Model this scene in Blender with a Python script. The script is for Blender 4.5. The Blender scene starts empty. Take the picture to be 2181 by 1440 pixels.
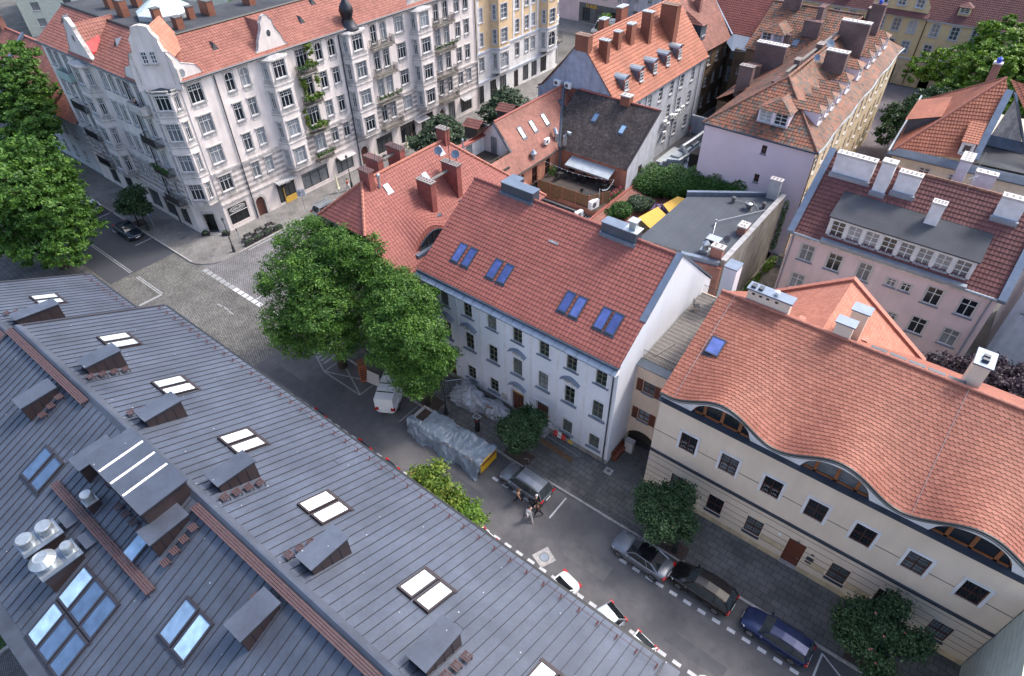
import bpy, math, random
import numpy as np
from mathutils import Vector, Matrix, noise as mnoise
R = math.radians
rnd = random.Random(7)
S = bpy.context.scene
C = S.collection

# ---------------------------------------------------------------- camera, sky, sun, exposure
cam = bpy.data.cameras.new('camera'); co = bpy.data.objects.new('camera', cam); C.objects.link(co); S.camera = co
cam.sensor_width = 36; cam.lens = 22.476; cam.clip_end = 5000; cam.clip_start = .5
yaw, pit, roll = R(128.49070), R(41.95390), R(-0.73298)
fw = Vector((math.cos(yaw)*math.cos(pit), math.sin(yaw)*math.cos(pit), -math.sin(pit)))
r0 = Vector((math.sin(yaw), -math.cos(yaw), 0)); u0 = r0.cross(fw)
r1 = r0*math.cos(roll)+u0*math.sin(roll); u1 = -r0*math.sin(roll)+u0*math.cos(roll)
M = Matrix.Identity(4)
for i, a in enumerate((r1, u1, -fw)):
    for j in range(3): M[j][i] = a[j]
M.translation = (0, 0, 42); co.matrix_world = M

SUN_EL, SUN_AZ = R(51), R(63)       # azimuth from +X towards +Y
w = bpy.data.worlds.new('World'); S.world = w; w.use_nodes = True
nt = w.node_tree; bg = nt.nodes['Background']; sky = nt.nodes.new('ShaderNodeTexSky')
sky.sky_type = 'NISHITA'; sky.sun_disc = False; sky.sun_elevation = SUN_EL; sky.sun_rotation = R(90)-SUN_AZ
sky.air_density = 1.0; sky.dust_density = 4.0; sky.ozone_density = 1.2
nt.links.new(sky.outputs[0], bg.inputs[0]); bg.inputs[1].default_value = .15
sl = bpy.data.lights.new('sun', 'SUN'); sl.energy = 1.3; sl.angle = R(10); sl.color = (1, .94, .88)
so = bpy.data.objects.new('sun', sl); C.objects.link(so)
sd = Vector((math.cos(SUN_EL)*math.cos(SUN_AZ), math.cos(SUN_EL)*math.sin(SUN_AZ), math.sin(SUN_EL)))
so.rotation_euler = sd.to_track_quat('Z', 'Y').to_euler(); so.location = (0, 60, 90)
S.view_settings.view_transform = 'Standard'; S.view_settings.look = 'None'; S.view_settings.exposure = 1.4

# ---------------------------------------------------------------- materials
MT = {}
def mat(name, col=(.5, .5, .5), rough=.8, metal=0, var=.12, vs=1.5, fine=.06, fs=25, bump=0, bs=30, spec=None, extra=None, stain=0, orand=0):
    """plaster, metal, stone...: base colour broken up by coarse and fine noise"""
    if name in MT: return MT[name]
    m = bpy.data.materials.new(name); m.use_nodes = True; n = m.node_tree.nodes; l = m.node_tree.links
    b = n['Principled BSDF']; b.inputs['Roughness'].default_value = rough; b.inputs['Metallic'].default_value = metal
    if spec is not None: b.inputs['Specular IOR Level'].default_value = spec
    tc = n.new('ShaderNodeTexCoord')
    def noise(sc, det=4):
        t = n.new('ShaderNodeTexNoise'); t.inputs['Scale'].default_value = sc; t.inputs['Detail'].default_value = det
        l.new(tc.outputs['Object'], t.inputs['Vector']); return t
    def mul(a, f, amt):   # a * (1 + amt*(f-.5)*2)
        mr = n.new('ShaderNodeMapRange'); mr.inputs['From Min'].default_value = .3; mr.inputs['From Max'].default_value = .7
        mr.inputs['To Min'].default_value = 1-amt; mr.inputs['To Max'].default_value = 1+amt; l.new(f, mr.inputs['Value'])
        vm = n.new('ShaderNodeVectorMath'); vm.operation = 'SCALE'; l.new(a, vm.inputs[0]); l.new(mr.outputs[0], vm.inputs['Scale']); return vm.outputs[0]
    rgb = n.new('ShaderNodeRGB'); rgb.outputs[0].default_value = (*col, 1); o = rgb.outputs[0]
    if var: o = mul(o, noise(vs).outputs[0], var)
    if fine: o = mul(o, noise(fs, 3).outputs[0], fine)
    if stain:
        mp = n.new('ShaderNodeMapping'); mp.inputs['Scale'].default_value = (1.6, 1.6, .18); l.new(tc.outputs['Object'], mp.inputs[0])
        t = n.new('ShaderNodeTexNoise'); t.inputs['Scale'].default_value = 1.1; t.inputs['Detail'].default_value = 6; l.new(mp.outputs[0], t.inputs[0])
        o = mul(o, t.outputs[0], stain)
    if orand:
        oi = n.new('ShaderNodeObjectInfo'); mr = n.new('ShaderNodeMapRange'); mr.inputs['To Min'].default_value = 1-orand; mr.inputs['To Max'].default_value = 1+orand
        l.new(oi.outputs['Random'], mr.inputs['Value']); vm = n.new('ShaderNodeVectorMath'); vm.operation = 'SCALE'; l.new(o, vm.inputs[0]); l.new(mr.outputs[0], vm.inputs['Scale']); o = vm.outputs[0]
    l.new(o, b.inputs['Base Color'])
    if bump:
        bp = n.new('ShaderNodeBump'); bp.inputs['Strength'].default_value = bump; bp.inputs['Distance'].default_value = .02
        l.new(noise(bs, 5).outputs[0], bp.inputs['Height']); l.new(bp.outputs[0], b.inputs['Normal'])
    if extra: extra(m, n, l, b, tc)
    MT[name] = m; return m

def tilemat(name, cols, rough=.65, dirt=.25, ds=.35):
    """roof tiles: UV holds tile index, white noise picks each tile's shade; broad noise weathers the slope"""
    if name in MT: return MT[name]
    m = bpy.data.materials.new(name); m.use_nodes = True; n = m.node_tree.nodes; l = m.node_tree.links
    b = n['Principled BSDF']; b.inputs['Roughness'].default_value = rough; b.inputs['Specular IOR Level'].default_value = .3
    uv = n.new('ShaderNodeUVMap'); uv.uv_map = 'UVMap'
    fl = n.new('ShaderNodeVectorMath'); fl.operation = 'FLOOR'; l.new(uv.outputs[0], fl.inputs[0])
    wn = n.new('ShaderNodeTexWhiteNoise'); wn.noise_dimensions = '2D'; l.new(fl.outputs[0], wn.inputs['Vector'])
    cr = n.new('ShaderNodeValToRGB'); cr.color_ramp.elements[0].color = (*cols[0], 1); cr.color_ramp.elements[1].color = (*cols[-1], 1)
    for i, c in enumerate(cols[1:-1]):
        e = cr.color_ramp.elements.new((i+1)/(len(cols)-1)); e.color = (*c, 1)
    l.new(wn.outputs['Value'], cr.inputs[0])
    tc = n.new('ShaderNodeTexCoord'); t = n.new('ShaderNodeTexNoise'); t.inputs['Scale'].default_value = ds; t.inputs['Detail'].default_value = 7; t.inputs['Roughness'].default_value = .65
    l.new(tc.outputs['Object'], t.inputs[0])
    mr = n.new('ShaderNodeMapRange'); mr.inputs['From Min'].default_value = .32; mr.inputs['From Max'].default_value = .68
    mr.inputs['To Min'].default_value = 1-dirt; mr.inputs['To Max'].default_value = 1+dirt*.6; l.new(t.outputs[0], mr.inputs['Value'])
    vm = n.new('ShaderNodeVectorMath'); vm.operation = 'SCALE'; l.new(cr.outputs[0], vm.inputs[0]); l.new(mr.outputs[0], vm.inputs['Scale'])
    l.new(vm.outputs[0], b.inputs['Base Color']); MT[name] = m; return m

def leafmat(name, c0, c1, c2, trans=.25):
    if name in MT: return MT[name]
    m = bpy.data.materials.new(name); m.use_nodes = True; n = m.node_tree.nodes; l = m.node_tree.links
    b = n['Principled BSDF']; b.inputs['Roughness'].default_value = .55; b.inputs['Specular IOR Level'].default_value = .35
    at = n.new('ShaderNodeAttribute'); at.attribute_name = 'tint'
    cr = n.new('ShaderNodeValToRGB'); cr.color_ramp.elements[0].color = (*c0, 1); cr.color_ramp.elements[1].color = (*c2, 1)
    e = cr.color_ramp.elements.new(.55); e.color = (*c1, 1)
    l.new(at.outputs['Fac'], cr.inputs[0]); l.new(cr.outputs[0], b.inputs['Base Color'])
    tr = n.new('ShaderNodeBsdfTranslucent'); l.new(cr.outputs[0], tr.inputs[0]); mx = n.new('ShaderNodeMixShader'); mx.inputs[0].default_value = trans
    l.new(b.outputs[0], mx.inputs[1]); l.new(tr.outputs[0], mx.inputs[2]); l.new(mx.outputs[0], n['Material Output'].inputs[0])
    MT[name] = m; return m

def glassmat(name, c0, c1, rough=.06, spec=.6):
    if name in MT: return MT[name]
    m = bpy.data.materials.new(name); m.use_nodes = True; n = m.node_tree.nodes; l = m.node_tree.links
    b = n['Principled BSDF']; b.inputs['Roughness'].default_value = rough; b.inputs['Specular IOR Level'].default_value = spec
    oi = n.new('ShaderNodeObjectInfo'); cr = n.new('ShaderNodeValToRGB'); cr.color_ramp.elements[0].color = (*c0, 1); cr.color_ramp.elements[1].color = (*c1, 1); cr.color_ramp.elements[0].position = .45
    e = cr.color_ramp.elements.new(.92); e.color = (*[q*2.6 for q in c1], 1); l.new(oi.outputs['Random'], cr.inputs[0]); cr.color_ramp.elements[1].position = .85
    tc = n.new('ShaderNodeTexCoord'); t = n.new('ShaderNodeTexNoise'); t.inputs['Scale'].default_value = 2.2; l.new(tc.outputs['Object'], t.inputs[0])
    mr = n.new('ShaderNodeMapRange'); mr.inputs['To Min'].default_value = .5; mr.inputs['To Max'].default_value = 1.5; l.new(t.outputs[0], mr.inputs['Value'])
    vm = n.new('ShaderNodeVectorMath'); vm.operation = 'SCALE'; l.new(cr.outputs[0], vm.inputs[0]); l.new(mr.outputs[0], vm.inputs['Scale']); l.new(vm.outputs[0], b.inputs['Base Color'])
    MT[name] = m; return m

def brickmat(name, c1, c2, mortar, sx, sy, ms=.02, rough=.85, offset=.5, rot=0, var=.2, bump=.3, coord='Object', plane='XY'):
    if name in MT: return MT[name]
    m = bpy.data.materials.new(name); m.use_nodes = True; n = m.node_tree.nodes; l = m.node_tree.links
    b = n['Principled BSDF']; b.inputs['Roughness'].default_value = rough; b.inputs['Specular IOR Level'].default_value = .25
    tc = n.new('ShaderNodeTexCoord'); mp = n.new('ShaderNodeMapping'); mp.inputs['Rotation'].default_value = (0, 0, rot)
    src = tc.outputs[coord]
    if plane == 'WALL':     # use (x+y, z)
        sp = n.new('ShaderNodeSeparateXYZ'); l.new(src, sp.inputs[0]); ad = n.new('ShaderNodeMath'); l.new(sp.outputs[0], ad.inputs[0]); l.new(sp.outputs[1], ad.inputs[1])
        cb = n.new('ShaderNodeCombineXYZ'); l.new(ad.outputs[0], cb.inputs[0]); l.new(sp.outputs[2], cb.inputs[1]); src = cb.outputs[0]
    l.new(src, mp.inputs[0])
    dn = n.new('ShaderNodeTexNoise'); dn.inputs['Scale'].default_value = 1.3; l.new(mp.outputs[0], dn.inputs[0])
    ml = n.new('ShaderNodeVectorMath'); ml.operation = 'MULTIPLY_ADD'; l.new(dn.outputs['Color'], ml.inputs[0]); ml.inputs[1].default_value = (.12*sx, .12*sy, 0); l.new(mp.outputs[0], ml.inputs[2])
    t = n.new('ShaderNodeTexBrick'); t.inputs['Scale'].default_value = 1; t.inputs['Brick Width'].default_value = sx; t.inputs['Row Height'].default_value = sy
    t.inputs['Mortar Size'].default_value = ms; t.inputs['Mortar Smooth'].default_value = .2; t.offset = offset; t.inputs['Color1'].default_value = (*c1, 1); t.inputs['Color2'].default_value = (*c2, 1); t.inputs['Mortar'].default_value = (*mortar, 1)
    l.new(ml.outputs[0], t.inputs[0])
    nz = n.new('ShaderNodeTexNoise'); nz.inputs['Scale'].default_value = .45; nz.inputs['Detail'].default_value = 8; l.new(tc.outputs['Object'], nz.inputs[0])
    mr = n.new('ShaderNodeMapRange'); mr.inputs['From Min'].default_value = .3; mr.inputs['From Max'].default_value = .7; mr.inputs['To Min'].default_value = 1-var; mr.inputs['To Max'].default_value = 1+var; l.new(nz.outputs[0], mr.inputs[0])
    vm = n.new('ShaderNodeVectorMath'); vm.operation = 'SCALE'; l.new(t.outputs[0], vm.inputs[0]); l.new(mr.outputs[0], vm.inputs['Scale']); l.new(vm.outputs[0], b.inputs['Base Color'])
    if bump:
        bp = n.new('ShaderNodeBump'); bp.inputs['Strength'].default_value = bump; bp.inputs['Distance'].default_value = .03; bp.invert = True; l.new(t.outputs['Fac'], bp.inputs['Height']); l.new(bp.outputs[0], b.inputs['Normal'])
    MT[name] = m; return m

# ---------------------------------------------------------------- mesh builder
class Fr:      # facade frame: u along the wall, d outwards, z up
    def __init__(s, x, y, ang): s.x, s.y, s.a = x, y, R(ang); s.c, s.s = math.cos(s.a), math.sin(s.a)
    def P(s, u, z, d=0): return (s.x+u*s.c+d*s.s, s.y+u*s.s-d*s.c, z)

class MB:
    def __init__(s): s.v, s.f, s.m, s.uv, s.mats = [], [], [], [], []
    def mi(s, m):
        if m not in s.mats: s.mats.append(m)
        return s.mats.index(m)
    def face(s, pts, m, uv=None):
        k = len(s.v); s.v += [tuple(p) for p in pts]; s.f.append(tuple(range(k, k+len(pts)))); s.m.append(s.mi(m)); s.uv.append(uv)
    def hexa(s, p, m):       # p: 8 points, bottom 4 (ccw) then top 4
        k = len(s.v); s.v += [tuple(q) for q in p]; i = s.mi(m)
        for f in ((3, 2, 1, 0), (4, 5, 6, 7), (0, 1, 5, 4), (1, 2, 6, 5), (2, 3, 7, 6), (3, 0, 4, 7)):
            s.f.append(tuple(k+j for j in f)); s.m.append(i); s.uv.append(None)
    def box(s, x0, x1, y0, y1, z0, z1, m): s.hexa([(x0, y0, z0), (x1, y0, z0), (x1, y1, z0), (x0, y1, z0), (x0, y0, z1), (x1, y0, z1), (x1, y1, z1), (x0, y1, z1)], m)
    def fb(s, F, u0, u1, z0, z1, d0, d1, m):   # box in a facade frame
        s.hexa([F.P(u0, z0, d1), F.P(u1, z0, d1), F.P(u1, z0, d0), F.P(u0, z0, d0), F.P(u0, z1, d1), F.P(u1, z1, d1), F.P(u1, z1, d0), F.P(u0, z1, d0)], m)
    def prism(s, poly, z0, z1, m, top=True, mt=None):
        n = len(poly)
        for i in range(n):
            a, b = poly[i], poly[(i+1) % n]; s.face([(a[0], a[1], z0), (b[0], b[1], z0), (b[0], b[1], z1), (a[0], a[1], z1)], m)
        if top: s.face([(p[0], p[1], z1) for p in poly], mt or m)
    def lathe(s, c, prof, n, m, ax=None):      # prof: (r,z) from bottom
        k = len(s.v); i = s.mi(m)
        for r, z in prof:
            for j in range(n):
                t = 2*math.pi*j/n; s.v.append((c[0]+r*math.cos(t), c[1]+r*math.sin(t), c[2]+z))
        for a in range(len(prof)-1):
            for j in range(n):
                b = (j+1) % n; s.f.append((k+a*n+j, k+a*n+b, k+(a+1)*n+b, k+(a+1)*n+j)); s.m.append(i); s.uv.append(None)
        s.f.append(tuple(k+(len(prof)-1)*n+j for j in range(n))); s.m.append(i); s.uv.append(None)
        s.f.append(tuple(k+j for j in reversed(range(n)))); s.m.append(i); s.uv.append(None)
    def tube(s, pts, r, m, n=6):
        k = len(s.v); i = s.mi(m); pts = [Vector(p) for p in pts]; N = len(pts)
        for q, p in enumerate(pts):
            d = (pts[min(q+1, N-1)]-pts[max(q-1, 0)]).normalized(); a = d.orthogonal().normalized() if abs(d.z) > .95 else d.cross(Vector((0, 0, 1))).normalized(); b = d.cross(a)
            rr = r[q] if isinstance(r, (list, tuple)) else r
            for j in range(n):
                t = 2*math.pi*j/n; s.v.append(tuple(p+a*rr*math.cos(t)+b*rr*math.sin(t)))
        for q in range(N-1):
            for j in range(n):
                b2 = (j+1) % n; s.f.append((k+q*n+j, k+q*n+b2, k+(q+1)*n+b2, k+(q+1)*n+j)); s.m.append(i); s.uv.append(None)
        s.f.append(tuple(k+j for j in reversed(range(n)))); s.m.append(i); s.uv.append(None)
        s.f.append(tuple(k+(N-1)*n+j for j in range(n))); s.m.append(i); s.uv.append(None)
    def wall(s, F, u0, u1, z0, z1, holes, m, dep=.22, d=0):   # wall face with real openings and reveals
        us = sorted({u0, u1, *[min(max(h[0]-h[2]/2, u0), u1) for h in holes], *[min(max(h[0]+h[2]/2, u0), u1) for h in holes]})
        zs = sorted({z0, z1, *[min(max(h[1]-h[3]/2, z0), z1) for h in holes], *[min(max(h[1]+h[3]/2, z0), z1) for h in holes]})
        for i in range(len(us)-1):
            run = None
            for j in range(len(zs)-1):
                cu, cz = (us[i]+us[i+1])/2, (zs[j]+zs[j+1])/2
                ins = any(abs(cu-h[0]) < h[2]/2 and abs(cz-h[1]) < h[3]/2 for h in holes)
                if not ins:
                    if run is None: run = zs[j]
                if (ins or j == len(zs)-2) and run is not None:
                    t = zs[j] if ins else zs[j+1]
                    s.face([F.P(us[i], run, d), F.P(us[i+1], run, d), F.P(us[i+1], t, d), F.P(us[i], t, d)], m); run = None
        for h in holes:
            a, b, c, e = h[0]-h[2]/2, h[0]+h[2]/2, h[1]-h[3]/2, h[1]+h[3]/2
            for (p, q, r_, t_) in (((a, c), (a, e), 1, 0), ((b, e), (b, c), 0, 0), ((a, e), (b, e), 0, 0), ((b, c), (a, c), 0, 0)):
                s.face([F.P(p[0], p[1], d), F.P(q[0], q[1], d), F.P(q[0], q[1], d-dep), F.P(p[0], p[1], d-dep)], m)
    def tiles(s, pts, m, tw=.3, ch=.36, kind='pan', step=.035, warp=None, res=None, off=0):
        """one roof slope laid in real courses; pts coplanar convex, pts[0]-pts[1] the eave"""
        P = [Vector(p) for p in pts]; U = (P[1]-P[0]).normalized(); N = U.cross(P[-1]-P[0]).normalized()
        if N.z < 0: N = -N
        V = N.cross(U)
        if V.z < 0: V = -V
        q = [((p-P[0]).dot(U), (p-P[0]).dot(V)) for p in P]; vm = max(b for a, b in q); i_m = s.mi(m)
        def span(v):
            xs = []
            for i in range(len(q)):
                (a0, b0), (a1, b1) = q[i], q[(i+1) % len(q)]
                if abs(b1-b0) < 1e-6:
                    if abs(b0-v) < 1e-4: xs += [a0, a1]
                elif min(b0, b1)-1e-6 <= v <= max(b0, b1)+1e-6: xs.append(a0+(a1-a0)*(v-b0)/(b1-b0))
            return (min(xs), max(xs)) if xs else None
        ns = res or (4 if kind == 'pan' else (4 if kind == 'biber' else 2)); du = tw/ns; row = 0; v0 = 0.
        sh = {'pan': [0, .022, .03, .006], 'biber': [0]*8, 'flat': [0]*8}[kind]; sc = {'biber': [.0, -.075, -.095, -.075]}.get(kind, [0]*8)
        while v0 < vm-1e-3:
            v1 = min(v0+ch, vm); a = span(min(max(v0, 1e-5), vm-1e-5)); b = span(v1-1e-5)
            if a and b:
                sh_u = (row % 2)*tw/2 if kind == 'biber' else 0
                lo = math.floor((a[0]-sh_u)/du); hi = math.ceil((a[1]-sh_u)/du); k = len(s.v); cnt = hi-lo+1
                for j in range(cnt):
                    ph = (lo+j) % ns; u = min(max((lo+j)*du+sh_u, a[0]), a[1]); ut = min(max(u, b[0]), b[1])
                    wv = sh[ph % len(sh)]; vb = max(v0+sc[ph % len(sc)], -.05)
                    p = P[0]+U*u+V*vb+N*(step+wv); t = P[0]+U*ut+V*(v1+.01)+N*wv; e = P[0]+U*u+V*vb+N*(-.02)
                    if warp: p.z += warp(p.x, p.y); t.z += warp(t.x, t.y); e.z += warp(e.x, e.y)
                    s.v += [tuple(p), tuple(t), tuple(e)]
                for j in range(cnt-1):
                    x = k+3*j; uu = (lo+j)//ns+row*.37+off; uu = math.floor(uu)+.5; vv = row+.5
                    s.f.append((x, x+3, x+4, x+1)); s.m.append(i_m); s.uv.append([(uu, vv)]*4)
                    s.f.append((x+2, x+5, x+3, x)); s.m.append(i_m); s.uv.append([(uu, vv)]*4)
            v0 += ch; row += 1
    def build(s, name, parent=None, smooth=False, loc=None):
        me = bpy.data.meshes.new(name); off = Vector(loc) if loc is not None else (Vector(parent['base']) if parent is not None and 'base' in parent else Vector((0, 0, 0)))
        v = np.array(s.v, dtype=np.float64).reshape(-1, 3)-np.array(off); me.from_pydata(v.tolist(), [], s.f)
        for m_ in s.mats: me.materials.append(MT[m_] if isinstance(m_, str) else m_)
        me.polygons.foreach_set('material_index', s.m)
        if any(u for u in s.uv):
            ul = me.uv_layers.new(name='UVMap'); d = []
            for f, u in zip(s.f, s.uv): d += [c for p in (u or [(0, 0)]*len(f)) for c in p]
            ul.data.foreach_set('uv', d)
        if smooth: me.polygons.foreach_set('use_smooth', [True]*len(me.polygons))
        me.update(); o = bpy.data.objects.new(name, me); C.objects.link(o)
        if parent is not None:
            o.parent = parent
            if 'base' in parent: o['base'] = parent['base']
        if loc is not None and parent is None: o.location = loc
        return o

def tag(o, label=None, cat=None, group=None, kind=None):
    if label: o['label'] = label
    if cat: o['category'] = cat
    if group: o['group'] = group
    if kind: o['kind'] = kind
    return o
def thing(name, label, cat, loc=(0, 0, 0), rz=0, group=None):
    o = bpy.data.objects.new(name, None); C.objects.link(o); o.location = loc; o.rotation_euler = (0, 0, rz); o.empty_display_size = .3
    return tag(o, label, cat, group)
def house(name, label, cat, loc, group=None):       # parts given in world coordinates are stored relative to its base
    o = thing(name, label, cat, loc, 0, group); o['base'] = loc; return o
def dup(root, loc, rz, label=None, group=None, scale=None):
    r = root.copy(); C.objects.link(r); r.location = loc; r.rotation_euler = (0, 0, rz)
    if scale: r.scale = (scale,)*3
    if label: r['label'] = label
    if group: r['group'] = group
    for ch in root.children:
        c = ch.copy(); C.objects.link(c); c.parent = r
        for g in ch.children:
            d = g.copy(); C.objects.link(d); d.parent = c
    return r
def struct(o): o['kind'] = 'structure'; return o

# ---------------------------------------------------------------- windows
WC = {}
WS = dict(   # frame material, vertical bars, horizontal bars, surround, sill, pane, arch, frame width
    white=dict(fr='white_paint', vb=[.5], hb=[.68], sur='trim_grey', sill='sill_grey', pane='glass_dark', sw=.1),
    white3=dict(fr='white_paint', vb=[.33, .67], hb=[.68], sur='trim_grey', sill='sill_grey', pane='glass_dark', sw=.1, sub=True),
    whitex=dict(fr='white_paint', vb=[.5], hb=[.68], sur='trim_grey', sill='sill_grey', pane='glass_dark', sw=.1, sub=True),
    plain=dict(fr='white_paint', vb=[.5], hb=[.35, .68], sur=None, sill='sill_grey', pane='glass_dark', sw=0),
    single=dict(fr='white_paint', vb=[], hb=[], sur=None, sill='sill_grey', pane='glass_dark', sw=0),
    arch=dict(fr='white_paint', vb=[.5], hb=[.6], sur='trim_grey', sill='sill_grey', pane='glass_dark', sw=.1, arch=True),
    baroque=dict(fr='olive_frame', vb=[.5], hb=[.33, .67], sur='white_trim', sill='sill_slate', pane='glass_dark', sw=.17, big=True, rnd=True),
    beige=dict(fr='dark_wood', vb=[.5], hb=[.45], sur=None, sill='dark_slate', pane='glass_dark', sw=0, grille=True),
    pink=dict(fr='white_paint', vb=[.5], hb=[.66], sur='trim_light', sill='sill_slate', pane='glass_dark', sw=.12, big=True),
    brown=dict(fr='dark_wood', vb=[.5], hb=[.5], sur=None, sill='sill_slate', pane='glass_dark', sw=0),
    shop=dict(fr='shop_frame', vb=[.33, .67], hb=[.8], sur=None, sill=None, pane='glass_shop', sw=0),
    yel=dict(fr='white_paint', vb=[.5], hb=[.35, .68], sur='trim_blue', sill='trim_blue', pane='glass_mid', sw=.12),
)
def win_mesh(w_, h, st, wallm=None):
    key = (round(w_, 2), round(h, 2), st, wallm)
    if key in WC: return WC[key]
    s = WS[st]; F = Fr(0, 0, 0); a = MB(); fwid = .07; a0 = -w_/2; b0 = -h/2
    for (u0, u1, z0, z1) in ((a0, a0+fwid, b0, -b0), (-a0-fwid, -a0, b0, -b0), (a0+fwid, -a0-fwid, b0, b0+fwid), (a0+fwid, -a0-fwid, -b0-fwid, -b0)): a.fb(F, u0, u1, z0, z1, -.16, -.08, s['fr'])
    bars = [b0+h*t for t in s['hb']]
    for t in s['vb']: u = a0+w_*t; a.fb(F, u-.035, u+.035, b0+fwid, -b0-fwid, -.155, -.085, s['fr'])
    for z in bars: a.fb(F, a0+fwid, -a0-fwid, z-.03, z+.03, -.15, -.075, s['fr'])
    if s.get('sub'):
        zz = (bars[-1]-b0)/2; z = (bars[-1]+(-b0))/2; a.fb(F, a0+fwid, -a0-fwid, z-.013, z+.013, -.14, -.1, s['fr'])
        ns = len(s['vb'])+1
        for i in range(ns): u = a0+w_*(i+.5)/ns; a.fb(F, u-.013, u+.013, bars[-1], -b0-fwid, -.14, -.1, s['fr'])
    if s.get('grille'):
        for i in range(1, 7): z = b0+h*i/7; a.fb(F, a0+.02, -a0-.02, z-.012, z+.012, -.06, -.035, 'black_iron')
        for i in range(1, 6): u = a0+w_*i/6; a.fb(F, u-.01, u+.01, b0, -b0, -.055, -.04, 'black_iron')
    if s.get('rnd'):        # rounded upper corners
        r = .14
        for sg in (-1, 1):
            pts = [(sg*-a0, -b0)]+[(sg*(-a0-r+r*math.sin(t)), -b0-r+r*math.cos(t)) for t in (0, .4, .8, 1.2, math.pi/2)]
            a.face([F.P(p[0], p[1], -.01) for p in (pts if sg < 0 else pts[::-1])], wallm or s['sur'])
    if s.get('arch'):
        r = w_/2; n = 8; zc = -b0-min(r, .62*w_)
        rz = -b0-zc
        for sg in (-1, 1):
            pts = [(sg*r, -b0)]+[(sg*r*math.sin(t*math.pi/2/n), zc+rz*math.cos(t*math.pi/2/n)) for t in range(n+1)]
            a.face([F.P(p[0], p[1], -.012) for p in (pts if sg < 0 else pts[::-1])], wallm or 'trim_grey')
    if s['sur']:
        k = s['sw']; d = .05 if not s.get('big') else .035
        for (u0, u1, z0, z1) in ((a0-k, a0, b0, -b0+k), (-a0, -a0+k, b0, -b0+k), (a0, -a0, -b0, -b0+k)): a.fb(F, u0, u1, z0, z1, -.02, d, s['sur'])
        if st in ('white', 'white3', 'whitex', 'arch'): a.fb(F, a0-k-.08, -a0+k+.08, -b0+k, -b0+k+.09, -.02, .16, s['sur'])
    me = a.mesh('window')
    p = MB(); p.face([F.P(a0+.02, b0+.02, -.13), F.P(-a0-.02, b0+.02, -.13), F.P(-a0-.02, -b0-.02, -.13), F.P(a0+.02, -b0-.02, -.13)], s['pane'])
    mp = p.mesh('pane'); ms = None
    if s['sill']:
        q = MB(); q.fb(F, a0-s['sw']-.05, -a0+s['sw']+.05, b0-.09, b0-.002, -.2, .15, s['sill']); ms = q.mesh('sill')
    WC[key] = (me, mp, ms); return WC[key]
def _mesh(s, name):
    o = s.build(name); me = o.data; bpy.data.objects.remove(o); return me
MB.mesh = _mesh
def win(par, F, uc, zc, w_, h, st='white', wallm=None, name='window', sill=True, lab=None):
    me, mp, ms = win_mesh(w_, h, st, wallm); b = Vector(par['base'])
    o = bpy.data.objects.new(name, me); C.objects.link(o); o.parent = par; o.location = Vector(F.P(uc, zc))-b; o.rotation_euler = (0, 0, F.a)
    p = bpy.data.objects.new('pane', mp); C.objects.link(p); p.parent = o
    if ms and sill: q = bpy.data.objects.new('sill', ms); C.objects.link(q); q.parent = o
    if lab: o['label'] = lab
    return o
# ---------------------------------------------------------------- palette
mat('white_paint', (.52, .53, .54), .5, fine=.03); mat('trim_grey', (.42, .40, .385), .85, var=.25, vs=3, stain=.25); mat('sill_grey', (.30, .30, .31), .7, var=.2)
mat('trim_light', (.42, .40, .40), .8, var=.1); mat('trim_blue', (.42, .46, .54), .8); mat('white_trim', (.60, .60, .62), .8, fine=.03); mat('sill_slate', (.20, .235, .29), .45, metal=.3)
mat('olive_frame', (.12, .125, .075), .5); mat('dark_wood', (.10, .035, .025), .5); mat('shop_frame', (.03, .032, .035), .4); mat('black_iron', (.018, .02, .022), .5)
mat('dark_slate', (.045, .055, .075), .45, metal=.2, var=.2); mat('door_wood', (.13, .04, .022), .5, var=.2); mat('orange_wood', (.20, .07, .025), .55, var=.15)
glassmat('glass_dark', (.012, .016, .022), (.10, .11, .12)); glassmat('glass_shop', (.01, .013, .016), (.05, .055, .06), .04); glassmat('glass_mid', (.06, .07, .09), (.16, .17, .19))
glassmat('glass_blue', (.05, .075, .22), (.07, .10, .27), .12, .5); glassmat('glass_painted_sky', (.42, .5, .55), (.6, .66, .7), .12, .8); glassmat('glass_bluish', (.06, .11, .20), (.13, .2, .28), .08, .7); glassmat('glass_car', (.01, .012, .015), (.016, .02, .022), .03, .8)  # sky glass: bright sky reflection painted into its pale base colour
tilemat('tile_red', [(.215, .070, .058), (.235, .078, .064), (.26, .088, .072)], dirt=.12)
tilemat('tile_orange', [(.225, .080, .055), (.255, .094, .064), (.295, .115, .08)], dirt=.16)
tilemat('tile_corner', [(.22, .088, .068), (.25, .10, .078), (.28, .118, .092)], dirt=.22)
tilemat('tile_darkred', [(.105, .042, .042), (.12, .048, .048), (.14, .057, .055)], dirt=.2)
tilemat('tile_brown', [(.03, .025, .026), (.045, .036, .035), (.07, .06, .06)], dirt=.5, ds=.5)
tilemat('tile_old', [(.06, .05, .042), (.19, .075, .045), (.24, .095, .055), (.15, .085, .06), (.09, .08, .07)], dirt=.45, ds=.25)
tilemat('tile_faded', [(.19, .075, .058), (.22, .09, .07), (.26, .11, .085)], dirt=.35)
tilemat('tile_bright', [(.34, .13, .085), (.38, .15, .10), (.42, .175, .12)], dirt=.1)
tilemat('tile_new', [(.26, .085, .05), (.29, .10, .058), (.32, .112, .066)], dirt=.22)
mat('ridge_red', (.27, .085, .065), .6, var=.2, vs=4); mat('ridge_orange', (.34, .125, .085), .6, var=.2, vs=4); mat('ridge_old', (.20, .10, .07), .8, var=.4, vs=4)
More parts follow.
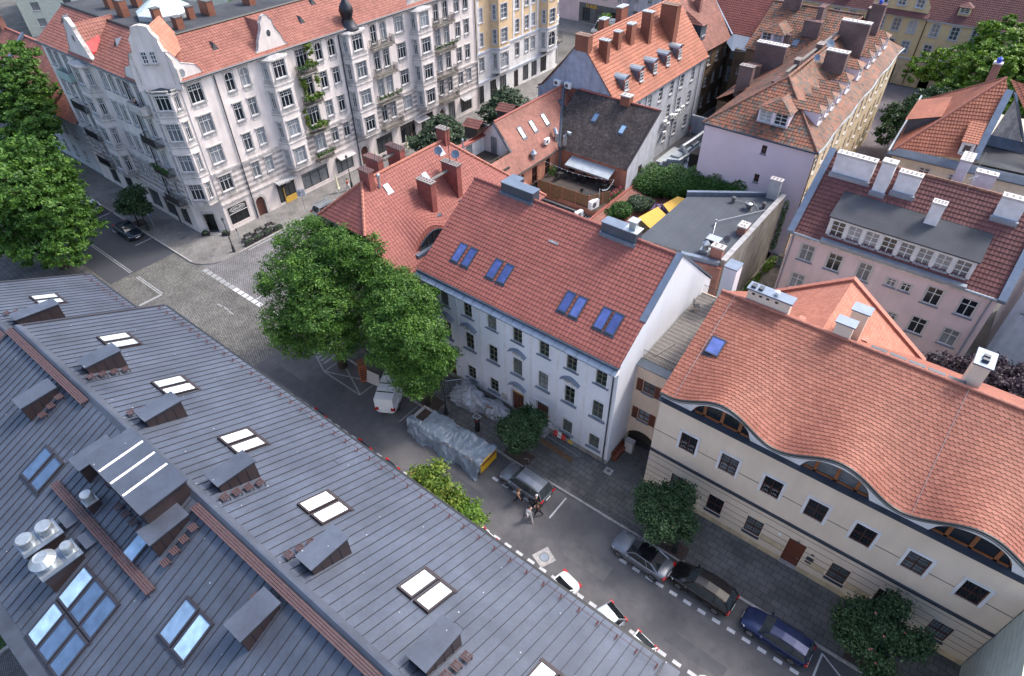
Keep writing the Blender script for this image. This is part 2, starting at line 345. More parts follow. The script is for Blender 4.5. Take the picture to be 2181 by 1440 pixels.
def streaks(m, n, l, b, tc):
    t = n.new('ShaderNodeTexNoise'); t.inputs['Scale'].default_value = .7; t.inputs['Detail'].default_value = 5; l.new(tc.outputs['Object'], t.inputs[0])
    mr = n.new('ShaderNodeMapRange'); mr.inputs['To Min'].default_value = .28; mr.inputs['To Max'].default_value = .55; l.new(t.outputs[0], mr.inputs[0]); l.new(mr.outputs[0], b.inputs['Roughness'])
def speck(m, n, l, b, tc):
    streaks(m, n, l, b, tc); src = b.inputs['Base Color'].links[0].from_socket
    v = n.new('ShaderNodeTexVoronoi'); v.inputs['Scale'].default_value = 1.6; l.new(tc.outputs['Object'], v.inputs[0])
    a = n.new('ShaderNodeMath'); a.operation = 'LESS_THAN'; l.new(v.outputs['Distance'], a.inputs[0]); a.inputs[1].default_value = .045
    mx = n.new('ShaderNodeMix'); mx.data_type = 'RGBA'; l.new(a.outputs[0], mx.inputs[0]); l.new(src, mx.inputs[6]); mx.inputs[7].default_value = (.42, .46, .48, 1); l.new(mx.outputs[2], b.inputs['Base Color'])
mat('zinc_roof', (.068, .081, .110), .45, metal=.2, var=.2, vs=.45, fine=.07, fs=7, stain=.1, bump=.5, bs=1.3, extra=speck, orand=0)
mat('zinc_seam', (.038, .038, .05), .5, metal=.3); mat('brown_metal', (.034, .024, .026), .5, metal=.2, var=.15); mat('grate_brown', (.062, .034, .036), .6, var=.2, vs=8)
mat('zinc_light', (.16, .20, .26), .4, metal=.5, var=.12, vs=2, extra=streaks); mat('zinc_dark', (.08, .10, .13), .4, metal=.5, var=.15, extra=streaks); mat('galv', (.36, .40, .43), .35, metal=.6, var=.12, vs=5); mat('steel_white', (.42, .46, .48), .4, metal=.2)
mat('plaster_white', (.61, .63, .68), .85, var=.04, vs=.4, fine=.02, stain=.03, bump=.1); mat('plaster_beige', (.64, .535, .43), .85, var=.05, vs=.5, fine=.03, stain=.04, bump=.1)
mat('plaster_peach', (.64, .50, .39), .85, var=.05, vs=.5, stain=.05); mat('plaster_ochre', (.50, .40, .26), .85, var=.15, vs=1.2, stain=.15)
mat('plaster_corner', (.64, .58, .555), .9, var=.10, vs=.6, fine=.06, stain=.12, bump=.2); mat('plaster_corner_dark', (.34, .31, .295), .9, var=.25, vs=1, stain=.3); mat('plaster_pale', (.62, .61, .60), .9, var=.1, stain=.12)
mat('plaster_pink', (.56, .45, .46), .9, var=.09, vs=.5, stain=.06, bump=.15); mat('plaster_lilac', (.64, .565, .625), .9, var=.05, vs=.4, bump=.1)
mat('plaster_grey', (.45, .47, .52), .9, var=.1, stain=.15); mat('plaster_bluegrey', (.28, .31, .38), .9, var=.15, stain=.15); mat('plaster_yellow', (.60, .46, .27), .9, var=.06); mat('plaster_cream', (.52, .46, .36), .9, var=.08, stain=.1)
mat('plaster_gold', (.62, .46, .28), .9, var=.1); mat('plaster_mint', (.42, .46, .42), .9, var=.1); mat('plaster_salmon', (.38, .165, .11), .9, var=.15, stain=.15)
mat('concrete', (.24, .225, .20), .9, var=.25, vs=.7, fine=.12, fs=12, stain=.35, bump=.4); mat('concrete_dark', (.10, .105, .11), .85, var=.2)
mat('stone_pale', (.36, .345, .33), .9, var=.25, vs=5, fine=.2, bump=.5); mat('red_stone', (.22, .062, .05), .8, var=.2, vs=2)
brickmat('brick_wall', (.30, .10, .07), (.20, .07, .05), (.25, .22, .2), .25, .075, .012, plane='WALL', var=.3); brickmat('brick_chimney', (.14, .06, .055), (.07, .04, .04), (.24, .21, .2), .26, .08, .014, plane='WALL', var=.3)
brickmat('brick_brown', (.17, .11, .06), (.12, .075, .045), (.12, .1, .08), .26, .08, .012, plane='WALL', var=.25); brickmat('brick_orange', (.25, .09, .055), (.2, .07, .045), (.2, .13, .1), .26, .08, .01, plane='WALL', var=.2)
brickmat('felt_roof', (.062, .072, .088), (.07, .08, .096), (.045, .052, .065), 5, 1.0, .015, var=.1, bump=.1, rot=R(90)); brickmat('felt_dark', (.045, .05, .058), (.052, .056, .066), (.036, .04, .048), 6, 1.0, .01, var=.25, bump=.1)
mat('car_grey', (.16, .18, .21), .25, metal=.5, var=.02); mat('car_black', (.008, .008, .010), .12, var=0); mat('car_navy', (.015, .028, .085), .18, metal=.4, var=0); mat('car_white', (.62, .64, .65), .25, var=.02); mat('car_silver', (.42, .46, .50), .25, metal=.7, var=0); mat('car_darkblue', (.02, .03, .045), .15, metal=.4, var=0)
mat('tyre', (.012, .012, .012), .8); mat('rim', (.32, .33, .35), .3, metal=.8); mat('lamp_red', (.35, .01, .01), .2); mat('lamp_clear', (.6, .62, .65), .1); mat('plate', (.7, .7, .68), .5); mat('plastic_black', (.02, .02, .022), .5)
mat('skin', (.48, .27, .19), .6); mat('cloth_black', (.012, .012, .014), .9); mat('cloth_brown', (.09, .045, .028), .9); mat('cloth_white', (.55, .55, .56), .9); mat('cloth_grey', (.34, .34, .35), .9); mat('cloth_tan', (.33, .2, .12), .9); mat('hair_brown', (.07, .03, .015), .7); mat('hair_dark', (.02, .014, .01), .7); mat('cloth_blue', (.05, .08, .16), .9); mat('cloth_red', (.3, .05, .04), .9)
mat('tarp', (.15, .19, .235), .35, var=.12, vs=1.5, spec=.6); mat('plastic_sheet', (.27, .29, .32), .25, var=.25, vs=3, spec=.7); mat('yellow_paint', (.65, .38, .02), .5); mat('awning_yellow', (.56, .34, .06), .8, var=.08); mat('parasol', (.72, .67, .45), .9); mat('wood_deck', (.15, .14, .13), .85, var=.12, vs=2); mat('wood_grey', (.22, .21, .205), .85, var=.15, vs=3); mat('snow_red', (.10, .028, .03), .6); mat('wood_fence', (.17, .095, .048), .8, var=.25, vs=4); mat('wood_dark', (.045, .035, .03), .8, var=.2)
mat('red_sign', (.6, .03, .03), .5); mat('blue_sign', (.03, .07, .45), .5); mat('white_sign', (.75, .75, .75), .5); mat('orange_cabinet', (.40, .14, .05), .7, var=.2); mat('soil', (.06, .042, .034), .95, var=.4, vs=8, bump=.6, bs=60); mat('bark', (.07, .055, .04), .95, var=.3, vs=6, bump=.6)
mat('copper_green', (.30, .40, .38), .6, var=.15); mat('onion_metal', (.04, .04, .048), .3, metal=.6, var=.2); mat('paint_line', (.42, .43, .45), .8, var=.14, vs=5, fine=.15, fs=30); mat('paint_worn', (.24, .25, .26), .85, var=.3, vs=6, fine=.35, fs=22)
leafmat('leaf_linden', (.022, .062, .012), (.07, .165, .026), (.16, .29, .045), .35); leafmat('leaf_dark', (.012, .034, .014), (.032, .075, .03), (.08, .14, .055), .25); leafmat('leaf_lime', (.04, .09, .012), (.11, .19, .025), (.24, .27, .04)); leafmat('leaf_rust', (.12, .05, .02), (.26, .10, .03), (.35, .22, .05)); leafmat('leaf_purple', (.012, .006, .012), (.034, .02, .032), (.08, .05, .07), .1)
leafmat('leaf_ivy', (.010, .035, .006), (.03, .10, .012), (.07, .17, .02), .15); leafmat('leaf_grey', (.02, .04, .02), (.06, .10, .055), (.12, .17, .1), .15); leafmat('petal_pink', (.5, .12, .12), (.6, .2, .2), (.7, .35, .3)); leafmat('petal_lilac', (.3, .16, .36), (.42, .25, .48), (.55, .4, .6)); leafmat('leaf_park', (.03, .08, .008), (.10, .20, .018), (.22, .34, .035)); leafmat('leaf_grass', (.02, .06, .01), (.05, .12, .015), (.08, .17, .03)); leafmat('petal_red', (.4, .02, .06), (.5, .05, .1), (.6, .2, .3))

# ---------------------------------------------------------------- foliage
def leaves(name, blobs, n, size, m, parent=None, seed=1, zmin=-9, shell=.55, flat=.35, asp=.55, loc=None, clump=.0):
    """crown of many small leaf blades scattered through overlapping lobes; clump = radius of sprays the blades gather in"""
    g = np.random.RandomState(seed); B = np.array([b if len(b) == 6 else (*b[:3], b[3], b[3], b[3]) for b in blobs], float)
    vol = (B[:, 3]*B[:, 4]*B[:, 5])**.67; vol /= vol.sum()
    if clump:
        nc = max(8, n//26); ci = g.choice(len(B), nc, p=vol)
    else: nc = n; ci = g.choice(len(B), n, p=vol)
    d = g.normal(size=(nc, 3)); d /= np.linalg.norm(d, axis=1)[:, None]; rr = shell+(1-shell)*g.rand(nc)**.6
    p = B[ci, :3]+d*B[ci, 3:]*rr[:, None]; base = g.rand(nc)
    if clump:
        k = g.randint(0, nc, n); e = g.normal(size=(n, 3))*clump; e[:, 2] *= .45; pp = p[k]+e; dd = d[k]; tb = base[k]; rk = rr[k]
    else: pp, dd, tb, rk = p, d, base, rr
    keep = pp[:, 2] > zmin; pp, dd, tb, rk = pp[keep], dd[keep], tb[keep], rk[keep]; n = len(pp)
    nrm = dd*.7+g.normal(size=(n, 3))*.55; nrm[:, 2] += flat; nrm /= np.linalg.norm(nrm, axis=1)[:, None]
    a = np.cross(nrm, g.normal(size=(n, 3))); a /= np.linalg.norm(a, axis=1)[:, None]+1e-9; b = np.cross(nrm, a)
    s = size*(.6+.8*g.rand(n))[:, None]; L, W_ = a*s, b*s*asp
    v = np.stack([pp-L*.5, pp+W_*.5-nrm*s*.08, pp+L*.5-nrm*s*.12, pp-W_*.5-nrm*s*.08], 1).reshape(-1, 3)
    off = np.array(parent['base']) if parent is not None and 'base' in parent else np.array(loc if loc is not None else (0, 0, 0))
    v = v-off
    me = bpy.data.meshes.new(name); me.vertices.add(4*n); me.vertices.foreach_set('co', v.ravel()); me.loops.add(4*n); me.loops.foreach_set('vertex_index', np.arange(4*n)); me.polygons.add(n)
    me.polygons.foreach_set('loop_start', np.arange(0, 4*n, 4)); me.polygons.foreach_set('loop_total', np.full(n, 4)); me.update(calc_edges=True)
    at = me.attributes.new('tint', 'FLOAT', 'FACE'); at.data.foreach_set('value', np.clip(.5*tb+.5*g.rand(n), 0, 1).astype(np.float32))
    me.materials.append(MT[m]); o = bpy.data.objects.new(name, me); C.objects.link(o)
    if parent is not None: o.parent = parent
    elif loc is not None: o.location = loc
    return o
def lobes(c, rx, rz, k, seed, sub=.48):
    g = random.Random(seed); out = [(c[0], c[1], c[2], rx*.72, rx*.72, rz*.8)]
    for i in range(k):
        t = 2*math.pi*(i+g.random()*.6)/k*2.4; ph = g.uniform(-.5, 1.0); q = rx*.62
        out.append((c[0]+q*math.cos(t)*math.cos(ph), c[1]+q*math.sin(t)*math.cos(ph), c[2]+rz*.62*math.sin(ph), rx*g.uniform(sub-.1, sub+.08), rx*g.uniform(sub-.1, sub+.08), rz*g.uniform(sub-.12, sub+.05)))
    return out
def trunk_mb(x, y, z1, r, blobs, seed, lean=(0, 0)):
    g = random.Random(seed); b = MB(); top = (x+lean[0], y+lean[1], z1)
    b.tube([(x, y, 0), (x+lean[0]*.3, y+lean[1]*.3, z1*.5), top], [r*1.25, r*.9, r*.7], 'bark', 9)
    for q in blobs[:9]:
        m_ = [(top[i]+q[i])/2+(0, 0, -.3)[i] for i in range(3)]; b.tube([(top[0], top[1], top[2]-.4), m_, (q[0], q[1], q[2]+q[5]*.3)], [r*.5, r*.3, r*.08], 'bark', 6)
    return b
def tree(name, label, cat, x, y, h, cr, n, size, m, seed, group=None, blobs=None, trunk=None, zlow=None, clump=.22, shell=.5, flowers=None):
    t = thing(name, label, cat, (x, y, 0), 0, group); t['base'] = (x, y, 0)
    zl = zlow if zlow is not None else h*.28
    g_ = random.Random(seed); bl = blobs or lobes((x, y, (h+zl)/2), cr, (h-zl)/2, 11, seed)
    tf = []
    for q in bl:
        for k in range(5):
            d = Vector((g_.gauss(0, 1), g_.gauss(0, 1), g_.gauss(.2, .8))).normalized(); s_ = g_.uniform(.16, .3); tf.append((q[0]+d.x*q[3], q[1]+d.y*q[4], q[2]+d.z*q[5], q[3]*s_, q[4]*s_, q[5]*s_))
    bl = list(bl)+tf
    trunk_mb(x, y, (zl+h)/2*.75, trunk or h*.022+.05, bl, seed).build('trunk', t, True)
    leaves('crown', bl, n, size, m, t, seed, shell=shell, clump=clump)
    if flowers: leaves('flowers', bl, flowers[0], flowers[1], flowers[2], t, seed+5, shell=.93, asp=1, flat=.8)
    return t

# ---------------------------------------------------------------- vehicles (x forward, origin on the ground)
def car(name, label, cat, loc, rz, L=4.4, W_=1.8, H_=1.5, paint='car_grey', kind='suv', group=None, roofm=None, belt=.93, plate=True):
    t = thing(name, label, cat, loc, rz, group); h = L/2; w2 = W_/2; b = MB()
    hood = belt-.02; nose = .68 if kind != 'van' else .8
    st = [(-h, .42, .86*belt, .80), (-h+.12, .28, belt*.97, .93), (-h+.7, .22, belt+.03, .99), (-.3, .2, belt, 1), (h*.42, .2, belt*.98, 1), (h*.62, .22, hood*.95, .985), (h-.35, .25, hood*.84, .95), (h-.08, .3, nose, .86), (h, .42, nose*.86, .72)]
    if kind == 'sedan': st[0] = (-h, .42, belt*.86, .8); st[1] = (-h+.12, .28, belt*.99, .9)
    k = 0; pr = []
    for x, zb, zt, wf in st:
        w1 = w2*wf; pr.append([(x, s*y, z) for s, y, z in ((1, w1*.8, zb), (1, w1, zb+.14), (1, w1*1.005, (zb+zt)/2), (1, w1*.975, zt-.1), (1, w1*.87, zt), (1, w1*.45, zt+.035), (1, 0, zt+.045), (-1, w1*.45, zt+.035), (-1, w1*.87, zt), (-1, w1*.975, zt-.1), (-1, w1*1.005, (zb+zt)/2), (-1, w1, zb+.14), (-1, w1*.8, zb))])
    def loft(mb, pr, m, caps=True):
        k = len(mb.v); n = len(pr[0]); i = mb.mi(m)
        for p in pr: mb.v += p
        for a in range(len(pr)-1):
            for j in range(n-1): mb.f.append((k+a*n+j, k+a*n+j+1, k+(a+1)*n+j+1, k+(a+1)*n+j)); mb.m.append(i); mb.uv.append(None)
        if caps:
            for a in (0, len(pr)-1): mb.f.append(tuple(k+a*n+j for j in (range(n) if a else reversed(range(n))))); mb.m.append(i); mb.uv.append(None)
    loft(b, pr, paint); body = b.build('body', t, True)
    md = body.modifiers.new('s', 'SUBSURF'); md.levels = 2; md.render_levels = 2
    # cabin: (x at belt, x at roof) front and rear
    K = dict(suv=(h*.50, h*.22, -h*.78, -h*.96), wagon=(h*.44, h*.18, -h*.84, -h*.97), sedan=(h*.42, h*.13, -h*.42, -h*.74), hatch=(h*.52, h*.22, -h*.66, -h*.95), van=(h*.80, h*.60, -h*.99, -h*1.0))[kind]
    wb, wr = w2*.88, w2*.72 if kind != 'van' else w2*.86; zb, zr = belt-.02, H_
    g = MB(); f0, f1, r1_, r0_ = K; xs = [f1+(r1_-f1)*q for q in (0, .33, .66, 1)]
    hz = [zr-.05, zr, zr-.005, zr-.06]
    RL = [(x, wr*(.94 if i in (0, 3) else 1), z) for i, (x, z) in enumerate(zip(xs, hz))]
    BL = [(x, wb*(.93 if i in (0, 3) else 1), zb+(.0)) for i, x in enumerate([f0, f0+(r0_-f0)*.33, f0+(r0_-f0)*.66, r0_])]
    glass = 'glass_car'; side_m = paint if kind == 'van' else glass
    rf = MB()
    for s in (1, -1):
        for i in range(3):
            q = [(BL[i][0], s*BL[i][1], BL[i][2]), (BL[i+1][0], s*BL[i+1][1], BL[i+1][2]), (RL[i+1][0], s*RL[i+1][1], RL[i+1][2]), (RL[i][0], s*RL[i][1], RL[i][2])]
            mm = glass if not (kind == 'van' and i > 0) else paint
            (g if mm == glass else rf).face(q if s < 0 else q[::-1], mm)
    for i, (A, Bq) in enumerate(((0, 0), (3, 3))):
        q = [(BL[A][0], -BL[A][1], BL[A][2]), (BL[A][0], BL[A][1], BL[A][2]), (RL[A][0], RL[A][1], RL[A][2]), (RL[A][0], -RL[A][1], RL[A][2])]
        (rf if (kind == 'van' and i) else g).face(q if i == 0 else q[::-1], paint if (kind == 'van' and i) else glass)
    g.build('windows', t)
    for i in range(3):
        c0, c1 = RL[i], RL[i+1]; zc0, zc1 = c0[2]+.035, c1[2]+.035
        for s in (1, -1):
            q = [(c0[0], 0, zc0), (c0[0], s*c0[1], c0[2]), (c1[0], s*c1[1], c1[2]), (c1[0], 0, zc1)]; rf.face(q if s > 0 else q[::-1], roofm or paint)
    for s in (1, -1):     # pillars and rails
        for i, r_ in ((0, .04), (3, .06)):
            rf.tube([(BL[i][0], s*BL[i][1], BL[i][2]-.02), (RL[i][0], s*RL[i][1], RL[i][2])], r_, paint, 5)
        for u in (.36, .68):
            xa = BL[0][0]+(BL[3][0]-BL[0][0])*u; xb = RL[0][0]+(RL[3][0]-RL[0][0])*u; rf.tube([(xa, s*wb*1.0, zb), (xb, s*wr*1.0, zr-.01)], .028, 'plastic_black' if u < .5 else paint, 5)
        rf.tube([(p[0], s*p[1], p[2]) for p in RL], .035, paint, 5)
        if kind in ('suv', 'wagon'): rf.tube([(RL[0][0]-.15, s*wr*.9, zr+.05), (RL[3][0]+.2, s*wr*.9, zr+.05)], .02, 'plastic_black', 5)
    rf.build('roof', t, False)
    wr_ = .33
    for x in (h*.62, -h*.60):
        for s in (1, -1):
            q = MB(); c = (x, s*(w2-.10), wr_)
            def ring(y0, y1, r, m_, r2=0):
                n = 18; P = [(x+r*math.cos(2*math.pi*j/n), wr_+r*math.sin(2*math.pi*j/n)) for j in range(n)]
                q.face([(p[0], y1, p[1]) for p in (P if s < 0 else P[::-1])], m_)
                for j in range(n): a, c2 = P[j], P[(j+1) % n]; q.face([(a[0], y0, a[1]), (c2[0], y0, c2[1]), (c2[0], y1, c2[1]), (a[0], y1, a[1])], m_)
            ring(s*(w2-.24), s*(w2-.005), wr_, 'tyre'); wh = q.build('wheel', t)
            q = MB(); ring(s*(w2-.06), s*(w2+.003), wr_*.64, 'rim')
            for j in range(5):
                a = 2*math.pi*j/5; q.tube([(x+.05*math.cos(a+.6), s*(w2+.004), wr_+.05*math.sin(a+.6)), (x+.17*math.cos(a+.6), s*(w2+.004), wr_+.17*math.sin(a+.6))], .016, 'plastic_black', 4)
            q.build('rim', wh)
    for s in (1, -1):
        q = MB(); q.hexa([(h-.30, s*w2*.60, nose*.80), (h-.04, s*w2*.52, nose*.80), (h-.14, s*w2*.80, nose*.82), (h-.36, s*w2*.93, nose*.84), (h-.34, s*w2*.60, nose*1.02), (h-.06, s*w2*.52, nose*.95), (h-.16, s*w2*.80, nose*.97), (h-.40, s*w2*.93, nose*1.04)], 'lamp_clear'); q.build('headlight', t)
        q = MB(); y0, y1 = sorted((s*w2*.58, s*w2*.93)); zt = belt*.78 if kind != 'van' else .7
        q.box(-h-.01, -h+.16, y0, y1, zt, zt+(.15 if kind != 'van' else .32), 'lamp_red'); q.build('taillight', t)
        q = MB(); y0, y1 = sorted((s*(w2-.02), s*(w2+.16))); q.box(f0-.32, f0-.2, y0, y1, belt-.03, belt+.12, paint); q.build('mirror', t)
    if plate:
        q = MB(); q.box(-h-.02, -h+.03, -.26, .26, .52, .63, 'plate'); q.build('number_plate', t)
        q = MB(); q.box(h-.05, h+.015, -.26, .26, .40, .51, 'plate'); q.build('number_plate', t)
    q = MB(); q.box(h-.12, h+.008, -w2*.5, w2*.5, nose*.55, nose*.72, 'plastic_black'); q.build('grille', t)
    return t

# ---------------------------------------------------------------- people: one skinned body, clothes over it
def skin_obj(name, verts, edges, radii, m, parent, root=0, lv=1):
    me = bpy.data.meshes.new(name); me.from_pydata(verts, edges, []); o = bpy.data.objects.new(name, me); C.objects.link(o); me.materials.append(MT[m])
    sk = o.modifiers.new('k', 'SKIN'); sk.use_smooth_shade = True
    for i, r_ in enumerate(radii):
        d = me.skin_vertices[0].data[i]; d.radius = (r_, r_) if not isinstance(r_, tuple) else r_; d.use_root = (i == root)
    ss = o.modifiers.new('s', 'SUBSURF'); ss.levels = lv; ss.render_levels = lv
    if parent: o.parent = parent
    return o
def person(label, loc, rz, hgt=1.68, top='cloth_black', legs='cloth_black', hair='hair_brown', long_hair=True, stride=.28, arm='swing', group=None, bag=None, sleeves=True):
    t = thing('person', label, 'person', loc, rz, group); k = hgt/1.7; V = []; E = []; Rr = []
    def a(p, r_, c=None):
        V.append(tuple(q*k for q in p)); Rr.append(r_*k if not isinstance(r_, tuple) else (r_[0]*k, r_[1]*k)); i = len(V)-1
        if c is not None: E.append((c, i))
        return i
    pel = a((0, 0, .93), (.15, .12)); w_ = a((0, 0, 1.08), (.13, .10), pel); ch = a((.01, 0, 1.28), (.165, .115), w_); nk = a((.01, 0, 1.44), .055, ch); hd0 = a((.02, 0, 1.52), .07, nk); hd = a((.03, 0, 1.60), (.085, .095), hd0); hd1 = a((.02, 0, 1.67), .06, hd)
    legj = {}
    for s, f in ((1, stride), (-1, -stride)):
        hp = a((0, s*.09, .88), .095, pel); kn = a((f*.55+.04, s*.09, .48), .058, hp); an = a((f-(.10 if f < 0 else 0), s*.09, .09), .038, kn); to = a((f+(.13 if f > 0 else .04), s*.10, .035), .033, an); legj[s] = (hp, kn, an)
    armj = {}
    for s in (1, -1):
        sh = a((0, s*.17, 1.38), .058, ch)
        if arm == 'phone' and s > 0: el = a((.12, s*.27, 1.18), .042, sh); wr = a((.18, s*.13, 1.44), .028, el); hdv = (0, -.01, .07)
        elif arm == 'fold': el = a((-.03, s*.25, 1.13), .042, sh); wr = a((.2, s*.1, 1.12), .028, el); hdv = (.06, -s*.05, 0)
        else: f = -s*stride*.6; el = a((f*.4-.02, s*.23, 1.12), .042, sh); wr = a((f+.04, s*.24, .90), .028, el); hdv = (.01, 0, -.07)
        pl = a(tuple(V[wr][i]/k+hdv[i]*.7 for i in range(3)), .034, wr); armj[s] = (sh, el, wr)
        d = Vector(hdv).normalized(); sd_ = Vector((0, 1, 0)) if abs(d.y) < .7 else Vector((1, 0, 0)); c = Vector(V[pl])/k
        for j, ln in enumerate((.07, .08, .075, .06)):
            b0 = c+sd_*(j-1.5)*.019+d*.02; f1 = a(tuple(b0+d*ln*.5), .0085, pl); a(tuple(b0+d*ln*.9+Vector((.02, 0, 0))), .007, f1)
        th = a(tuple(c+Vector((.03, 0, 0))-d*.01), .010, pl); a(tuple(c+Vector((.045, 0, 0))+d*.03), .008, th)
    skin_obj('body', V, E, Rr, 'skin', t)
    def cl(name, idx, ed, rs, m):
        skin_obj(name, [V[i] for i in idx], ed, rs, m, t)
    n_ = [pel, w_, ch]; ed = [(0, 1), (1, 2)]; rs = [.165*k, .15*k, (.18*k, .135*k)]
    for s in (1, -1):
        q = len(n_); n_ += list(armj[s]) if sleeves else list(armj[s][:2]); ed += [(2, q), (q, q+1)]+([(q+1, q+2)] if sleeves else []); rs += [.072*k, .054*k]+([.042*k] if sleeves else [])
    cl('top', n_, ed, rs, top)
    n_ = [pel]; ed = []; rs = [(.165*k, .135*k)]
    for s in (1, -1): q = len(n_); n_ += list(legj[s]); ed += [(0, q), (q, q+1), (q+1, q+2)]; rs += [.108*k, .078*k, .06*k]
    cl('trousers', n_, ed, rs, legs)
    hb = MB(); hb.lathe((0, 0, 0), [(.02, -.02), (.09, .0), (.108, .05), (.10, .10), (.06, .14), (.01, .15)], 12, hair)
    if long_hair: hb.lathe((-.06, 0, 0), [(.05, -.28), (.085, -.2), (.095, -.05), (.08, .05)], 10, hair)
    ho = hb.build('hair', t, True); ho.location = (-.005*k, 0, 1.575*k); ho.scale = (k, k, k)
    fb_ = MB()
    for s in (1, -1): fb_.lathe((.112, s*.033, 1.605), [(.002, -.006), (.008, 0), (.002, .006)], 6, 'hair_dark')
    fb_.tube([(.105, 0, 1.60), (.125, 0, 1.578)], .010, 'skin', 5); fb_.tube([(.108, -.022, 1.553), (.113, 0, 1.551), (.108, .022, 1.553)], .005, 'cloth_red', 5)
    fo = fb_.build('face', t); fo.scale = (k, k, k)
    return t

# ---------------------------------------------------------------- street furniture
def street_lamp(label, x, y, h=4.6, group='black street lamps'):
    t = thing('street_lamp', label, 'street lamp', (x, y, 0), 0, group)
    b = MB(); b.lathe((0, 0, 0), [(.24, 0), (.24, .12), (.17, .2), (.15, .7), (.10, .8), (.12, .9), (.07, 1.0), (.055, 2.4), (.08, 2.45), (.045, 2.55), (.038, h-.75), (.07, h-.72), (.03, h-.62)], 10, 'black_iron'); b.build('post', t, True)
    b = MB(); b.lathe((0, 0, h-.62), [(.09, 0), (.17, .36)], 6, 'glass_mid'); gl = b.build('lantern', t)
    b = MB(); b.lathe((0, 0, h-.26), [(.2, 0), (.17, .05), (.07, .16), (.05, .2), (.015, .3)], 6, 'black_iron'); b.build('lantern_cap', gl)
    return t
def parasol(label, x, y, h=2.5):
    t = thing('parasol', label, 'parasol', (x, y, 0), 0, 'closed parasols on the shopping street')
    b = MB(); b.lathe((0, 0, 0), [(.3, 0), (.3, .07), (.03, .09), (.025, h)], 8, 'steel_white'); b.build('pole', t)
    b = MB(); b.lathe((0, 0, 0), [(.28, .75), (.20, .95), (.16, 1.5), (.11, 2.1), (.05, h), (.01, h+.08)], 9, 'parasol'); b.build('canopy', t)
    return t
def ac_unit(par, x, y, z, rz=0, s=1, name='air_conditioner'):
    b = MB(); b.box(-.42*s, .42*s, -.17*s, .17*s, 0, .62*s, 'white_sign')
    F = Fr(0, -.172*s, 0); n = 14; P = [(-.1*s+.22*s*math.cos(6.283*j/n), .31*s+.22*s*math.sin(6.283*j/n)) for j in range(n)]
    b.face([F.P(p[0], p[1], .004) for p in P], 'concrete_dark'); b.box(-.3*s, -.2*s, -.15*s, .15*s, -.08, 0, 'black_iron'); b.box(.2*s, .3*s, -.15*s, .15*s, -.08, 0, 'black_iron')
    o = b.build(name, None); o.parent = par; bs = Vector(par['base']) if par and 'base' in par else Vector((0, 0, 0)); o.location = Vector((x, y, z))-bs; o.rotation_euler = (0, 0, rz); return o
def skylight(par, c, ax, up, w_, h_, nrm, glass='glass_blue', frame='dark_slate', lift=.08, blind=False):
    """roof window: frame and pane on a slope; c centre, ax along eave, up along slope"""
    b = MB(); c, ax, up, nrm = map(Vector, (c, ax, up, nrm))
    def P(a, u, n_): return tuple(c+ax*a+up*u+nrm*n_)
    def bx(mb, a0, a1, u0, u1, n0, n1, m): mb.hexa([P(a0, u0, n0), P(a1, u0, n0), P(a1, u1, n0), P(a0, u1, n0), P(a0, u0, n1), P(a1, u0, n1), P(a1, u1, n1), P(a0, u1, n1)], m)
    k = .08; w2, h2 = w_/2, h_/2
    for q in ((-w2, -w2+k, -h2, h2), (w2-k, w2, -h2, h2), (-w2+k, w2-k, -h2, -h2+k), (-w2+k, w2-k, h2-k*1.3, h2)): bx(b, *q, -.03, lift, frame)
    bx(b, -w2-.06, w2+.06, -h2-.16, -h2-.002, -.02, .045, frame)
    o = b.build('skylight', par); g = MB(); g.face([P(-w2+k, -h2+k, lift-.03), P(w2-k, -h2+k, lift-.03), P(w2-k, h2-k, lift-.03), P(-w2+k, h2-k, lift-.03)], glass); g.build('pane', o)
    return o
def chimney(par, x0, x1, y0, y1, z0, z1, m='red_stone', cap='brick_chimney', pots=0, axis=0, over=.07, caph=.14, name='chimney', foot=None, pm='black_iron'):
    b = MB(); b.box(x0, x1, y0, y1, z0, z1-caph, m); o = b.build(name, par); c = MB(); c.box(x0-over, x1+over, y0-over, y1+over, z1-caph, z1, cap)
    L = (x1-x0) if axis == 0 else (y1-y0)
    rows = 2 if min(x1-x0, y1-y0) > .5 else 1
    for i in range(pots):
        q = (i+.5)/pots
        for r_ in range(rows):
            o2 = ((r_-.5)*.28 if rows == 2 else 0); cx, cy = (x0+L*q, (y0+y1)/2+o2) if axis == 0 else ((x0+x1)/2+o2, y0+L*q)
            c.box(cx-.08, cx+.08, cy-.08, cy+.08, z1+.002, z1+.012, pm)
    c.build('chimney_cap', o)
    if foot: f = MB(); f.box(x0-.1, x1+.1, y0-.1, y1+.1, foot-.3, foot+.12, 'zinc_light'); f.build('flashing', o)
    return o
def rail(mb, p, q, h=1.0, gap=.14, m='black_iron', r_=.012):
    p, q = Vector(p), Vector(q); L = (q-p).length; n = max(2, int(L/gap)); z = Vector((0, 0, h))
    mb.tube([p+z, q+z], .025, m, 4); mb.tube([p+z*.1, q+z*.1], .018, m, 4)
    for i in range(n+1): a = p.lerp(q, i/n); mb.tube([a, a+z], r_, m, 3)
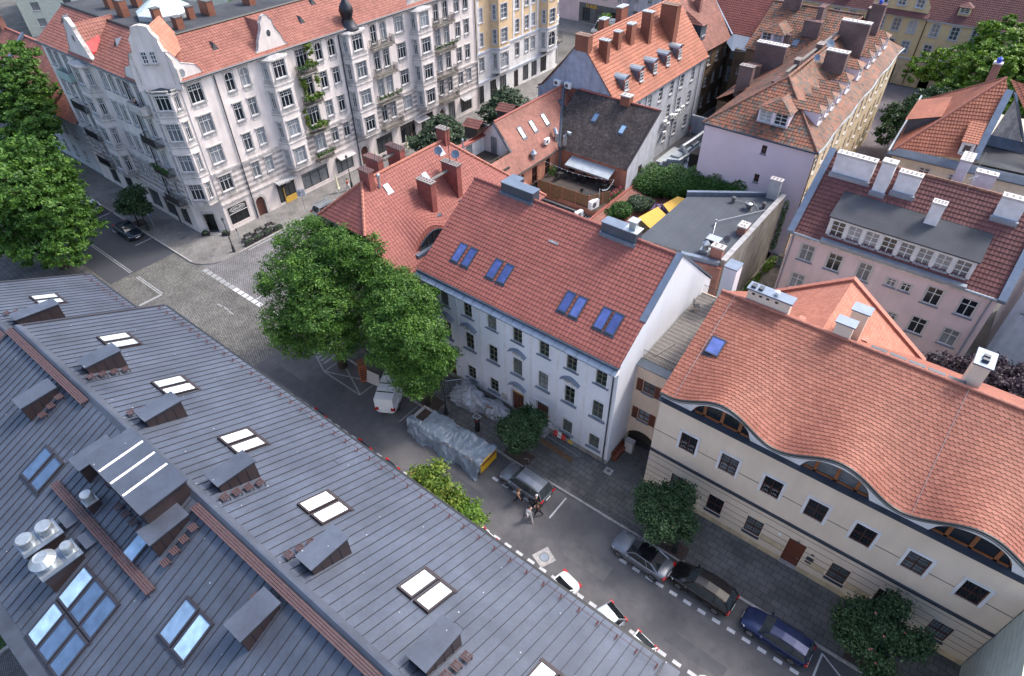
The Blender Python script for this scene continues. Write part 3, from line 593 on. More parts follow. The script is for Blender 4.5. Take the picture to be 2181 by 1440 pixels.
def text(par, body, loc, rot, size, m, ext=.01, align='CENTER', name='lettering'):
    cu = bpy.data.curves.new(name, 'FONT'); cu.body = body; cu.size = size; cu.extrude = ext; cu.align_x = align; cu.align_y = 'CENTER'; cu.resolution_u = 2
    o = bpy.data.objects.new(name, cu); C.objects.link(o); bpy.context.view_layer.update(); dg = bpy.context.evaluated_depsgraph_get(); me = bpy.data.meshes.new_from_object(o.evaluated_get(dg)); bpy.data.objects.remove(o)
    me.materials.clear(); me.materials.append(MT[m]); q = bpy.data.objects.new(name, me); C.objects.link(q); q.parent = par
    bs = Vector(par['base']) if par is not None and 'base' in par else Vector((0, 0, 0)); q.location = Vector(loc)-bs; q.rotation_euler = rot; return q
# ================================================================ SETTING
def crack(m, n, l, b, tc):
    src = b.inputs['Base Color'].links[0].from_socket
    t = n.new('ShaderNodeTexNoise'); t.inputs['Scale'].default_value = .16; t.inputs['Detail'].default_value = 9; t.inputs['Roughness'].default_value = .7; l.new(tc.outputs['Object'], t.inputs[0])
    cr = n.new('ShaderNodeValToRGB'); cr.color_ramp.elements[0].position = .42; cr.color_ramp.elements[0].color = (.72, .72, .75, 1); cr.color_ramp.elements[1].position = .6; cr.color_ramp.elements[1].color = (1.25, 1.2, 1.15, 1); l.new(t.outputs[0], cr.inputs[0])
    vm = n.new('ShaderNodeVectorMath'); vm.operation = 'MULTIPLY'; l.new(src, vm.inputs[0]); l.new(cr.outputs[0], vm.inputs[1]); l.new(vm.outputs[0], b.inputs['Base Color'])
mat('asphalt', (.086, .087, .094), .85, var=.12, vs=.5, fine=.16, fs=38, bump=.3, bs=90, extra=crack)
mat('asphalt_new', (.043, .046, .056), .8, var=.06, vs=.4, fine=.1, fs=40, bump=.2, bs=90)
mat('ground_grey', (.10, .10, .095), .95, var=.3, vs=.3, fine=.2, bump=.3)
brickmat('cobbles', (.21, .205, .20), (.12, .12, .12), (.05, .052, .045), .22, .17, .03, rot=R(45), var=.25, bump=.8)
brickmat('setts_street', (.22, .215, .225), (.15, .15, .16), (.07, .07, .07), .24, .2, .03, rot=R(90), var=.2, bump=.8)
brickmat('setts_purple', (.25, .21, .24), (.17, .15, .17), (.08, .08, .08), .2, .16, .025, rot=R(90), var=.15, bump=.6)
brickmat('slabs', (.125, .12, .118), (.095, .094, .093), (.042, .042, .04), .7, .5, .02, rot=0, var=.3, bump=.5)
brickmat('slabs_light', (.19, .185, .18), (.15, .147, .145), (.09, .09, .088), .5, .5, .015, rot=R(90), var=.2, bump=.3)
brickmat('small_setts', (.16, .16, .16), (.10, .10, .105), (.045, .045, .045), .12, .12, .02, rot=R(30), var=.15, bump=.7)
mat('kerb_stone', (.30, .29, .285), .85, var=.2, vs=3, fine=.15); mat('gravel', (.20, .18, .15), .95, var=.3, vs=2, fine=.3, bump=.6)
def sheet(name, poly, z, m, h=0, side='kerb_stone'):
    b = MB(); b.face([(p[0], p[1], z) for p in poly], m)
    if h:
        for i in range(len(poly)): a, c = poly[i], poly[(i+1) % len(poly)]; b.face([(a[0], a[1], z-h), (c[0], c[1], z-h), (c[0], c[1], z), (a[0], a[1], z)], side)
    return struct(b.build(name))
def rc(x0, x1, y0, y1): return [(x0, y0), (x1, y0), (x1, y1), (x0, y1)]
sheet('ground', rc(-1500, 1500, -1500, 1500), -.03, 'ground_grey')
sheet('road', rc(-260, -69.4, 16.8, 24.6), .0, 'asphalt_new')
sheet('road', rc(-45.9, 90, 14.5, 25.3), .0, 'asphalt')
sheet('cobbled_junction', [(-69.4, 16.8), (-45.9, 16.8), (-45.9, 25.2), (-52, 24.9), (-69.4, 24.9)], .0, 'cobbles')
sheet('cobbled_street', [(-66, 24.9), (-52, 24.9), (-52, 150), (-63.9, 150), (-63.9, 26)], .0, 'setts_street')
corner = [(-260, 24.45), (-65.94, 24.45), (-65.3, 24.62), (-64.36, 25.26), (-63.75, 25.9), (-63.34, 26.7), (-63.25, 28.5), (-63.25, 115), (-69.2, 119), (-69.2, 29), (-72, 28.7), (-260, 28.7)]
sheet('pavement', corner, .12, 'slabs_light', .16)
sheet('pavement', [(-52.2, 25.2), (-51.4, 24.75), (-30, 24.62), (-13, 24.95), (10, 25.35), (60, 26), (60, 30), (-51.9, 30)], .12, 'slabs', .16)
sheet('pavement', [(-52.2, 30), (-46, 30), (-46, 70), (-48, 112), (-52.2, 112)], .12, 'slabs_light', .16)
sheet('pavement', rc(-260, -46, 9, 16.7), .12, 'slabs', .16); sheet('pavement', rc(-46, 60, 9, 14.4), .12, 'slabs', .16)
mat('asphalt_patch', (.062, .064, .072), .85, var=.15, vs=1.5, fine=.2, fs=38, bump=.3, bs=90); mat('asphalt_pale', (.115, .112, .112), .9, var=.2, vs=1.2, fine=.2, fs=38, bump=.3, bs=90)
for x0, x1, y0, y1, m_ in ((-12, -8.6, 20.6, 21.9, 'asphalt_pale'), (-44, -36, 18.9, 20.2, 'asphalt_patch'), (-3.5, .5, 19.6, 20.5, 'asphalt_patch'), (-24, -19.5, 20.2, 21.0, 'asphalt_patch'), (3.5, 8, 20.8, 21.6, 'asphalt_pale'), (-86, -80, 20.6, 21.6, 'asphalt_patch')): sheet('road_patch', rc(x0, x1, y0, y1), .003, m_)
sheet('square', rc(-130, -63.25, 119, 190), .004, 'slabs_light')
sheet('cobbled_lane', [(-15.4, 62), (-7.4, 62), (-8.2, 105), (-2, 128), (-22, 128.5), (-16.3, 105)], .004, 'setts_purple')
sheet('alley', rc(-36.6, -24, 66, 98), .004, 'asphalt')
sheet('courtyard', rc(-14.4, -11, 50, 66), .006, 'gravel'); sheet('courtyard', rc(-31, -14.4, 44, 66), .004, 'concrete_dark')
sheet('gateway', rc(-13.7, -10.9, 28.6, 33), .128, 'small_setts')
b = MB()
for (x0, x1, y, s) in ((-120, -66, 24.45, 0), (-51.4, -29, 24.6, .0), (-29, -13, 24.7, .016), (-13, 60, 24.95, .0145)):
    n = int((x1-x0)/1.0)
    for i in range(n): xa = x0+i; b.box(xa+.01, xa+.99, y+s*(xa-x0)-.001, y+s*(xa-x0)+.16, 0, .135, 'kerb_stone')
for i in range(80): b.box(-63.4, -63.24, 29+i+.01, 29+i+.99, 0, .135, 'kerb_stone')
struct(b.build('kerb'))
# --- painted lines
b = MB(); Z = .006
def ln(x0, y0, x1, y1, w_=.12, m='paint_line', z=Z):
    d = Vector((x1-x0, y1-y0)).normalized(); q = Vector((-d.y, d.x))*w_/2
    b.face([(x0-q.x, y0-q.y, z), (x1-q.x, y1-q.y, z), (x1+q.x, y1+q.y, z), (x0+q.x, y0+q.y, z)], m)
for i in range(-18, 16):
    x = -2.36+1.03*i
    if x > -15.3 and x < -5.5 and not (x > -5.9): continue
    if -30.5 < x < -20.8: continue
    ln(x-.27, 22.8+.009*(x+2), x+.27, 22.8+.009*(x+2.5), .24)
ln(-8.6, 22.75, -8.05, 22.75, .24); ln(-7.55, 22.75, -7, 22.75, .24); ln(-6.5, 22.75, -5.95, 22.75, .24)
for i in range(-36, 16):
    x = -6.25+1.03*i
    if -45.8 < x < 10: ln(x-.28, 18.72+.012*(x+16.5)*.6, x+.28, 18.72+.012*(x+17)*.6, .24)
ln(-14.46, 22.4, -14.46, 24.6); ln(-30.15, 22.2, -30.15, 24.4, .1, 'paint_worn'); ln(4.85, 23.2, 4.85, 25.0); ln(4.9, 24.95, 8.6, 23.0, .1); ln(4.9, 23.1, 9, 23.15, .1)
ln(-74.53, 22.4, -74.53, 24.4, .1); ln(-84.3, 22.3, -84.3, 24.3, .1); ln(-80, 22.4, -79.2, 22.4, .1)
for y in (19.2, 19.42): ln(-110, y, -69.7, y, .1, 'paint_worn'); ln(-68.4, y, -63.3, y, .13, 'paint_worn')
ln(-63.2, 19.3, -63.3, 16.8, .3, 'paint_worn')
for q in ((-40.1, 22.25, -35.2, 22.25), (-40.1, 22.25, -40.1, 24.3), (-35.2, 22.25, -35.2, 24.3), (-40.1, 22.3, -35.2, 24.2), (-40.1, 24.3, -35.2, 22.3), (-40.1, 22.25, -43.5, 23.6)): ln(*q, .12, 'paint_worn')
for i in range(5): ln(-41-.5*i, 22.9+.1*i, -41-.5*i, 24.4, .2, 'paint_worn')
for i in range(13): x = -63.7+i*.83; ln(x, 24.62, x+.68, 24.62, .55, 'paint_line' if i > 6 else 'paint_worn')
ln(-54.4, 25.0, -54.4, 32, .14); ln(-63.0, 30, -63.0, 36, .2, 'paint_worn')
for x, y in ((-57, 22), (-56, 22.1), (-55, 22)): ln(x, y, x+.8, y, .15, 'paint_worn')
struct(b.build('road_markings'))
b = MB()
def disc(x, y, r, m, z, n=20): b.face([(x+r*math.cos(6.2832*i/n), y+r*math.sin(6.2832*i/n), z) for i in range(n)], m)
b.face([(p[0], p[1], .006) for p in ((-13.7, 19.2), (-12.6, 18.8), (-12.1, 19.9), (-13.2, 20.4))], 'kerb_stone'); disc(-12.9, 19.6, .36, 'concrete_dark', .010); disc(-12.9, 19.6, .3, 'sill_slate', .013)
b.box(-13.5, -12.85, 28.35, 28.95, .1, .132, 'kerb_stone'); disc(-13.18, 28.69, .17, 'concrete_dark', .136)
for x, y in ((-71.3, 26.6), (-66.1, 27.5), (-65.2, 26.6), (-64.6, 35)): disc(x, y, .3, 'concrete_dark', .126)
disc(-57.5, 18.6, .45, 'concrete_dark', .006)
for x, y, s in ((-14.5, 21.0, .3), (-9, 21.5, .5), (-3, 20.5, .4)): pass
struct(b.build('manhole_covers'))
# planting beds in the pavement
for i, (x0, x1, y0, y1) in enumerate(((-20.95, -18.6, 24.95, 26.25), (-30.2, -28.4, 24.9, 26.2), (-7.4, -5.0, 25.2, 26.4), (5.9, 8.3, 25.5, 26.8), (-79.6, -77.8, 24.65, 25.9))):
    sheet('planting_bed', rc(x0, x1, y0, y1), .135, 'soil')
# sett strip across the pavement
b = MB(); b.face([(p[0], p[1], .124) for p in rc(-13.55, -12.9, 25.1, 28.3)], 'small_setts'); b.face([(p[0], p[1], .124) for p in rc(-12.8, -8.2, 25.15, 25.7)], 'small_setts'); struct(b.build('sett_strip'))
def grass(name, x0, x1, y0, y1, z=0, n=5000, lab=None):
    g = leaves(name, [((x0+x1)/2, (y0+y1)/2, z+.05, (x1-x0)*.55, (y1-y0)*.55, .04)], n, .22, 'leaf_grass', None, 3, shell=0, flat=1.5)
    return tag(g, lab or 'mown grass seen behind the dark metal roof', 'grass', kind='stuff')
sheet('lawn', [(-60, -30), (-36.6, -30), (-36.6, -3.5), (-60, -3.5)], .01, 'leaf_grass'); sheet('path', [(-36.4, -30), (-20, -30), (-20, -3.5), (-36.4, -3.5)], .01, 'small_setts')
b = MB(); b.box(-36.6, -36.4, -30, -3.4, 0, .15, 'kerb_stone'); struct(b.build('kerb'))
grass('grass', -44, -36.8, -13, -3.6, 0, 6000); sheet('lawn', rc(-185, -130, 78, 120), .01, 'leaf_grass')
# ================================================================ FOREGROUND METAL-ROOFED BUILDING
TK = math.tan(R(24)); RY, RZ = 4.08, 18.86
H0 = house('metal_roofed_building', 'large foreground building under a grey standing seam metal roof with skylights', 'building', (-20, 4, 0))
def seam_roof(x0, x1, dz, name='roof'):
    fz = lambda Y: RZ+dz-TK*abs(Y-RY)
    b = MB(); ye, yb = 11.65, -3.55
    for (ya, yb_) in ((ye, RY), (RY, yb)):
        b.face([(x0, ya, fz(ya)), (x0, yb_, fz(yb_)), (x1, yb_, fz(yb_)), (x1, ya, fz(ya))], 'zinc_roof')
    n = int((x1-x0)/.455); nn = Vector((0, math.sin(R(24)), math.cos(R(24))))
    for i in range(n+1):
        x = x0+.03+i*(x1-x0-.06)/n
        for s in (1, -1):
            y0, y1 = (RY+.3, ye) if s > 0 else (RY-.25, yb)
            b.hexa([(x-.012, y0, fz(y0)), (x+.012, y0, fz(y0)), (x+.012, y1, fz(y1)), (x-.012, y1, fz(y1)), (x-.007, y0, fz(y0)+.04), (x+.007, y0, fz(y0)+.04), (x+.007, y1, fz(y1)+.04), (x-.007, y1, fz(y1)+.04)], 'zinc_seam')
    gq = random.Random(int(x1)); w_ = (x1-x0-.06)/n
    for i in range(n):       # cross joints of the sheets
        for y0, y1 in ((RY+.5, ye-.4), (yb+.4, RY-.5)):
            if gq.random() < .05: y = gq.uniform(y0, y1); x = x0+.03+i*w_; b.box(x+.02, x+w_-.02, y-.012, y+.012, fz(y)-.01, fz(y)+.012, 'zinc_seam')
    o = b.build(name, H0)
    b = MB(); b.hexa([(x0, RY-.22, fz(RY-.22)+.01), (x1, RY-.22, fz(RY-.22)+.01), (x1, RY+.3, fz(RY+.3)+.01), (x0, RY+.3, fz(RY+.3)+.01), (x0, RY-.02, RZ+dz+.12), (x1, RY-.02, RZ+dz+.12), (x1, RY+.06, RZ+dz+.12), (x0, RY+.06, RZ+dz+.12)], 'zinc_roof'); b.build('ridge_cap', o)
    b = MB(); b.box(x0, x1, ye-.02, ye+.14, fz(ye)-.2, fz(ye)-.03, 'black_iron'); b.build('gutter', o)
    b = MB(); b.box(x0, x1, yb-.6, yb, fz(yb)-.45, fz(yb)-.02, 'dark_slate'); b.build('box_gutter', o)
    for xx in (x0,):
        b = MB()
        for ya, yb_ in ((ye, RY), (RY, yb)):
            b.hexa([(xx-.14, ya, fz(ya)-.25), (xx+.02, ya, fz(ya)-.25), (xx+.02, yb_, fz(yb_)-.25), (xx-.14, yb_, fz(yb_)-.25), (xx-.14, ya, fz(ya)+.07), (xx+.02, ya, fz(ya)+.07), (xx+.02, yb_, fz(yb_)+.07), (xx-.14, yb_, fz(yb_)+.07)], 'zinc_seam')
        b.build('verge', o)
    return fz, o
fz, H0roof = seam_roof(-38.6, -1.75, 0); fz2, H0low = seam_roof(-51.9, -38.62, -3.35, 'lower_roof')
b = MB(); b.box(-38.4, -2.0, -3.4, 11.1, 0, 15.2, 'plaster_grey'); b.prism([(-38.45, -3.4), (-38.45, 11.1), (-38.3, 11.1), (-38.3, -3.4)], 0, 15, 'brown_metal')
for x in (-38.5, -2.0): b.face([(x, -3.4, 15.1), (x, 11.1, 15.1), (x, 11.1, fz(11.1)-.1), (x, RY, RZ-.1), (x, -3.4, fz(-3.4)-.1)], 'brown_metal')
b.box(-51.6, -38.6, -3.4, 11.1, 0, 11.9, 'plaster_grey'); b.face([(-51.6, -3.4, 11.9), (-51.6, 11.1, 11.9), (-51.6, 11.1, fz2(11.1)-.1), (-51.6, RY, RZ-3.45), (-51.6, -3.4, fz2(-3.4)-.1)], 'plaster_grey'); b.build('walls', H0)
bs = b
SN, CS = math.sin(R(24)), math.cos(R(24))
def fsky(xc, y, f, side, w_=.8, h_=1.62, glass='glass_painted_sky'):
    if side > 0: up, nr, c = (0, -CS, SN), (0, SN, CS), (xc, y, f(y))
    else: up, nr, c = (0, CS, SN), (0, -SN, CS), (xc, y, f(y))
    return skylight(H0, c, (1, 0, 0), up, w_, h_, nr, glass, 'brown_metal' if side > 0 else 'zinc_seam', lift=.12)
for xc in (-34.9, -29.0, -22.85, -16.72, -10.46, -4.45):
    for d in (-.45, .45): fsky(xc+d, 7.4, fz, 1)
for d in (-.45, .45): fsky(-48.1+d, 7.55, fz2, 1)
for xc in (-29.0, -16.7, -36.6):
    for d in (-.48, .48): fsky(xc+d, .67, fz, -1, .86, 1.66, 'glass_bluish')
for i in range(3):
    for yy in (-1.15, -2.7): fsky(-22.45+i*.98, yy, fz, -1, .92, 1.62, 'glass_bluish')
fsky(-21.3, 1.2, fz, -1, .86, 1.5, 'glass_bluish')
def vent(x1, y0, y1, f, h0, h1, w_=.86, s=1):     # wedge shaped duct housing, x1 its right side
    b = MB(); x0 = x1-w_
    pts = [(y0, f(y0)), (y1, f(y1))]
    za, zb = f(y0)+h0, f(y1)+h1
    b.hexa([(x0, y0, f(y0)-.05), (x1, y0, f(y0)-.05), (x1, y1, f(y1)-.05), (x0, y1, f(y1)-.05), (x0, y0, za), (x1, y0, za), (x1, y1, zb), (x0, y1, zb)], 'brown_metal')
    for q in (.25, .5, .75):
        y = y0+(y1-y0)*q; b.box(x1, x1+.02, y-.012, y+.012, f(y), f(y)+(h0+(h1-h0)*q)*.8, 'zinc_seam')
    o = b.build('vent_box', H0); b = MB(); e = .07; ya, yb = min(y0, y1), max(y0, y1); zA, zB = (za, zb) if y0 < y1 else (zb, za)
    for k, dz in ((0, 0), (.035, -.07), (.06, -.14)):
        b.hexa([(x0-e+k, ya-e+k, zA+.005+dz), (x1+e-k, ya-e+k, zA+.005+dz), (x1+e-k, yb+e-k, zB+.005+dz), (x0-e+k, yb+e-k, zB+.005+dz), (x0-e+k, ya-e+k, zA+.05+dz), (x1+e-k, ya-e+k, zA+.05+dz), (x1+e-k, yb+e-k, zB+.05+dz), (x0-e+k, yb+e-k, zB+.05+dz)], 'zinc_roof' if k == 0 else 'zinc_seam')
    b.build('vent_lid', o)
def step(x, y, f):
    b = MB(); z = f(y)+.20
    for i in range(4): b.box(x-.19, x+.19, y-.16+i*.085, y-.10+i*.085, z, z+.03, 'grate_brown')
    b.box(x-.17, x-.14, y-.15, y+.17, z-.03, z, 'grate_brown'); b.box(x+.14, x+.17, y-.15, y+.17, z-.03, z, 'grate_brown'); b.box(x-.16, x-.13, y+.1, y+.14, f(y)-.08, z, 'brown_metal'); b.box(x+.13, x+.16, y+.1, y+.14, f(y)-.08, z, 'brown_metal'); b.build('roof_step', H0)
for i, xr in enumerate((-32.0, -26.1, -20.1, -13.86, -7.8)):
    vent(xr, 4.85, 6.6, fz, .5, 1.15)
    if i % 2 == 0:
        for j in range(4): step(xr+.5, 4.75+j*.52, fz)
    else:
        for j in range(3): step(xr-1.35, 4.75+j*.5, fz)
vent(-44.7, 4.9, 7.4, fz2, .5, 1.3); [step(-46.5, 4.9+j*.5, fz2) for j in range(2)]
for xr in (-32.0, -25.96, -20.0, -13.84): vent(xr, 3.25, 1.6, fz, .35, 1.0, .9)
for j in range(4): step(-19.45, 3.1-j*.5, fz)
for j in range(3): step(-31.5, 3.1-j*.5, fz)
for j in range(5): step(-21.0-j*.62, 1.75, fz)
step(-14.9, 2.9, fz); step(-25.4, 1.2, fz); step(-24.8, 2.1, fz)
def walkway(x0, x1, y, f):
    b = MB(); z = f(y)+.18
    for i in range(4): b.box(x0, x1, y-.19+i*.1, y-.11+i*.1, z, z+.035, 'grate_brown')
    n = int((x1-x0)/.9)
    for i in range(n+1):
        x = x0+(x1-x0)*i/n; b.box(x-.025, x+.025, y-.18, y+.19, z-.04, z, 'brown_metal'); b.box(x-.02, x+.02, y-.17, y-.13, f(y)-.1, z, 'brown_metal')
    b.build('walkway', H0)
walkway(-38.7, -29.8, 3.68, fz); walkway(-20.15, -1.8, 3.68, fz); walkway(-27.6, -19.1, .6, fz); walkway(-51.5, -39.0, 3.7, fz2)
b = MB(); b.hexa([(-25.35, 2.05, 17.5), (-20.85, 2.05, 17.5), (-20.85, 4.0, 18.4), (-25.35, 4.0, 18.4), (-25.35, 2.05, 19.62), (-20.85, 2.05, 19.62), (-20.85, 4.0, 19.7), (-25.35, 4.0, 19.7)], 'brown_metal'); o = b.build('lift_housing', H0)
b = MB()
for k, z in ((.0, .02), (.05, -.06), (.08, -.13)): b.hexa([(-25.45+k, 1.95+k, 19.62+z), (-20.75-k, 1.95+k, 19.62+z), (-20.75-k, 4.1-k, 19.7+z), (-25.45+k, 4.1-k, 19.7+z), (-25.45+k, 1.95+k, 19.67+z), (-20.75-k, 1.95+k, 19.67+z), (-20.75-k, 4.1-k, 19.75+z), (-25.45+k, 4.1-k, 19.75+z)], 'zinc_roof' if k == 0 else 'zinc_seam')
for x in (-24.2, -23.2, -22.2): b.hexa([(x-.06, 2.0, 19.69), (x+.06, 2.0, 19.69), (x+.06, 4.0, 19.77), (x-.06, 4.0, 19.77), (x-.06, 2.0, 19.705), (x+.06, 2.0, 19.705), (x+.06, 4.0, 19.785), (x-.06, 4.0, 19.785)], 'white_sign')
b.build('lid', o)
def fan(x, y, z, r, par, tilt=False):
    b = MB(); b.box(x-r*1.1, x+r*1.1, y-r*1.1, y+r*1.1, z, z+.05, 'galv')
    if tilt: b.lathe((x, y, z+.05), [(r*.8, 0), (r*.85, .3), (r*1.25, .38), (r*.65, .62), (r*.5, .60)], 18, 'galv')
    else: b.lathe((x, y, z+.05), [(r*.85, 0), (r*.85, .12), (r, .14), (r, .42), (r*.9, .47)], 18, 'galv')
    b.build('roof_fan', par)
for (x, y0, y1, fans) in ((-25.4, -1.85, -.35, ((-25.4, -1.5, .33, 0), (-25.4, -.72, .33, 0))), (-23.7, -1.85, -.3, ((-23.75, -1.45, .42, 1), (-23.65, -.55, .24, 0)))):
    b = MB(); zt = fz(y1)+.35; b.hexa([(x-.5, y0, fz(y0)-.05), (x+.5, y0, fz(y0)-.05), (x+.5, y1, fz(y1)-.05), (x-.5, y1, fz(y1)-.05), (x-.5, y0, zt), (x+.5, y0, zt), (x+.5, y1, zt), (x-.5, y1, zt)], 'brown_metal'); b.box(x-.56, x+.56, y0-.06, y1+.06, zt+.001, zt+.05, 'zinc_light'); o = b.build('fan_base', H0)
    for q in fans: fan(q[0], q[1], zt+.05, q[2], o, q[3])
    b = MB(); b.box(x-.45, x+.45, y1+.2, y1+.9, fz(y1+.5)+.1, fz(y1+.5)+.14, 'zinc_roof'); b.build('flashing', o)
b = MB(); b.box(-25.1, -24.5, .9, 1.4, 17.3, 18.0, 'brown_metal'); o = b.build('fan_base', H0); fan(-24.8, 1.15, 18.0, .25, o)
# snow guards with two wires above the street eave
for (xa, xb, f) in ((-38.3, -1.9, fz), (-51.6, -38.9, fz2)):
    n = int((xb-xa)/.91)
    for i in range(n+1):
        x = xa+(xb-xa)*i/n; y = 11.2; b = MB(); b.tube([(x, y-.16, f(y-.16)+.05), (x, y+.02, f(y)+.07), (x, y+.04, f(y)+.26)], .018, 'snow_red', 4); b.box(x-.04, x+.04, y-.05, y+.05, f(y)+.045, f(y)+.075, 'snow_red'); b.build('snow_guard', H0)
    b = MB(); [b.tube([(xa, 11.24, f(11.2)+h), (xb, 11.24, f(11.2)+h)], .007, 'snow_red', 4) for h in (.13, .24)]; b.build('snow_guard_wire', H0)
for x in (-44, -38, -32, -25, -18):
    pass
F = Fr(-51.6, -3.4, -90)
# neighbour at the lower right corner: parapet with a stone ball
H9 = house('neighbouring_house', 'corner of a house with a stone ball finial beside the metal roof eave', 'house', (1, 8, 0))
b = MB(); b.box(-1.7, 8, -6, 10.8, 0, 13.2, 'plaster_cream'); b.build('walls', H9)
b = MB(); b.tiles([(8, 11.4, 13.2), (-1.1, 11.4, 13.2), (-1.1, 4.5, 17.4), (8, 4.5, 17.4)], 'tile_faded', kind='flat'); rf = b.build('roof', H9)
b = MB(); b.box(-1.75, -1.1, 4.5, 11.9, 12.8, 15.0, 'zinc_roof'); b.build('flashing', rf)
b = MB(); b.box(-1.0, 8.5, 11.5, 12.0, 12.4, 13.55, 'zinc_light'); b.box(-.2, 8.5, 12.0, 12.5, 11, 13.3, 'stone_pale'); b.build('parapet', H9)
b = MB(); b.lathe((-.1, 12.1, 13.3), [(.4, 0), (.4, .3), (.2, .45), (.2, .55), (.42, .7), (.55, 1.0), (.5, 1.3), (.3, 1.5), (.05, 1.6)], 16, 'stone_pale'); b.build('ball_finial', H9, True)
b = MB(); b.box(2.2, 4.2, 11.9, 12.9, 12.8, 13.6, 'white_sign'); b.build('white_coping', H9)

# ================================================================ WHITE BAROQUE HOUSE WITH RED ROOF
H2 = house('white_baroque_house', 'white three storey house with a red tiled roof and eight blue roof windows', 'house', (-23, 36, 0))
X0, X1, YF = -32.9, -13.7, 29.13
RYm, RZm, EY, EZ = 36.6, 16.05, 28.95, 11.05; T2 = (RZm-EZ)/(RYm-EY)
F = Fr(X0, YF, 0); hol = []
cols = [-30.25, -27.7, -25.15, -22.6, -20.05, -17.55, -15.0]
rows = ((9.12, 1.45, .9), (5.72, 1.8, .92), (2.0, 1.5, .92))
door = {3: (1.35, 2.7, 1.3), 4: (1.5, 3.0, 1.25), 0: (1.3, 2.6, 1.3)}
WN = []
for i, x in enumerate(cols):
    for r_, (z, h, w_) in enumerate(rows):
        if r_ == 2 and i in door: hol.append((x-X0, door[i][0]+.1, door[i][2], door[i][1])); continue
        hol.append((x-X0, z, w_, h)); WN.append((x-X0, z, w_, h, r_, i))
b = MB(); b.wall(F, 0, X1-X0, 0, 10.75, hol, 'plaster_white', .24)
FG = Fr(X1, YF, 90)
b.face([FG.P(0, 0), FG.P(15, 0), FG.P(15, 9.6), FG.P(RYm-YF, RZm+.12), FG.P(2.9, 13.0), FG.P(.1, 11.1), FG.P(0, 10.8)], 'plaster_white')
b.face([(X0, YF, 0), (X0, 44.1, 0), (X0, 44.1, 9.6), (X0, RYm, RZm-.05), (X0, YF, 10.3)], 'plaster_white'); b.face([(X0, 44.1, 0), (X1, 44.1, 0), (X1, 44.1, 9.7), (X0, 44.1, 9.7)], 'plaster_white'); b.build('walls', H2)
b = MB()
for x in (-31.6, -28.95, -26.43, -23.9, -21.3, -18.8, -16.3, -13.95):      # lesenes between the windows
    b.fb(F, x-X0-.09, x-X0+.09, .6, 10.5, -.02, .035, 'white_trim')
b.fb(F, 0, X1-X0, 0, .55, -.02, .05, 'concrete'); b.fb(F, 0, X1-X0+.02, 10.5, 10.75, -.02, .2, 'white_trim'); b.build('pilasters', H2)
for (u, z, w_, h, r_, i) in WN: win(H2, F, u, z, w_, h, 'baroque', 'plaster_white')
def pediment(par, F, u, z, w_=1.7):
    b = MB(); n = 14; P = []
    for k in range(n+1):
        t = k/n*2-1; y = .42*max(0, math.cos(t*1.45))**1.3 if abs(t) < .72 else .42*max(0, math.cos(.72*1.45))**1.3*(1-(abs(t)-.72)/.28); P.append((t*w_/2, y))
    for k in range(n):
        (a, ya), (c, yc) = P[k], P[k+1]
        b.hexa([F.P(u+a, z+ya, .32), F.P(u+c, z+yc, .32), F.P(u+c, z+yc, -.02), F.P(u+a, z+ya, -.02), F.P(u+a, z+ya+.06, .32), F.P(u+c, z+yc+.06, .32), F.P(u+c, z+yc+.12, -.02), F.P(u+a, z+ya+.12, -.02)], 'sill_slate')
    o = b.build('pediment', par); g = random.Random(int(u*10)); b = MB()
    for k in range(20):
        a = g.uniform(-.42, .42)*w_*.8; zz = z-g.uniform(.02, .3)+.2*max(0, math.cos(a*2)); r_ = g.uniform(.05, .11); c = F.P(u+a, zz, .06); b.lathe((c[0], c[1], c[2]-r_), [(r_*.3, 0), (r_, r_*.7), (r_*.8, r_*1.5), (r_*.2, r_*1.9)], 7, 'stone_pale')
    b.build('relief', o, True)
for x, z in ((-27.7, 7.15), (-22.6, 7.15), (-17.55, 7.15), (-22.6, 3.35), (-30.25, 7.1)): pediment(H2, F, x-X0, z)
for i, x in enumerate(cols):
    if (x, 1) and i not in (): 
        b = MB(); b.fb(F, x-X0-.72, x-X0+.72, 4.66, 4.74, -.02, .17, 'sill_slate'); b.build('ledge', H2)
    if i in (1, 2, 5, 6): b = MB(); b.fb(F, x-X0-.68, x-X0+.68, 1.08, 1.16, -.02, .16, 'sill_slate'); b.build('ledge', H2)
for i, (zc, h, w_) in door.items():
    u = cols[i]-X0; b = MB(); z0 = .1+zc-h/2; z0 = max(z0, .12); zt = zc+.1+h/2; pm = {3: 'orange_wood', 4: 'door_wood', 0: 'door_wood'}[i]
    b.fb(F, u-w_/2, u+w_/2, z0, zt-.5, -.24, -.18, 'door_wood'); b.fb(F, u-w_/2, u+w_/2, zt-.5, zt, -.24, -.2, 'awning_yellow' if i == 3 else 'glass_dark')
    for q in (-.32, 0, .32): b.fb(F, u+q-.03, u+q+.03, z0, zt-.5, -.18, -.15, 'wood_dark')
    o = b.build('door', H2); b = MB(); k = .14
    for a0, a1, c0, c1 in ((u-w_/2-k, u-w_/2, z0, zt+k), (u+w_/2, u+w_/2+k, z0, zt+k), (u-w_/2, u+w_/2, zt, zt+k)): b.fb(F, a0, a1, c0, c1, -.02, .05, 'white_trim')
    b.build('door_surround', o)
    if i == 4: b = MB(); b.fb(F, u-.8, u+.9, .1, .28, 0, .9, 'kerb_stone'); b.fb(F, u-.7, u+.8, .28, .45, 0, .55, 'kerb_stone'); b.build('steps', H2)
b = MB(); b.fb(F, -17.6-X0-.4, -17.6-X0+.4, .6, .85, -.02, .06, 'black_iron'); b.build('cellar_grille', H2)
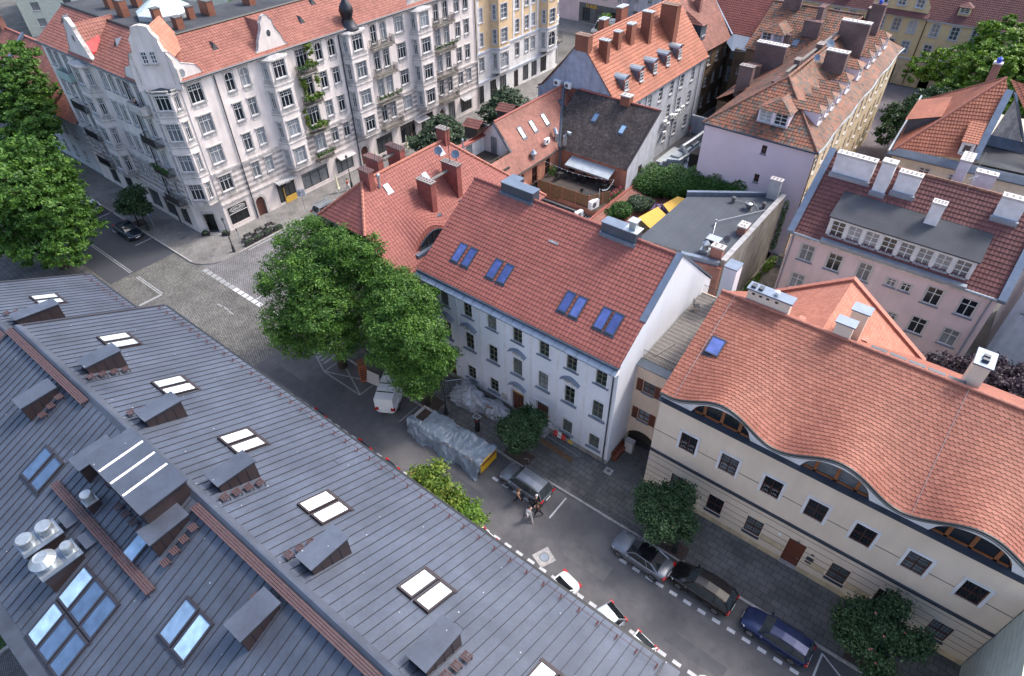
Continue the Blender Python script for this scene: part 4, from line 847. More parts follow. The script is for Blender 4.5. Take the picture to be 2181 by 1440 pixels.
b = MB(); b.fb(F, -24.05-X0-.3, -24.05-X0+.3, 1.0, 1.6, 0, .05, 'stone_pale'); b.build('plaque', H2)
# roof
b = MB(); b.tiles([(X0+.02, EY, EZ), (X1+.02, EY, EZ), (X1+.02, RYm, RZm), (X0+.02, RYm, RZm)], 'tile_red', tw=.3, ch=.36)
b.tiles([(X1, 44.3, 9.9), (X0, 44.3, 9.9), (X0, RYm, RZm), (X1, RYm, RZm)], 'tile_red', tw=.3, ch=.36, res=2); rf2 = b.build('roof', H2)
b = MB()
n = 60
for i in range(n): xa = X0+(X1-X0)*i/n; b.tube([(xa, RYm, RZm+.03+.012*(i % 2)), (xa+(X1-X0)/n, RYm, RZm+.03+.012*(i % 2))], .13, 'ridge_red', 8)
b.build('ridge_tiles', rf2)
b = MB(); b.hexa([(X0, 28.35, 10.62), (X1+.05, 28.35, 10.62), (X1+.05, EY, 10.9), (X0, EY, 10.9), (X0, 28.35, 10.7), (X1+.05, 28.35, 10.7), (X1+.05, EY+.1, 10.98), (X0, EY+.1, 10.98)], 'zinc_light'); b.hexa([(X0, 28.4, 10.58), (X1+.05, 28.4, 10.58), (X1+.05, YF, 10.3), (X0, YF, 10.3), (X0, 28.38, 10.62), (X1+.05, 28.38, 10.62), (X1+.05, YF, 10.7), (X0, YF, 10.7)], 'white_trim')
for i in range(20): x = X0+.5+i*.97; b.hexa([(x-.015, 28.35, 10.7), (x+.015, 28.35, 10.7), (x+.015, EY, 10.96), (x-.015, EY, 10.96), (x-.01, 28.35, 10.73), (x+.01, 28.35, 10.73), (x+.01, EY, 11.0), (x-.01, EY, 11.0)], 'zinc_dark')
b.build('cornice', H2)
b = MB(); b.tube([(X0, EY-.1, 11.0), (X1, EY-.1, 11.0)], .09, 'zinc_dark', 8)
for i in range(130): x = X0+.1+i*.147; b.tube([(x, EY+.1, 11.16), (x, EY-.04, 11.28)], .009, 'black_iron', 3)
b.tube([(X0, EY-.04, 11.28), (X1, EY-.04, 11.28)], .015, 'black_iron', 4); b.build('gutter', H2)
b = MB(); b.tube([(X1-.3, 28.8, 10.9), (X1-.32, YF-.1, 10.2), (X1-.32, YF-.1, .5), (X1-.2, YF-.3, .15)], .06, 'zinc_dark', 7); b.build('downpipe', H2)
b = MB()      # metal capping of the right gable
for (ya, za), (yc, zc) in (((32.0, 12.95), (RYm, RZm+.1)), ((RYm, RZm+.1), (44.15, 9.75))):
    b.hexa([(X1-.42, ya, za), (X1+.06, ya, za), (X1+.06, yc, zc), (X1-.42, yc, zc), (X1-.42, ya, za+.2), (X1+.06, ya, za+.2), (X1+.06, yc, zc+.2), (X1-.42, yc, zc+.2)], 'zinc_light')
b.build('gable_capping', H2)
up, nr = Vector((0, RYm-EY, RZm-EZ)).normalized(), Vector((0, -(RZm-EZ), RYm-EY)).normalized()
for x in (-30.1, -29.02, -26.42, -25.34, -19.6, -18.6, -16.5, -15.55):
    y = 31.2; skylight(H2, (x, y, EZ+(y-EY)*T2+.03), (1, 0, 0), up, .8, 1.72, nr, 'glass_blue', 'dark_slate', .12)
for xa, xb, ya, yb in ((-29.8, -26.6, 36.3, 37.2), (-20.1, -17.2, 36.1, 37.0)):
    b = MB(); b.box(xa, xb, ya, yb, 15.2, 16.75, 'zinc_dark'); b.box(xa-.05, xb+.05, ya-.05, yb+.05, 16.75, 16.82, 'zinc_light'); b.box(xa-.05, xb+.05, ya-.15, ya, 15.2, 16.0, 'zinc_light')
    if xa < -25: b.box(xa, xa+1.1, yb, yb+.7, 15, 16.75, 'zinc_dark'); b.box(xa-.05, xa+1.15, yb+.051, yb+.75, 16.75, 16.82, 'zinc_light')
    o = b.build('vent_housing', H2)
    if xa > -25: b = MB(); b.box(-17.95, -17.45, 36.3, 36.8, 16.82, 17.5, 'galv'); b.box(-18.05, -17.35, 36.2, 36.9, 17.5, 17.6, 'steel_white'); b.box(-18.3, -17.1, 36.02, 37.05, 16.82, 16.86, 'steel_white'); b.build('vent_cowl', o)
b = MB(); b.face([(-23.6, 34.3, EZ+(34.3-EY)*T2+.085), (-22.7, 34.3, EZ+(34.3-EY)*T2+.085), (-22.7, 34.45, EZ+(34.45-EY)*T2+.085), (-23.6, 34.45, EZ+(34.45-EY)*T2+.085)], 'paint_worn'); b.build('chalk_mark', rf2)

# ================================================================ HIPPED RED ROOF HOUSE ON THE CORNER (behind the big trees)
H3 = house('hipped_corner_house', 'corner house with hipped red roof, eyebrow dormer and tall red chimneys behind the big trees', 'house', (-40, 33, 0))
t3, xr, ya, yb, zr3 = .95, -40.0, 30.35, 40.4, 16.0; w3 = 2.9; ze3 = zr3-t3*w3; xl, xq = xr-w3, -33.05; zq = zr3-t3*(xq-xr); yf, yk = ya-w3, yb+4.0
ey_c, ey_w = 32.7, 2.6
def warp3(x, y):
    s = max(0, 1-((y-ey_c)/ey_w)**2); d = (x-(xr+1.6))/3.6
    return 1.15*s*s*max(0, min(1, d))**1.4*(1 if x < xr+5.12 else 0) if x > xr else 0
b = MB()
ax1 = (xr+5.2)
b.tiles([(xq, yf, zq), (xq, yk+3, zq), (xr+.0, yb, zr3), (xr, ya, zr3), (xr+w3, yf, ze3)], 'tile_red', tw=.3, ch=.34, warp=warp3)
b.tiles([(xl, yf, ze3), (xr+w3, yf, ze3), (xr, ya, zr3)], 'tile_red', tw=.3, ch=.34); b.tiles([(xl, yk-1.9, ze3), (xl, yf, ze3), (xr, ya, zr3), (xr, yb, zr3)], 'tile_red', res=2); b.tiles([(xq, yk+3, zq), (xl-4, yk+3, zq), (xr, yb, zr3)], 'tile_red', res=2)
rf3 = b.build('roof', H3)
b = MB()
for p, q in (((xr, ya, zr3), (xr, yb, zr3)), ((xr, ya, zr3), (xl, yf, ze3)), ((xr, ya, zr3), (xr+w3, yf, ze3)), ((xr, yb, zr3), (xq, yk+3, zq))):
    p, q = Vector(p)+Vector((0, 0, .05)), Vector(q)+Vector((0, 0, .05)); n = int((q-p).length/.35)
    for i in range(n): b.tube([p.lerp(q, i/n), p.lerp(q, (i+1)/n)+Vector((0, 0, .03))], .13, 'ridge_orange', 7)
b.build('ridge_tiles', rf3)
b = MB(); b.prism([(xl+.4, yf+.5), (xq-.05, yf+.5), (xq-.05, yk+2.4), (xl+.4, yk+2.4)], 0, zq-.3, 'plaster_beige'); b.face([(xl+.4, yf+.5, zq-.3), (xq-.05, yf+.5, zq-.3), (xr+w3, yf+.5, ze3-.1), (xl+.4, yf+.5, ze3-.1)], 'plaster_beige'); b.face([(xl+.4, yf+.5, zq-.3), (xl+.4, yk-2, zq-.3), (xl+.4, yk-2, ze3-.1), (xl+.4, yf+.5, ze3-.1)], 'plaster_beige'); b.build('walls', H3)
b = MB(); n = 14; X = ax1+.22; zb = zr3-t3*(X-xr)
top = [(ey_c-ey_w*.62+ey_w*1.24*i/n) for i in range(n+1)]
for i in range(n):
    y0, y1 = top[i], top[i+1]; b.face([(X, y0, zb+.05), (X, y1, zb+.05), (X, y1, zb+warp3(xr+5.1, y1)*1.0+.2), (X, y0, zb+warp3(xr+5.1, y0)+.2)], 'glass_dark')
for y in (ey_c-.7, ey_c, ey_c+.7): b.box(X, X+.05, y-.03, y+.03, zb+.03, zb+warp3(xr+5.1, y)+.1, 'wood_dark')
b.box(X-.05, X+.35, ey_c-2.3, ey_c+2.3, zb-.25, zb+.07, 'zinc_light'); b.tube([(X+.04, y, zb+warp3(xr+5.1, y)+.24) for y in top], .06, 'dark_slate', 5); b.build('eyebrow_dormer', rf3)
sl3 = lambda x: zr3-t3*(x-xr)
chimney(H3, -37.8, -36.1, 34.47, 35.05, 9.5, 15.35, pots=5, axis=0, foot=None); chimney(H3, -38.0, -36.15, 37.88, 38.45, 9.5, 15.6, pots=6, axis=0)
chimney(H3, -40.4, -39.2, 30.5, 31.1, 13, 17.1, pots=3); chimney(H3, -40.6, -39.5, 40.2, 40.8, 13, 17.2, pots=3)
chimney(H3, -42.0, -40.3, 32.6, 33.2, 10, 17.0, pots=5); chimney(H3, -42.0, -40.3, 35.2, 35.8, 10, 17.0, pots=5)
for x, y in ((-36.15, 34.75), (-36.2, 38.15)): b = MB(); b.box(x, x+.4, y-.4, y+.4, sl3(x+.25)-.1, sl3(x+.25)+.14, 'zinc_light'); b.build('flashing', rf3)
for q in ((-37.4, -37.1, 35.05, 37.9, 14.8, 14.9), (-41.3, -41, 33.2, 35.2, 16.3, 16.4)): b = MB(); b.box(*q, 'wood_deck'); b.build('chimney_plank', H3)
b = MB(); b.tube([(-37.2, 38.15, 12), (-37.2, 38.15, 20)], .03, 'black_iron', 5); b.tube([(-37.2, 38.2, 19.2), (-36.9, 38.8, 19.4), (-37.8, 37.8, 19)], .02, 'black_iron', 4); b.tube([(-37.4, 38.2, 17.6), (-37, 38.2, 17.6)], .02, 'black_iron', 4); b.build('antenna', H3)
def dish(par, x, y, z, r=.38, ang=-60, m='zinc_light'):
    b = MB(); b.tube([(x, y, z-.7), (x, y, z)], .025, 'black_iron', 5); d = Vector((math.cos(R(ang)), math.sin(R(ang)), .5)).normalized(); a = d.orthogonal().normalized(); c = d.cross(a); o_ = Vector((x, y, z))+d*.1
    P = [o_+(a*math.cos(6.28*i/14)+c*math.sin(6.28*i/14))*r+d*.08 for i in range(14)]
    for i in range(14): b.face([o_, P[i], P[(i+1) % 14]], m)
    b.tube([o_, o_+d*.45], .012, 'black_iron', 3); b.build('satellite_dish', par)
dish(H3, -38.6, 38.3, 16.2); dish(H3, -36.9, 38.7, 16.2)
for x, y in ((-38.95, 32.1), (-39.5, 39.35), (-38.45, 36.2)): skylight(H3, (x, y, sl3(x)+.03), (0, 1, 0), Vector((-1, 0, t3)).normalized(), .55, .75, Vector((t3, 0, 1)).normalized(), 'glass_bluish', 'zinc_light', .1)
b = MB(); b.lathe((-39.2, 31.5, 14.9), [(.1, 0), (.1, 1.3), (.17, 1.35), (.17, 1.6), (.05, 1.7)], 9, 'galv'); b.build('flue', H3)

# ================================================================ GATEWAY WING WITH ROOF DECK
H4 = house('gateway_house', 'narrow peach coloured house with a wooden roof terrace above an arched gateway', 'house', (-12.2, 36, 0))
F = Fr(-13.7, 32.05, 0); hol = [(1.2, 7.2, .95, 1.15), (1.2, 4.1, .95, 1.15), (1.35, 1.45, 2.5, 1.5)]
b = MB(); b.wall(F, 0, 3.1, 0, 9.2, [hol[0], hol[1], (1.35, 1.1, 2.5, 2.2)], 'plaster_peach', .3)
n = 10
for i in range(n):     # arch over the gateway
    a0, a1 = i/n*2-1, (i+1)/n*2-1; z0, z1 = 2.2-.7*abs(a0)**2.2, 2.2-.7*abs(a1)**2.2
    b.face([F.P(1.35+a0*1.25, z0), F.P(1.35+a1*1.25, z1), F.P(1.35+a1*1.25, 2.2), F.P(1.35+a0*1.25, 2.2)], 'plaster_peach')
b.box(-13.68, -10.6, 42.5, 43, 0, 9.0, 'plaster_peach'); b.face([(-13.68, 32.1, 9), (-10.6, 32.1, 9), (-10.6, 42.5, 9), (-13.68, 42.5, 9)], 'concrete_dark'); b.face([(-10.62, 32.1, 0), (-10.62, 32.1, 9.2), (-10.62, 43, 9.2), (-10.62, 43, 0)], 'plaster_peach'); b.build('walls', H4)
for z in (7.2, 4.1):
    win(H4, F, 1.2, z, .95, 1.15, 'brown')
    for s in (-1, 1):
        b = MB(); b.fb(F, 1.2+s*.75-.24, 1.2+s*.75+.24, z-.6, z+.6, .02, .08, 'door_wood')
        for k in range(6): b.fb(F, 1.2+s*.75-.19, 1.2+s*.75+.19, z-.5+k*.18, z-.44+k*.18, .08, .1, 'dark_wood')
        b.build('shutter', H4)
b = MB()
for i in range(14): x = -13.5+i*.2; b.tube([(x, 32.3, .15), (x, 32.3, 2.0)], .018, 'black_iron', 4)
b.box(-13.6, -11.0, 32.28, 32.33, .2, .8, 'black_iron'); b.box(-13.6, -11.0, 32.34, 32.36, .1, 2.2, 'wood_dark'); o = b.build('gate', H4)
b = MB(); b.lathe((0, 0, 0), [(.24, 0), (.24, .02)], 18, 'red_sign'); b.lathe((0, 0, .021), [(.18, 0), (.18, .004)], 18, 'blue_sign'); b.box(-.03, .03, -.17, .17, .026, .03, 'red_sign'); q = b.build('no_stopping_sign', o); q.location = Vector((-12.0, 32.24, 1.35))-Vector(H4['base']); q.rotation_euler = (R(90), R(45), 0)
b = MB(); b.hexa([(-13.75, 31.75, 9.2), (-10.6, 31.75, 9.2), (-10.6, 32.5, 9.32), (-13.75, 32.5, 9.32), (-13.75, 31.75, 9.28), (-10.6, 31.75, 9.28), (-10.6, 32.5, 9.4), (-13.75, 32.5, 9.4)], 'zinc_dark'); b.box(-13.7, -10.6, 31.85, 32.05, 9.0, 9.2, 'plaster_peach'); b.build('ledge', H4)
b = MB()
for i in range(66): b.box(-13.6, -10.65, 32.6+i*.15, 32.6+i*.15+.115, 9.3, 9.34, ('wood_deck', 'wood_grey')[i*7 % 3 == 0])
b.box(-13.55, -10.7, 32.6, 42.5, 9.2, 9.3, 'wood_dark'); b.hexa([(-13.1, 33.2, 9.345), (-12.95, 33.2, 9.345), (-12.4, 35.4, 9.345), (-12.55, 35.4, 9.345), (-13.1, 33.2, 9.41), (-12.95, 33.2, 9.41), (-12.4, 35.4, 9.41), (-12.55, 35.4, 9.41)], 'wood_deck'); b.build('deck', H4)
b = MB(); rail(b, (-13.6, 32.55, 9.34), (-10.65, 32.55, 9.34), .85, .1); b.build('railing', H4); b = MB(); rail(b, (-13.5, 42.3, 9.34), (-11.9, 42.3, 9.34), .9, .1); b.build('railing', H4)
chimney(H4, -12.0, -11.0, 41.2, 42.4, 8, 13.4, 'plaster_white', 'zinc_light', 0, over=.03, caph=.1)
t = thing('garden_chair', 'black round-backed garden chair on the wooden roof deck', 'chair', (-13.0, 40.0, 9.34), .6)
b = MB(); b.lathe((0, 0, .42), [(.26, 0), (.26, .03)], 12, 'black_iron'); b.build('seat', t)
b = MB(); b.tube([(-.27+.0, .33*math.sin(a), .75+.33*math.cos(a)) for a in [6.283*i/12 for i in range(13)]], .02, 'black_iron', 5); [b.tube([(-.27, y, .46), (-.27, y, 1.04)], .009, 'black_iron', 3) for y in (-.15, 0, .15)]; b.build('backrest', t)
for sx in (-1, 1):
    for sy in (-1, 1): b = MB(); b.tube([(sx*.18, sy*.18, .42), (sx*.24, sy*.24, 0)], .014, 'black_iron', 4); b.build('leg', t)

# ================================================================ BEIGE HOUSE WITH THE WAVY EAVES
H5 = house('wavy_roofed_house', 'long beige house with a wavy orange tiled roof and three eyebrow windows', 'house', (1, 33, 0))
X0, X1, YF = -10.5, 11.8, 29.45
F = Fr(X0, YF, 0); hol = []; ux = [-7.93, -4.97, -2.0, .85, 3.7, 6.69, 9.63]
for x in ux: hol.append((x-X0, 6.8, 1.2, 1.75))
lx = [-7.9, -4.95, -2.05, 3.72, 6.6, 9.75]
for x in lx: hol.append((x-X0, 2.1, 1.15, 1.75))
hol.append((.86-X0, 1.6, 1.15, 2.9))
b = MB(); b.wall(F, 0, X1-X0, 0, 9.9, hol, 'plaster_beige', .28)
b.face([(X1, YF, 0), (X1, 44, 0), (X1, 44, 9.8), (X1, 36.9, 14.2), (X1, YF, 10.2)], 'plaster_beige'); b.face([(X0, YF, 0), (X0, 43.5, 0), (X0, 43.5, 9.8), (X0, 36.9, 14.2), (X0, YF, 10.2)], 'plaster_beige'); b.face([(X0, 43.6, 0), (X1, 43.6, 0), (X1, 43.6, 10), (X0, 43.6, 10)], 'plaster_beige'); b.build('walls', H5)
for x in ux:
    win(H5, F, x-X0, 6.8, 1.2, 1.75, 'beige', sill=False)
    b = MB(); u = x-X0; k = .17
    for a0, a1, c0, c1 in ((u-.6-k, u-.6, 5.9, 7.68+k), (u+.6, u+.6+k, 5.9, 7.68+k), (u-.6, u+.6, 7.68, 7.68+k)): b.fb(F, a0, a1, c0, c1, -.01, .06, 'white_trim')
    b.build('window_surround', H5)
for x in lx: win(H5, F, x-X0, 2.1, 1.15, 1.75, 'beige')
b = MB(); segs = [[X0, X1]]
def groove(z, xs, w_=.028):
    x = X0
    for c, hw in sorted(xs): b.fb(F, x-X0, c-hw-X0, z-w_, z+w_, -.01, .006, 'dark_slate'); x = c+hw
    b.fb(F, x-X0, X1-X0, z-w_, z+w_, -.01, .006, 'dark_slate')
groove(6.55, [(x, .78) for x in ux])
for z in (2.45, 1.85, 1.25, 3.1): groove(z, [(x, .6) for x in lx]+[(.86, .6)], .02)
groove(3.75, [(-20, 0)][:0], .02); b.build('render_grooves', H5)
b = MB(); b.fb(F, 0, X1-X0, 4.25, 4.47, -.01, .12, 'dark_slate'); b.build('string_course', H5)
b = MB(); b.fb(F, 0, .86-.62-X0, .1, .6, -.01, .05, 'plaster_ochre'); b.fb(F, .86+.62-X0, X1-X0, .1, .6, -.01, .05, 'plaster_ochre'); b.build('plinth', H5)
for x0_, x1_ in ((-1.4, .2), (1.9, 3.0), (4.4, 5.9)): b = MB(); b.fb(F, x0_-X0, x1_-X0, 1.29, 1.8, -.01, .004, 'plaster_ochre'); b.build('render_patch', H5)
b = MB(); b.fb(F, .28-X0, 1.44-X0, .2, 2.75, -.28, -.2, 'door_wood'); b.fb(F, .28-X0, 1.44-X0, 2.75, 3.05, -.28, -.2, 'glass_dark'); b.fb(F, .28-X0, 1.44-X0, .1, .2, -.2, .1, 'kerb_stone'); o = b.build('door', H5); b = MB(); c = F.P(1.3-X0, 1.2, -.15); b.tube([c, (c[0], c[1]-.05, c[2]), (c[0]-.1, c[1]-.05, c[2])], .02, 'galv', 5); b.build('handle', o)
b = MB(); b.tube([F.P(.86-X0, 3.2, .0), F.P(.86-X0, 3.35, .2)], .02, 'black_iron', 4); c = F.P(.86-X0, 3.15, .22); b.lathe(c, [(.06, 0), (.1, .12), (.02, .2)], 8, 'black_iron'); b.build('door_lamp', H5)
for q in ((1.7, 2.15, 1.85, 2.2, 'dark_slate'), (1.7, 2.1, 1.55, 1.68, 'dark_slate'), (1.85, 2.05, 2.5, 2.62, 'dark_slate'), (-.45, -.25, 2.75, 2.9, 'white_sign')): b = MB(); b.fb(F, q[0]-X0, q[1]-X0, q[2], q[3], .0, .05, q[4]); b.build('wall_plate', H5)
for x in (-7.93, -4.97, -2.0):
    for dx in (-.28, .28):
        for dz in (-.30, .1): text(H5, 'J.Ph', F.P(x-X0+dx, 6.55+dz, -.03), (R(90), 0, 0), .26, 'sill_grey', .004)
# wavy roof
def bump5(x):
    return .5+.5*math.cos(2*math.pi*(x-.95)/7.2) if x > -9.85 else max(0, .5+.5*math.cos(2*math.pi*(x-.95)/7.2))*.0
EY5, EZ5, RY5, RZ5 = 29.1, 10.72, 36.9, 14.35; L5 = RY5-EY5
def warp5(x, y):
    v = (y-EY5)/L5
    return 1.4*bump5(x)*max(0, 1-v*1.12)**1.6-.35*max(0, min(1, v))*(1-max(0, min(1, v)))*2*.5
b = MB(); b.tiles([(X0, EY5, EZ5), (X1, EY5, EZ5), (X1, RY5, RZ5), (X0, RY5, RZ5)], 'tile_orange', tw=.26, ch=.29, kind='biber', warp=warp5, step=.04)
b.tiles([(X1, 44, 9.9), (X0, 44, 9.9), (X0, RY5, RZ5), (X1, RY5, RZ5)], 'tile_orange', tw=.3, ch=.35, kind='flat'); rf5 = b.build('roof', H5)
b = MB(); n = 66
for i in range(n): xa = X0+(X1-X0)*i/n; b.tube([(xa, RY5, RZ5+.03), (xa+(X1-X0)/n, RY5, RZ5+.05)], .13, 'ridge_orange', 8)
b.build('ridge_tiles', rf5)
N = 220; xs = [X0+(X1-X0)*i/N for i in range(N+1)]; ez = [EZ5+warp5(x, EY5) for x in xs]
b = MB()
for (y, dz, r_, m_) in ((EY5-.10, -.04, .085, 'black_iron'), (EY5-.02, -.2, .06, 'white_paint'), (EY5+.02, -.3, .07, 'black_iron')): b.tube([(x, y, z+dz) for x, z in zip(xs, ez)], r_, m_, 6)
b.build('wavy_gutter', rf5)
b = MB(); Yw = YF-.08; SZ = 9.98
def eye(x):
    for c in (-6.25, .95, 8.15):
        if abs(x-c) < 1.95: return SZ+1.33*math.sqrt(max(0, 1-((x-c)/1.95)**2))**.9
    return SZ
for i in range(N):
    a, c = xs[i], xs[i+1]; b.face([(a, Yw, eye(a)), (c, Yw, eye(c)), (c, Yw, ez[i+1]-.28), (a, Yw, ez[i]-.28)], 'white_trim'); b.face([(a, Yw, ez[i]-.3), (c, Yw, ez[i+1]-.3), (c, EY5+.1, ez[i+1]-.2), (a, EY5+.1, ez[i]-.2)], 'white_trim')
    if eye(a) > SZ or eye(c) > SZ: b.face([(a, Yw, eye(a)), (a, Yw+.3, eye(a)), (c, Yw+.3, eye(c)), (c, Yw, eye(c))], 'white_trim')
b.build('wavy_fascia', H5)
b = MB(); b.hexa([(X0-.05, YF-.42, 9.84), (X1, YF-.42, 9.84), (X1, YF+.1, 9.94), (X0-.05, YF+.1, 9.94), (X0-.05, YF-.42, 9.9), (X1, YF-.42, 9.9), (X1, YF+.1, 9.985), (X0-.05, YF+.1, 9.985)], 'dark_slate'); b.box(X0-.03, X1, YF-.3, YF, 9.68, 9.84, 'plaster_beige'); b.build('cornice', H5)
for c in (-6.25, .95, 8.15):
    b = MB(); n = 16; P = [(c-1.93+3.86*i/n) for i in range(n+1)]
    for i in range(n): b.face([(P[i], Yw+.22, SZ), (P[i+1], Yw+.22, SZ), (P[i+1], Yw+.22, eye(P[i+1])), (P[i], Yw+.22, eye(P[i]))], 'glass_dark')
    gl = b.build('eyebrow_window', H5); b = MB()
    for x in (c-1.2, c, c+1.2): b.box(x-.1, x+.1, Yw+.12, Yw+.21, SZ, eye(x), 'orange_wood')
    b.box(c-1.85, c+1.85, Yw+.12, Yw+.21, SZ, SZ+.14, 'orange_wood'); b.tube([(x, Yw+.16, eye(x)-.05) for x in P], .05, 'orange_wood', 5); b.build('frame', gl)
up5, n5 = Vector((0, L5, RZ5-EZ5)).normalized(), Vector((0, -(RZ5-EZ5), L5)).normalized()
skylight(H5, (-8.9, 33.2, EZ5+(33.2-EY5)*(RZ5-EZ5)/L5-.02), (1, 0, 0), up5, 1.0, 1.35, n5, 'glass_blue', 'dark_slate', .2)
o = chimney(H5, -8.8, -5.9, 37.0, 37.7, 12.5, 15.4, 'plaster_beige', 'zinc_light', 0, over=.12, caph=.12)
for x in (-8.5, -8.0, -7.5, -6.9): b = MB(); b.box(x, x+.2, 36.98, 37.0, 14.95, 15.1, 'black_iron'); b.build('flue_opening', o)
for x in (-8.7, -8.2): b = MB(); b.box(x, x+.3, 37.1, 37.5, 15.4, 15.55, 'dark_slate'); b.build('flue_cap', o)
b = MB(); b.lathe((-7.0, 37.35, 15.4), [(.12, 0), (.12, .2), (.18, .25), (.05, .35)], 10, 'white_sign'); b.build('flue_cap', o)
chimney(H5, -2.95, -1.9, 36.9, 37.6, 12.5, 15.5, 'plaster_beige', 'zinc_light', 0, over=.1, caph=.1); chimney(H5, -2.5, -1.5, 38.6, 39.4, 12, 15.6, 'plaster_beige', 'zinc_light', 0, over=.1, caph=.1)
o = chimney(H5, 4.6, 5.45, 37.4, 38.9, 12.0, 15.9, 'plaster_beige', 'zinc_light', 0, over=.1, caph=.1)
for y in (37.7, 38.1): b = MB(); b.box(4.85, 5.2, y, y+.22, 15.9, 16.1, 'dark_slate'); b.build('flue_cap', o)
for i in range(5): b = MB(); b.box(-.6+i*1.1, .35+i*1.1, 37.0, 37.25, 14.4, 14.5, 'dark_slate'); b.build('ridge_vent', rf5)
b = MB(); x = X0+1.0; b.tube([(x, EY5, EZ5+warp5(x, EY5)+.12), (x, 33, EZ5+(33-EY5)*.523+warp5(x, 33)+.14), (x, RY5, RZ5+.15)], .012, 'galv', 4); b.build('lightning_wire', rf5); x = 5.0; b = MB()
b.tube([(x, EY5+L5*k/8, EZ5+(RZ5-EZ5)*k/8+warp5(x, EY5+L5*k/8)+.1) for k in range(9)], .012, 'galv', 4); b.build('lightning_wire', rf5)
b = MB(); b.box(X0-.02, X0+.04, YF-.02, YF+.14, 3.0, 3.2, 'blue_sign'); b.build('street_sign', H5)
# wall of the neighbour closing the view at the right edge
HW = house('greenish_side_wall', 'grey green side wall with one window at the lower right corner', 'house', (14, 28, 0))
F = Fr(11.85, 29.4, -90); b = MB(); b.wall(F, -6, 8, 0, 8.5, [(4.3, 4.9, 1.2, 1.6)], 'plaster_mint', .2)
b.box(11.95, 26, 22, 45, 0, 8.4, 'plaster_mint'); b.build('walls', HW); win(HW, F, 4.3, 4.9, 1.2, 1.6, 'yel')
b = MB()
for z in range(14): b.fb(F, -6, 8, .6+z*.55, .615+z*.55, -.01, .006, 'sill_slate')
b.build('render_grooves', HW)
# rear wing with the gabled orange roof and raised red verges
H6 = house('orange_gabled_wing', 'wing with bright orange gable roof and raised red verges behind the wavy roof', 'house', (-3.6, 41, 0))
b = MB(); xr6, zr6, t6 = -3.6, 14.15, .7; b.tiles([(xr6-6.2, 36.9, zr6-t6*6.2), (xr6-6.2, 44, zr6-t6*6.2), (xr6, 44, zr6), (xr6, 36.9, zr6)], 'tile_bright', tw=.22, ch=.25, kind='biber', step=.02); b.tiles([(xr6+6.2, 44, zr6-t6*6.2), (xr6+6.2, 36.9, zr6-t6*6.2), (xr6, 36.9, zr6), (xr6, 44, zr6)], 'tile_bright', tw=.22, ch=.25, kind='biber', step=.02); rf = b.build('roof', H6)
b = MB()
for s in (-1, 1):
    a = (xr6, 44, zr6+.15); c = (xr6+s*6.4, 44, zr6-t6*6.4+.15); b.hexa([(a[0], 43.8, a[2]-.3), (c[0], 43.8, c[2]-.3), (c[0], 44.25, c[2]-.3), (a[0], 44.25, a[2]-.3), (a[0], 43.8, a[2]+.1), (c[0], 43.8, c[2]+.1), (c[0], 44.25, c[2]+.1), (a[0], 44.25, a[2]+.1)], 'ridge_orange')
b.build('verge', rf); b = MB(); b.prism([(xr6-6, 37), (xr6+6, 37), (xr6+6, 44), (xr6-6, 44)], 0, 9.8, 'plaster_beige'); b.face([(xr6-6, 44.05, 9.8), (xr6+6, 44.05, 9.8), (xr6, 44.05, zr6)], 'plaster_beige'); b.build('walls', H6)
for s in (-1, 1):
    for x, y in (((-1.9, 40.5), (-1.2, 40.1)) if s > 0 else ((-5.2, 39.0),)):
        b = MB(); b.box(x-.22, x+.22, y-.22, y+.22, zr6-t6*abs(x-xr6)+.05, zr6-t6*abs(x-xr6)+.16, 'ridge_orange'); b.build('vent_tile', rf)
# ================================================================ SHARED BUILDING HELPERS
def facade(H, F, L, z1, wins, m, d=0, z0=0, extra=(), name='wall', dep=.22, mb=None):
    """wins: (u, z, w, h, style)"""
    b = MB(); b.wall(F, 0, L, z0, z1, [w_[:4] for w_ in wins]+list(extra), m, dep); o = b.build(name, H)
    for u, z, w_, h, st in wins: win(H, F, u, z, w_, h, st, m if st == 'arch' else None)
    return o
def ridge(par, pts, m='ridge_red', r_=.13, sg=.4):
    b = MB()
    for p, q in zip(pts[:-1], pts[1:]):
        p, q = Vector(p)+Vector((0, 0, .04)), Vector(q)+Vector((0, 0, .04)); n = max(1, int((q-p).length/sg))
        for i in range(n): b.tube([p.lerp(q, i/n), p.lerp(q, (i+1)/n)+Vector((0, 0, .025))], r_, m, 6)
    return b.build('ridge_tiles', par)
GP = [(1, 0), (1, .1), (.88, .13), (.78, .22), (.70, .36), (.55, .5), (.42, .62), (.36, .74), (.37, .82), (.24, .88), (.16, .96), (0, 1)]
def gable(par, F, u, z, w_, h, th=.35, m='plaster_corner', ov=True, prof=GP, name='gable', d=0):
    b = MB(); P = [(u-a*w_/2, z+c*h) for a, c in prof]+[(u+a*w_/2, z+c*h) for a, c in prof[-2::-1]]
    n = len(P); b.face([F.P(*P[i], d) for i in range(n)][::-1], m); b.face([F.P(*P[i], d-th) for i in range(n)], m)
    for i in range(n-1):
        a, c = P[i], P[i+1]; b.face([F.P(*a, d+.06), F.P(*c, d+.06), F.P(*c, d-th-.06), F.P(*a, d-th-.06)], 'trim_grey')
    o = b.build(name, par)
    if ov: b = MB(); b.face([F.P(u+.27*math.cos(t*.524), z+h*.5+.36*math.sin(t*.524), d+.012) for t in range(12)], 'glass_dark'); b.build('oval_window', o)
    return o
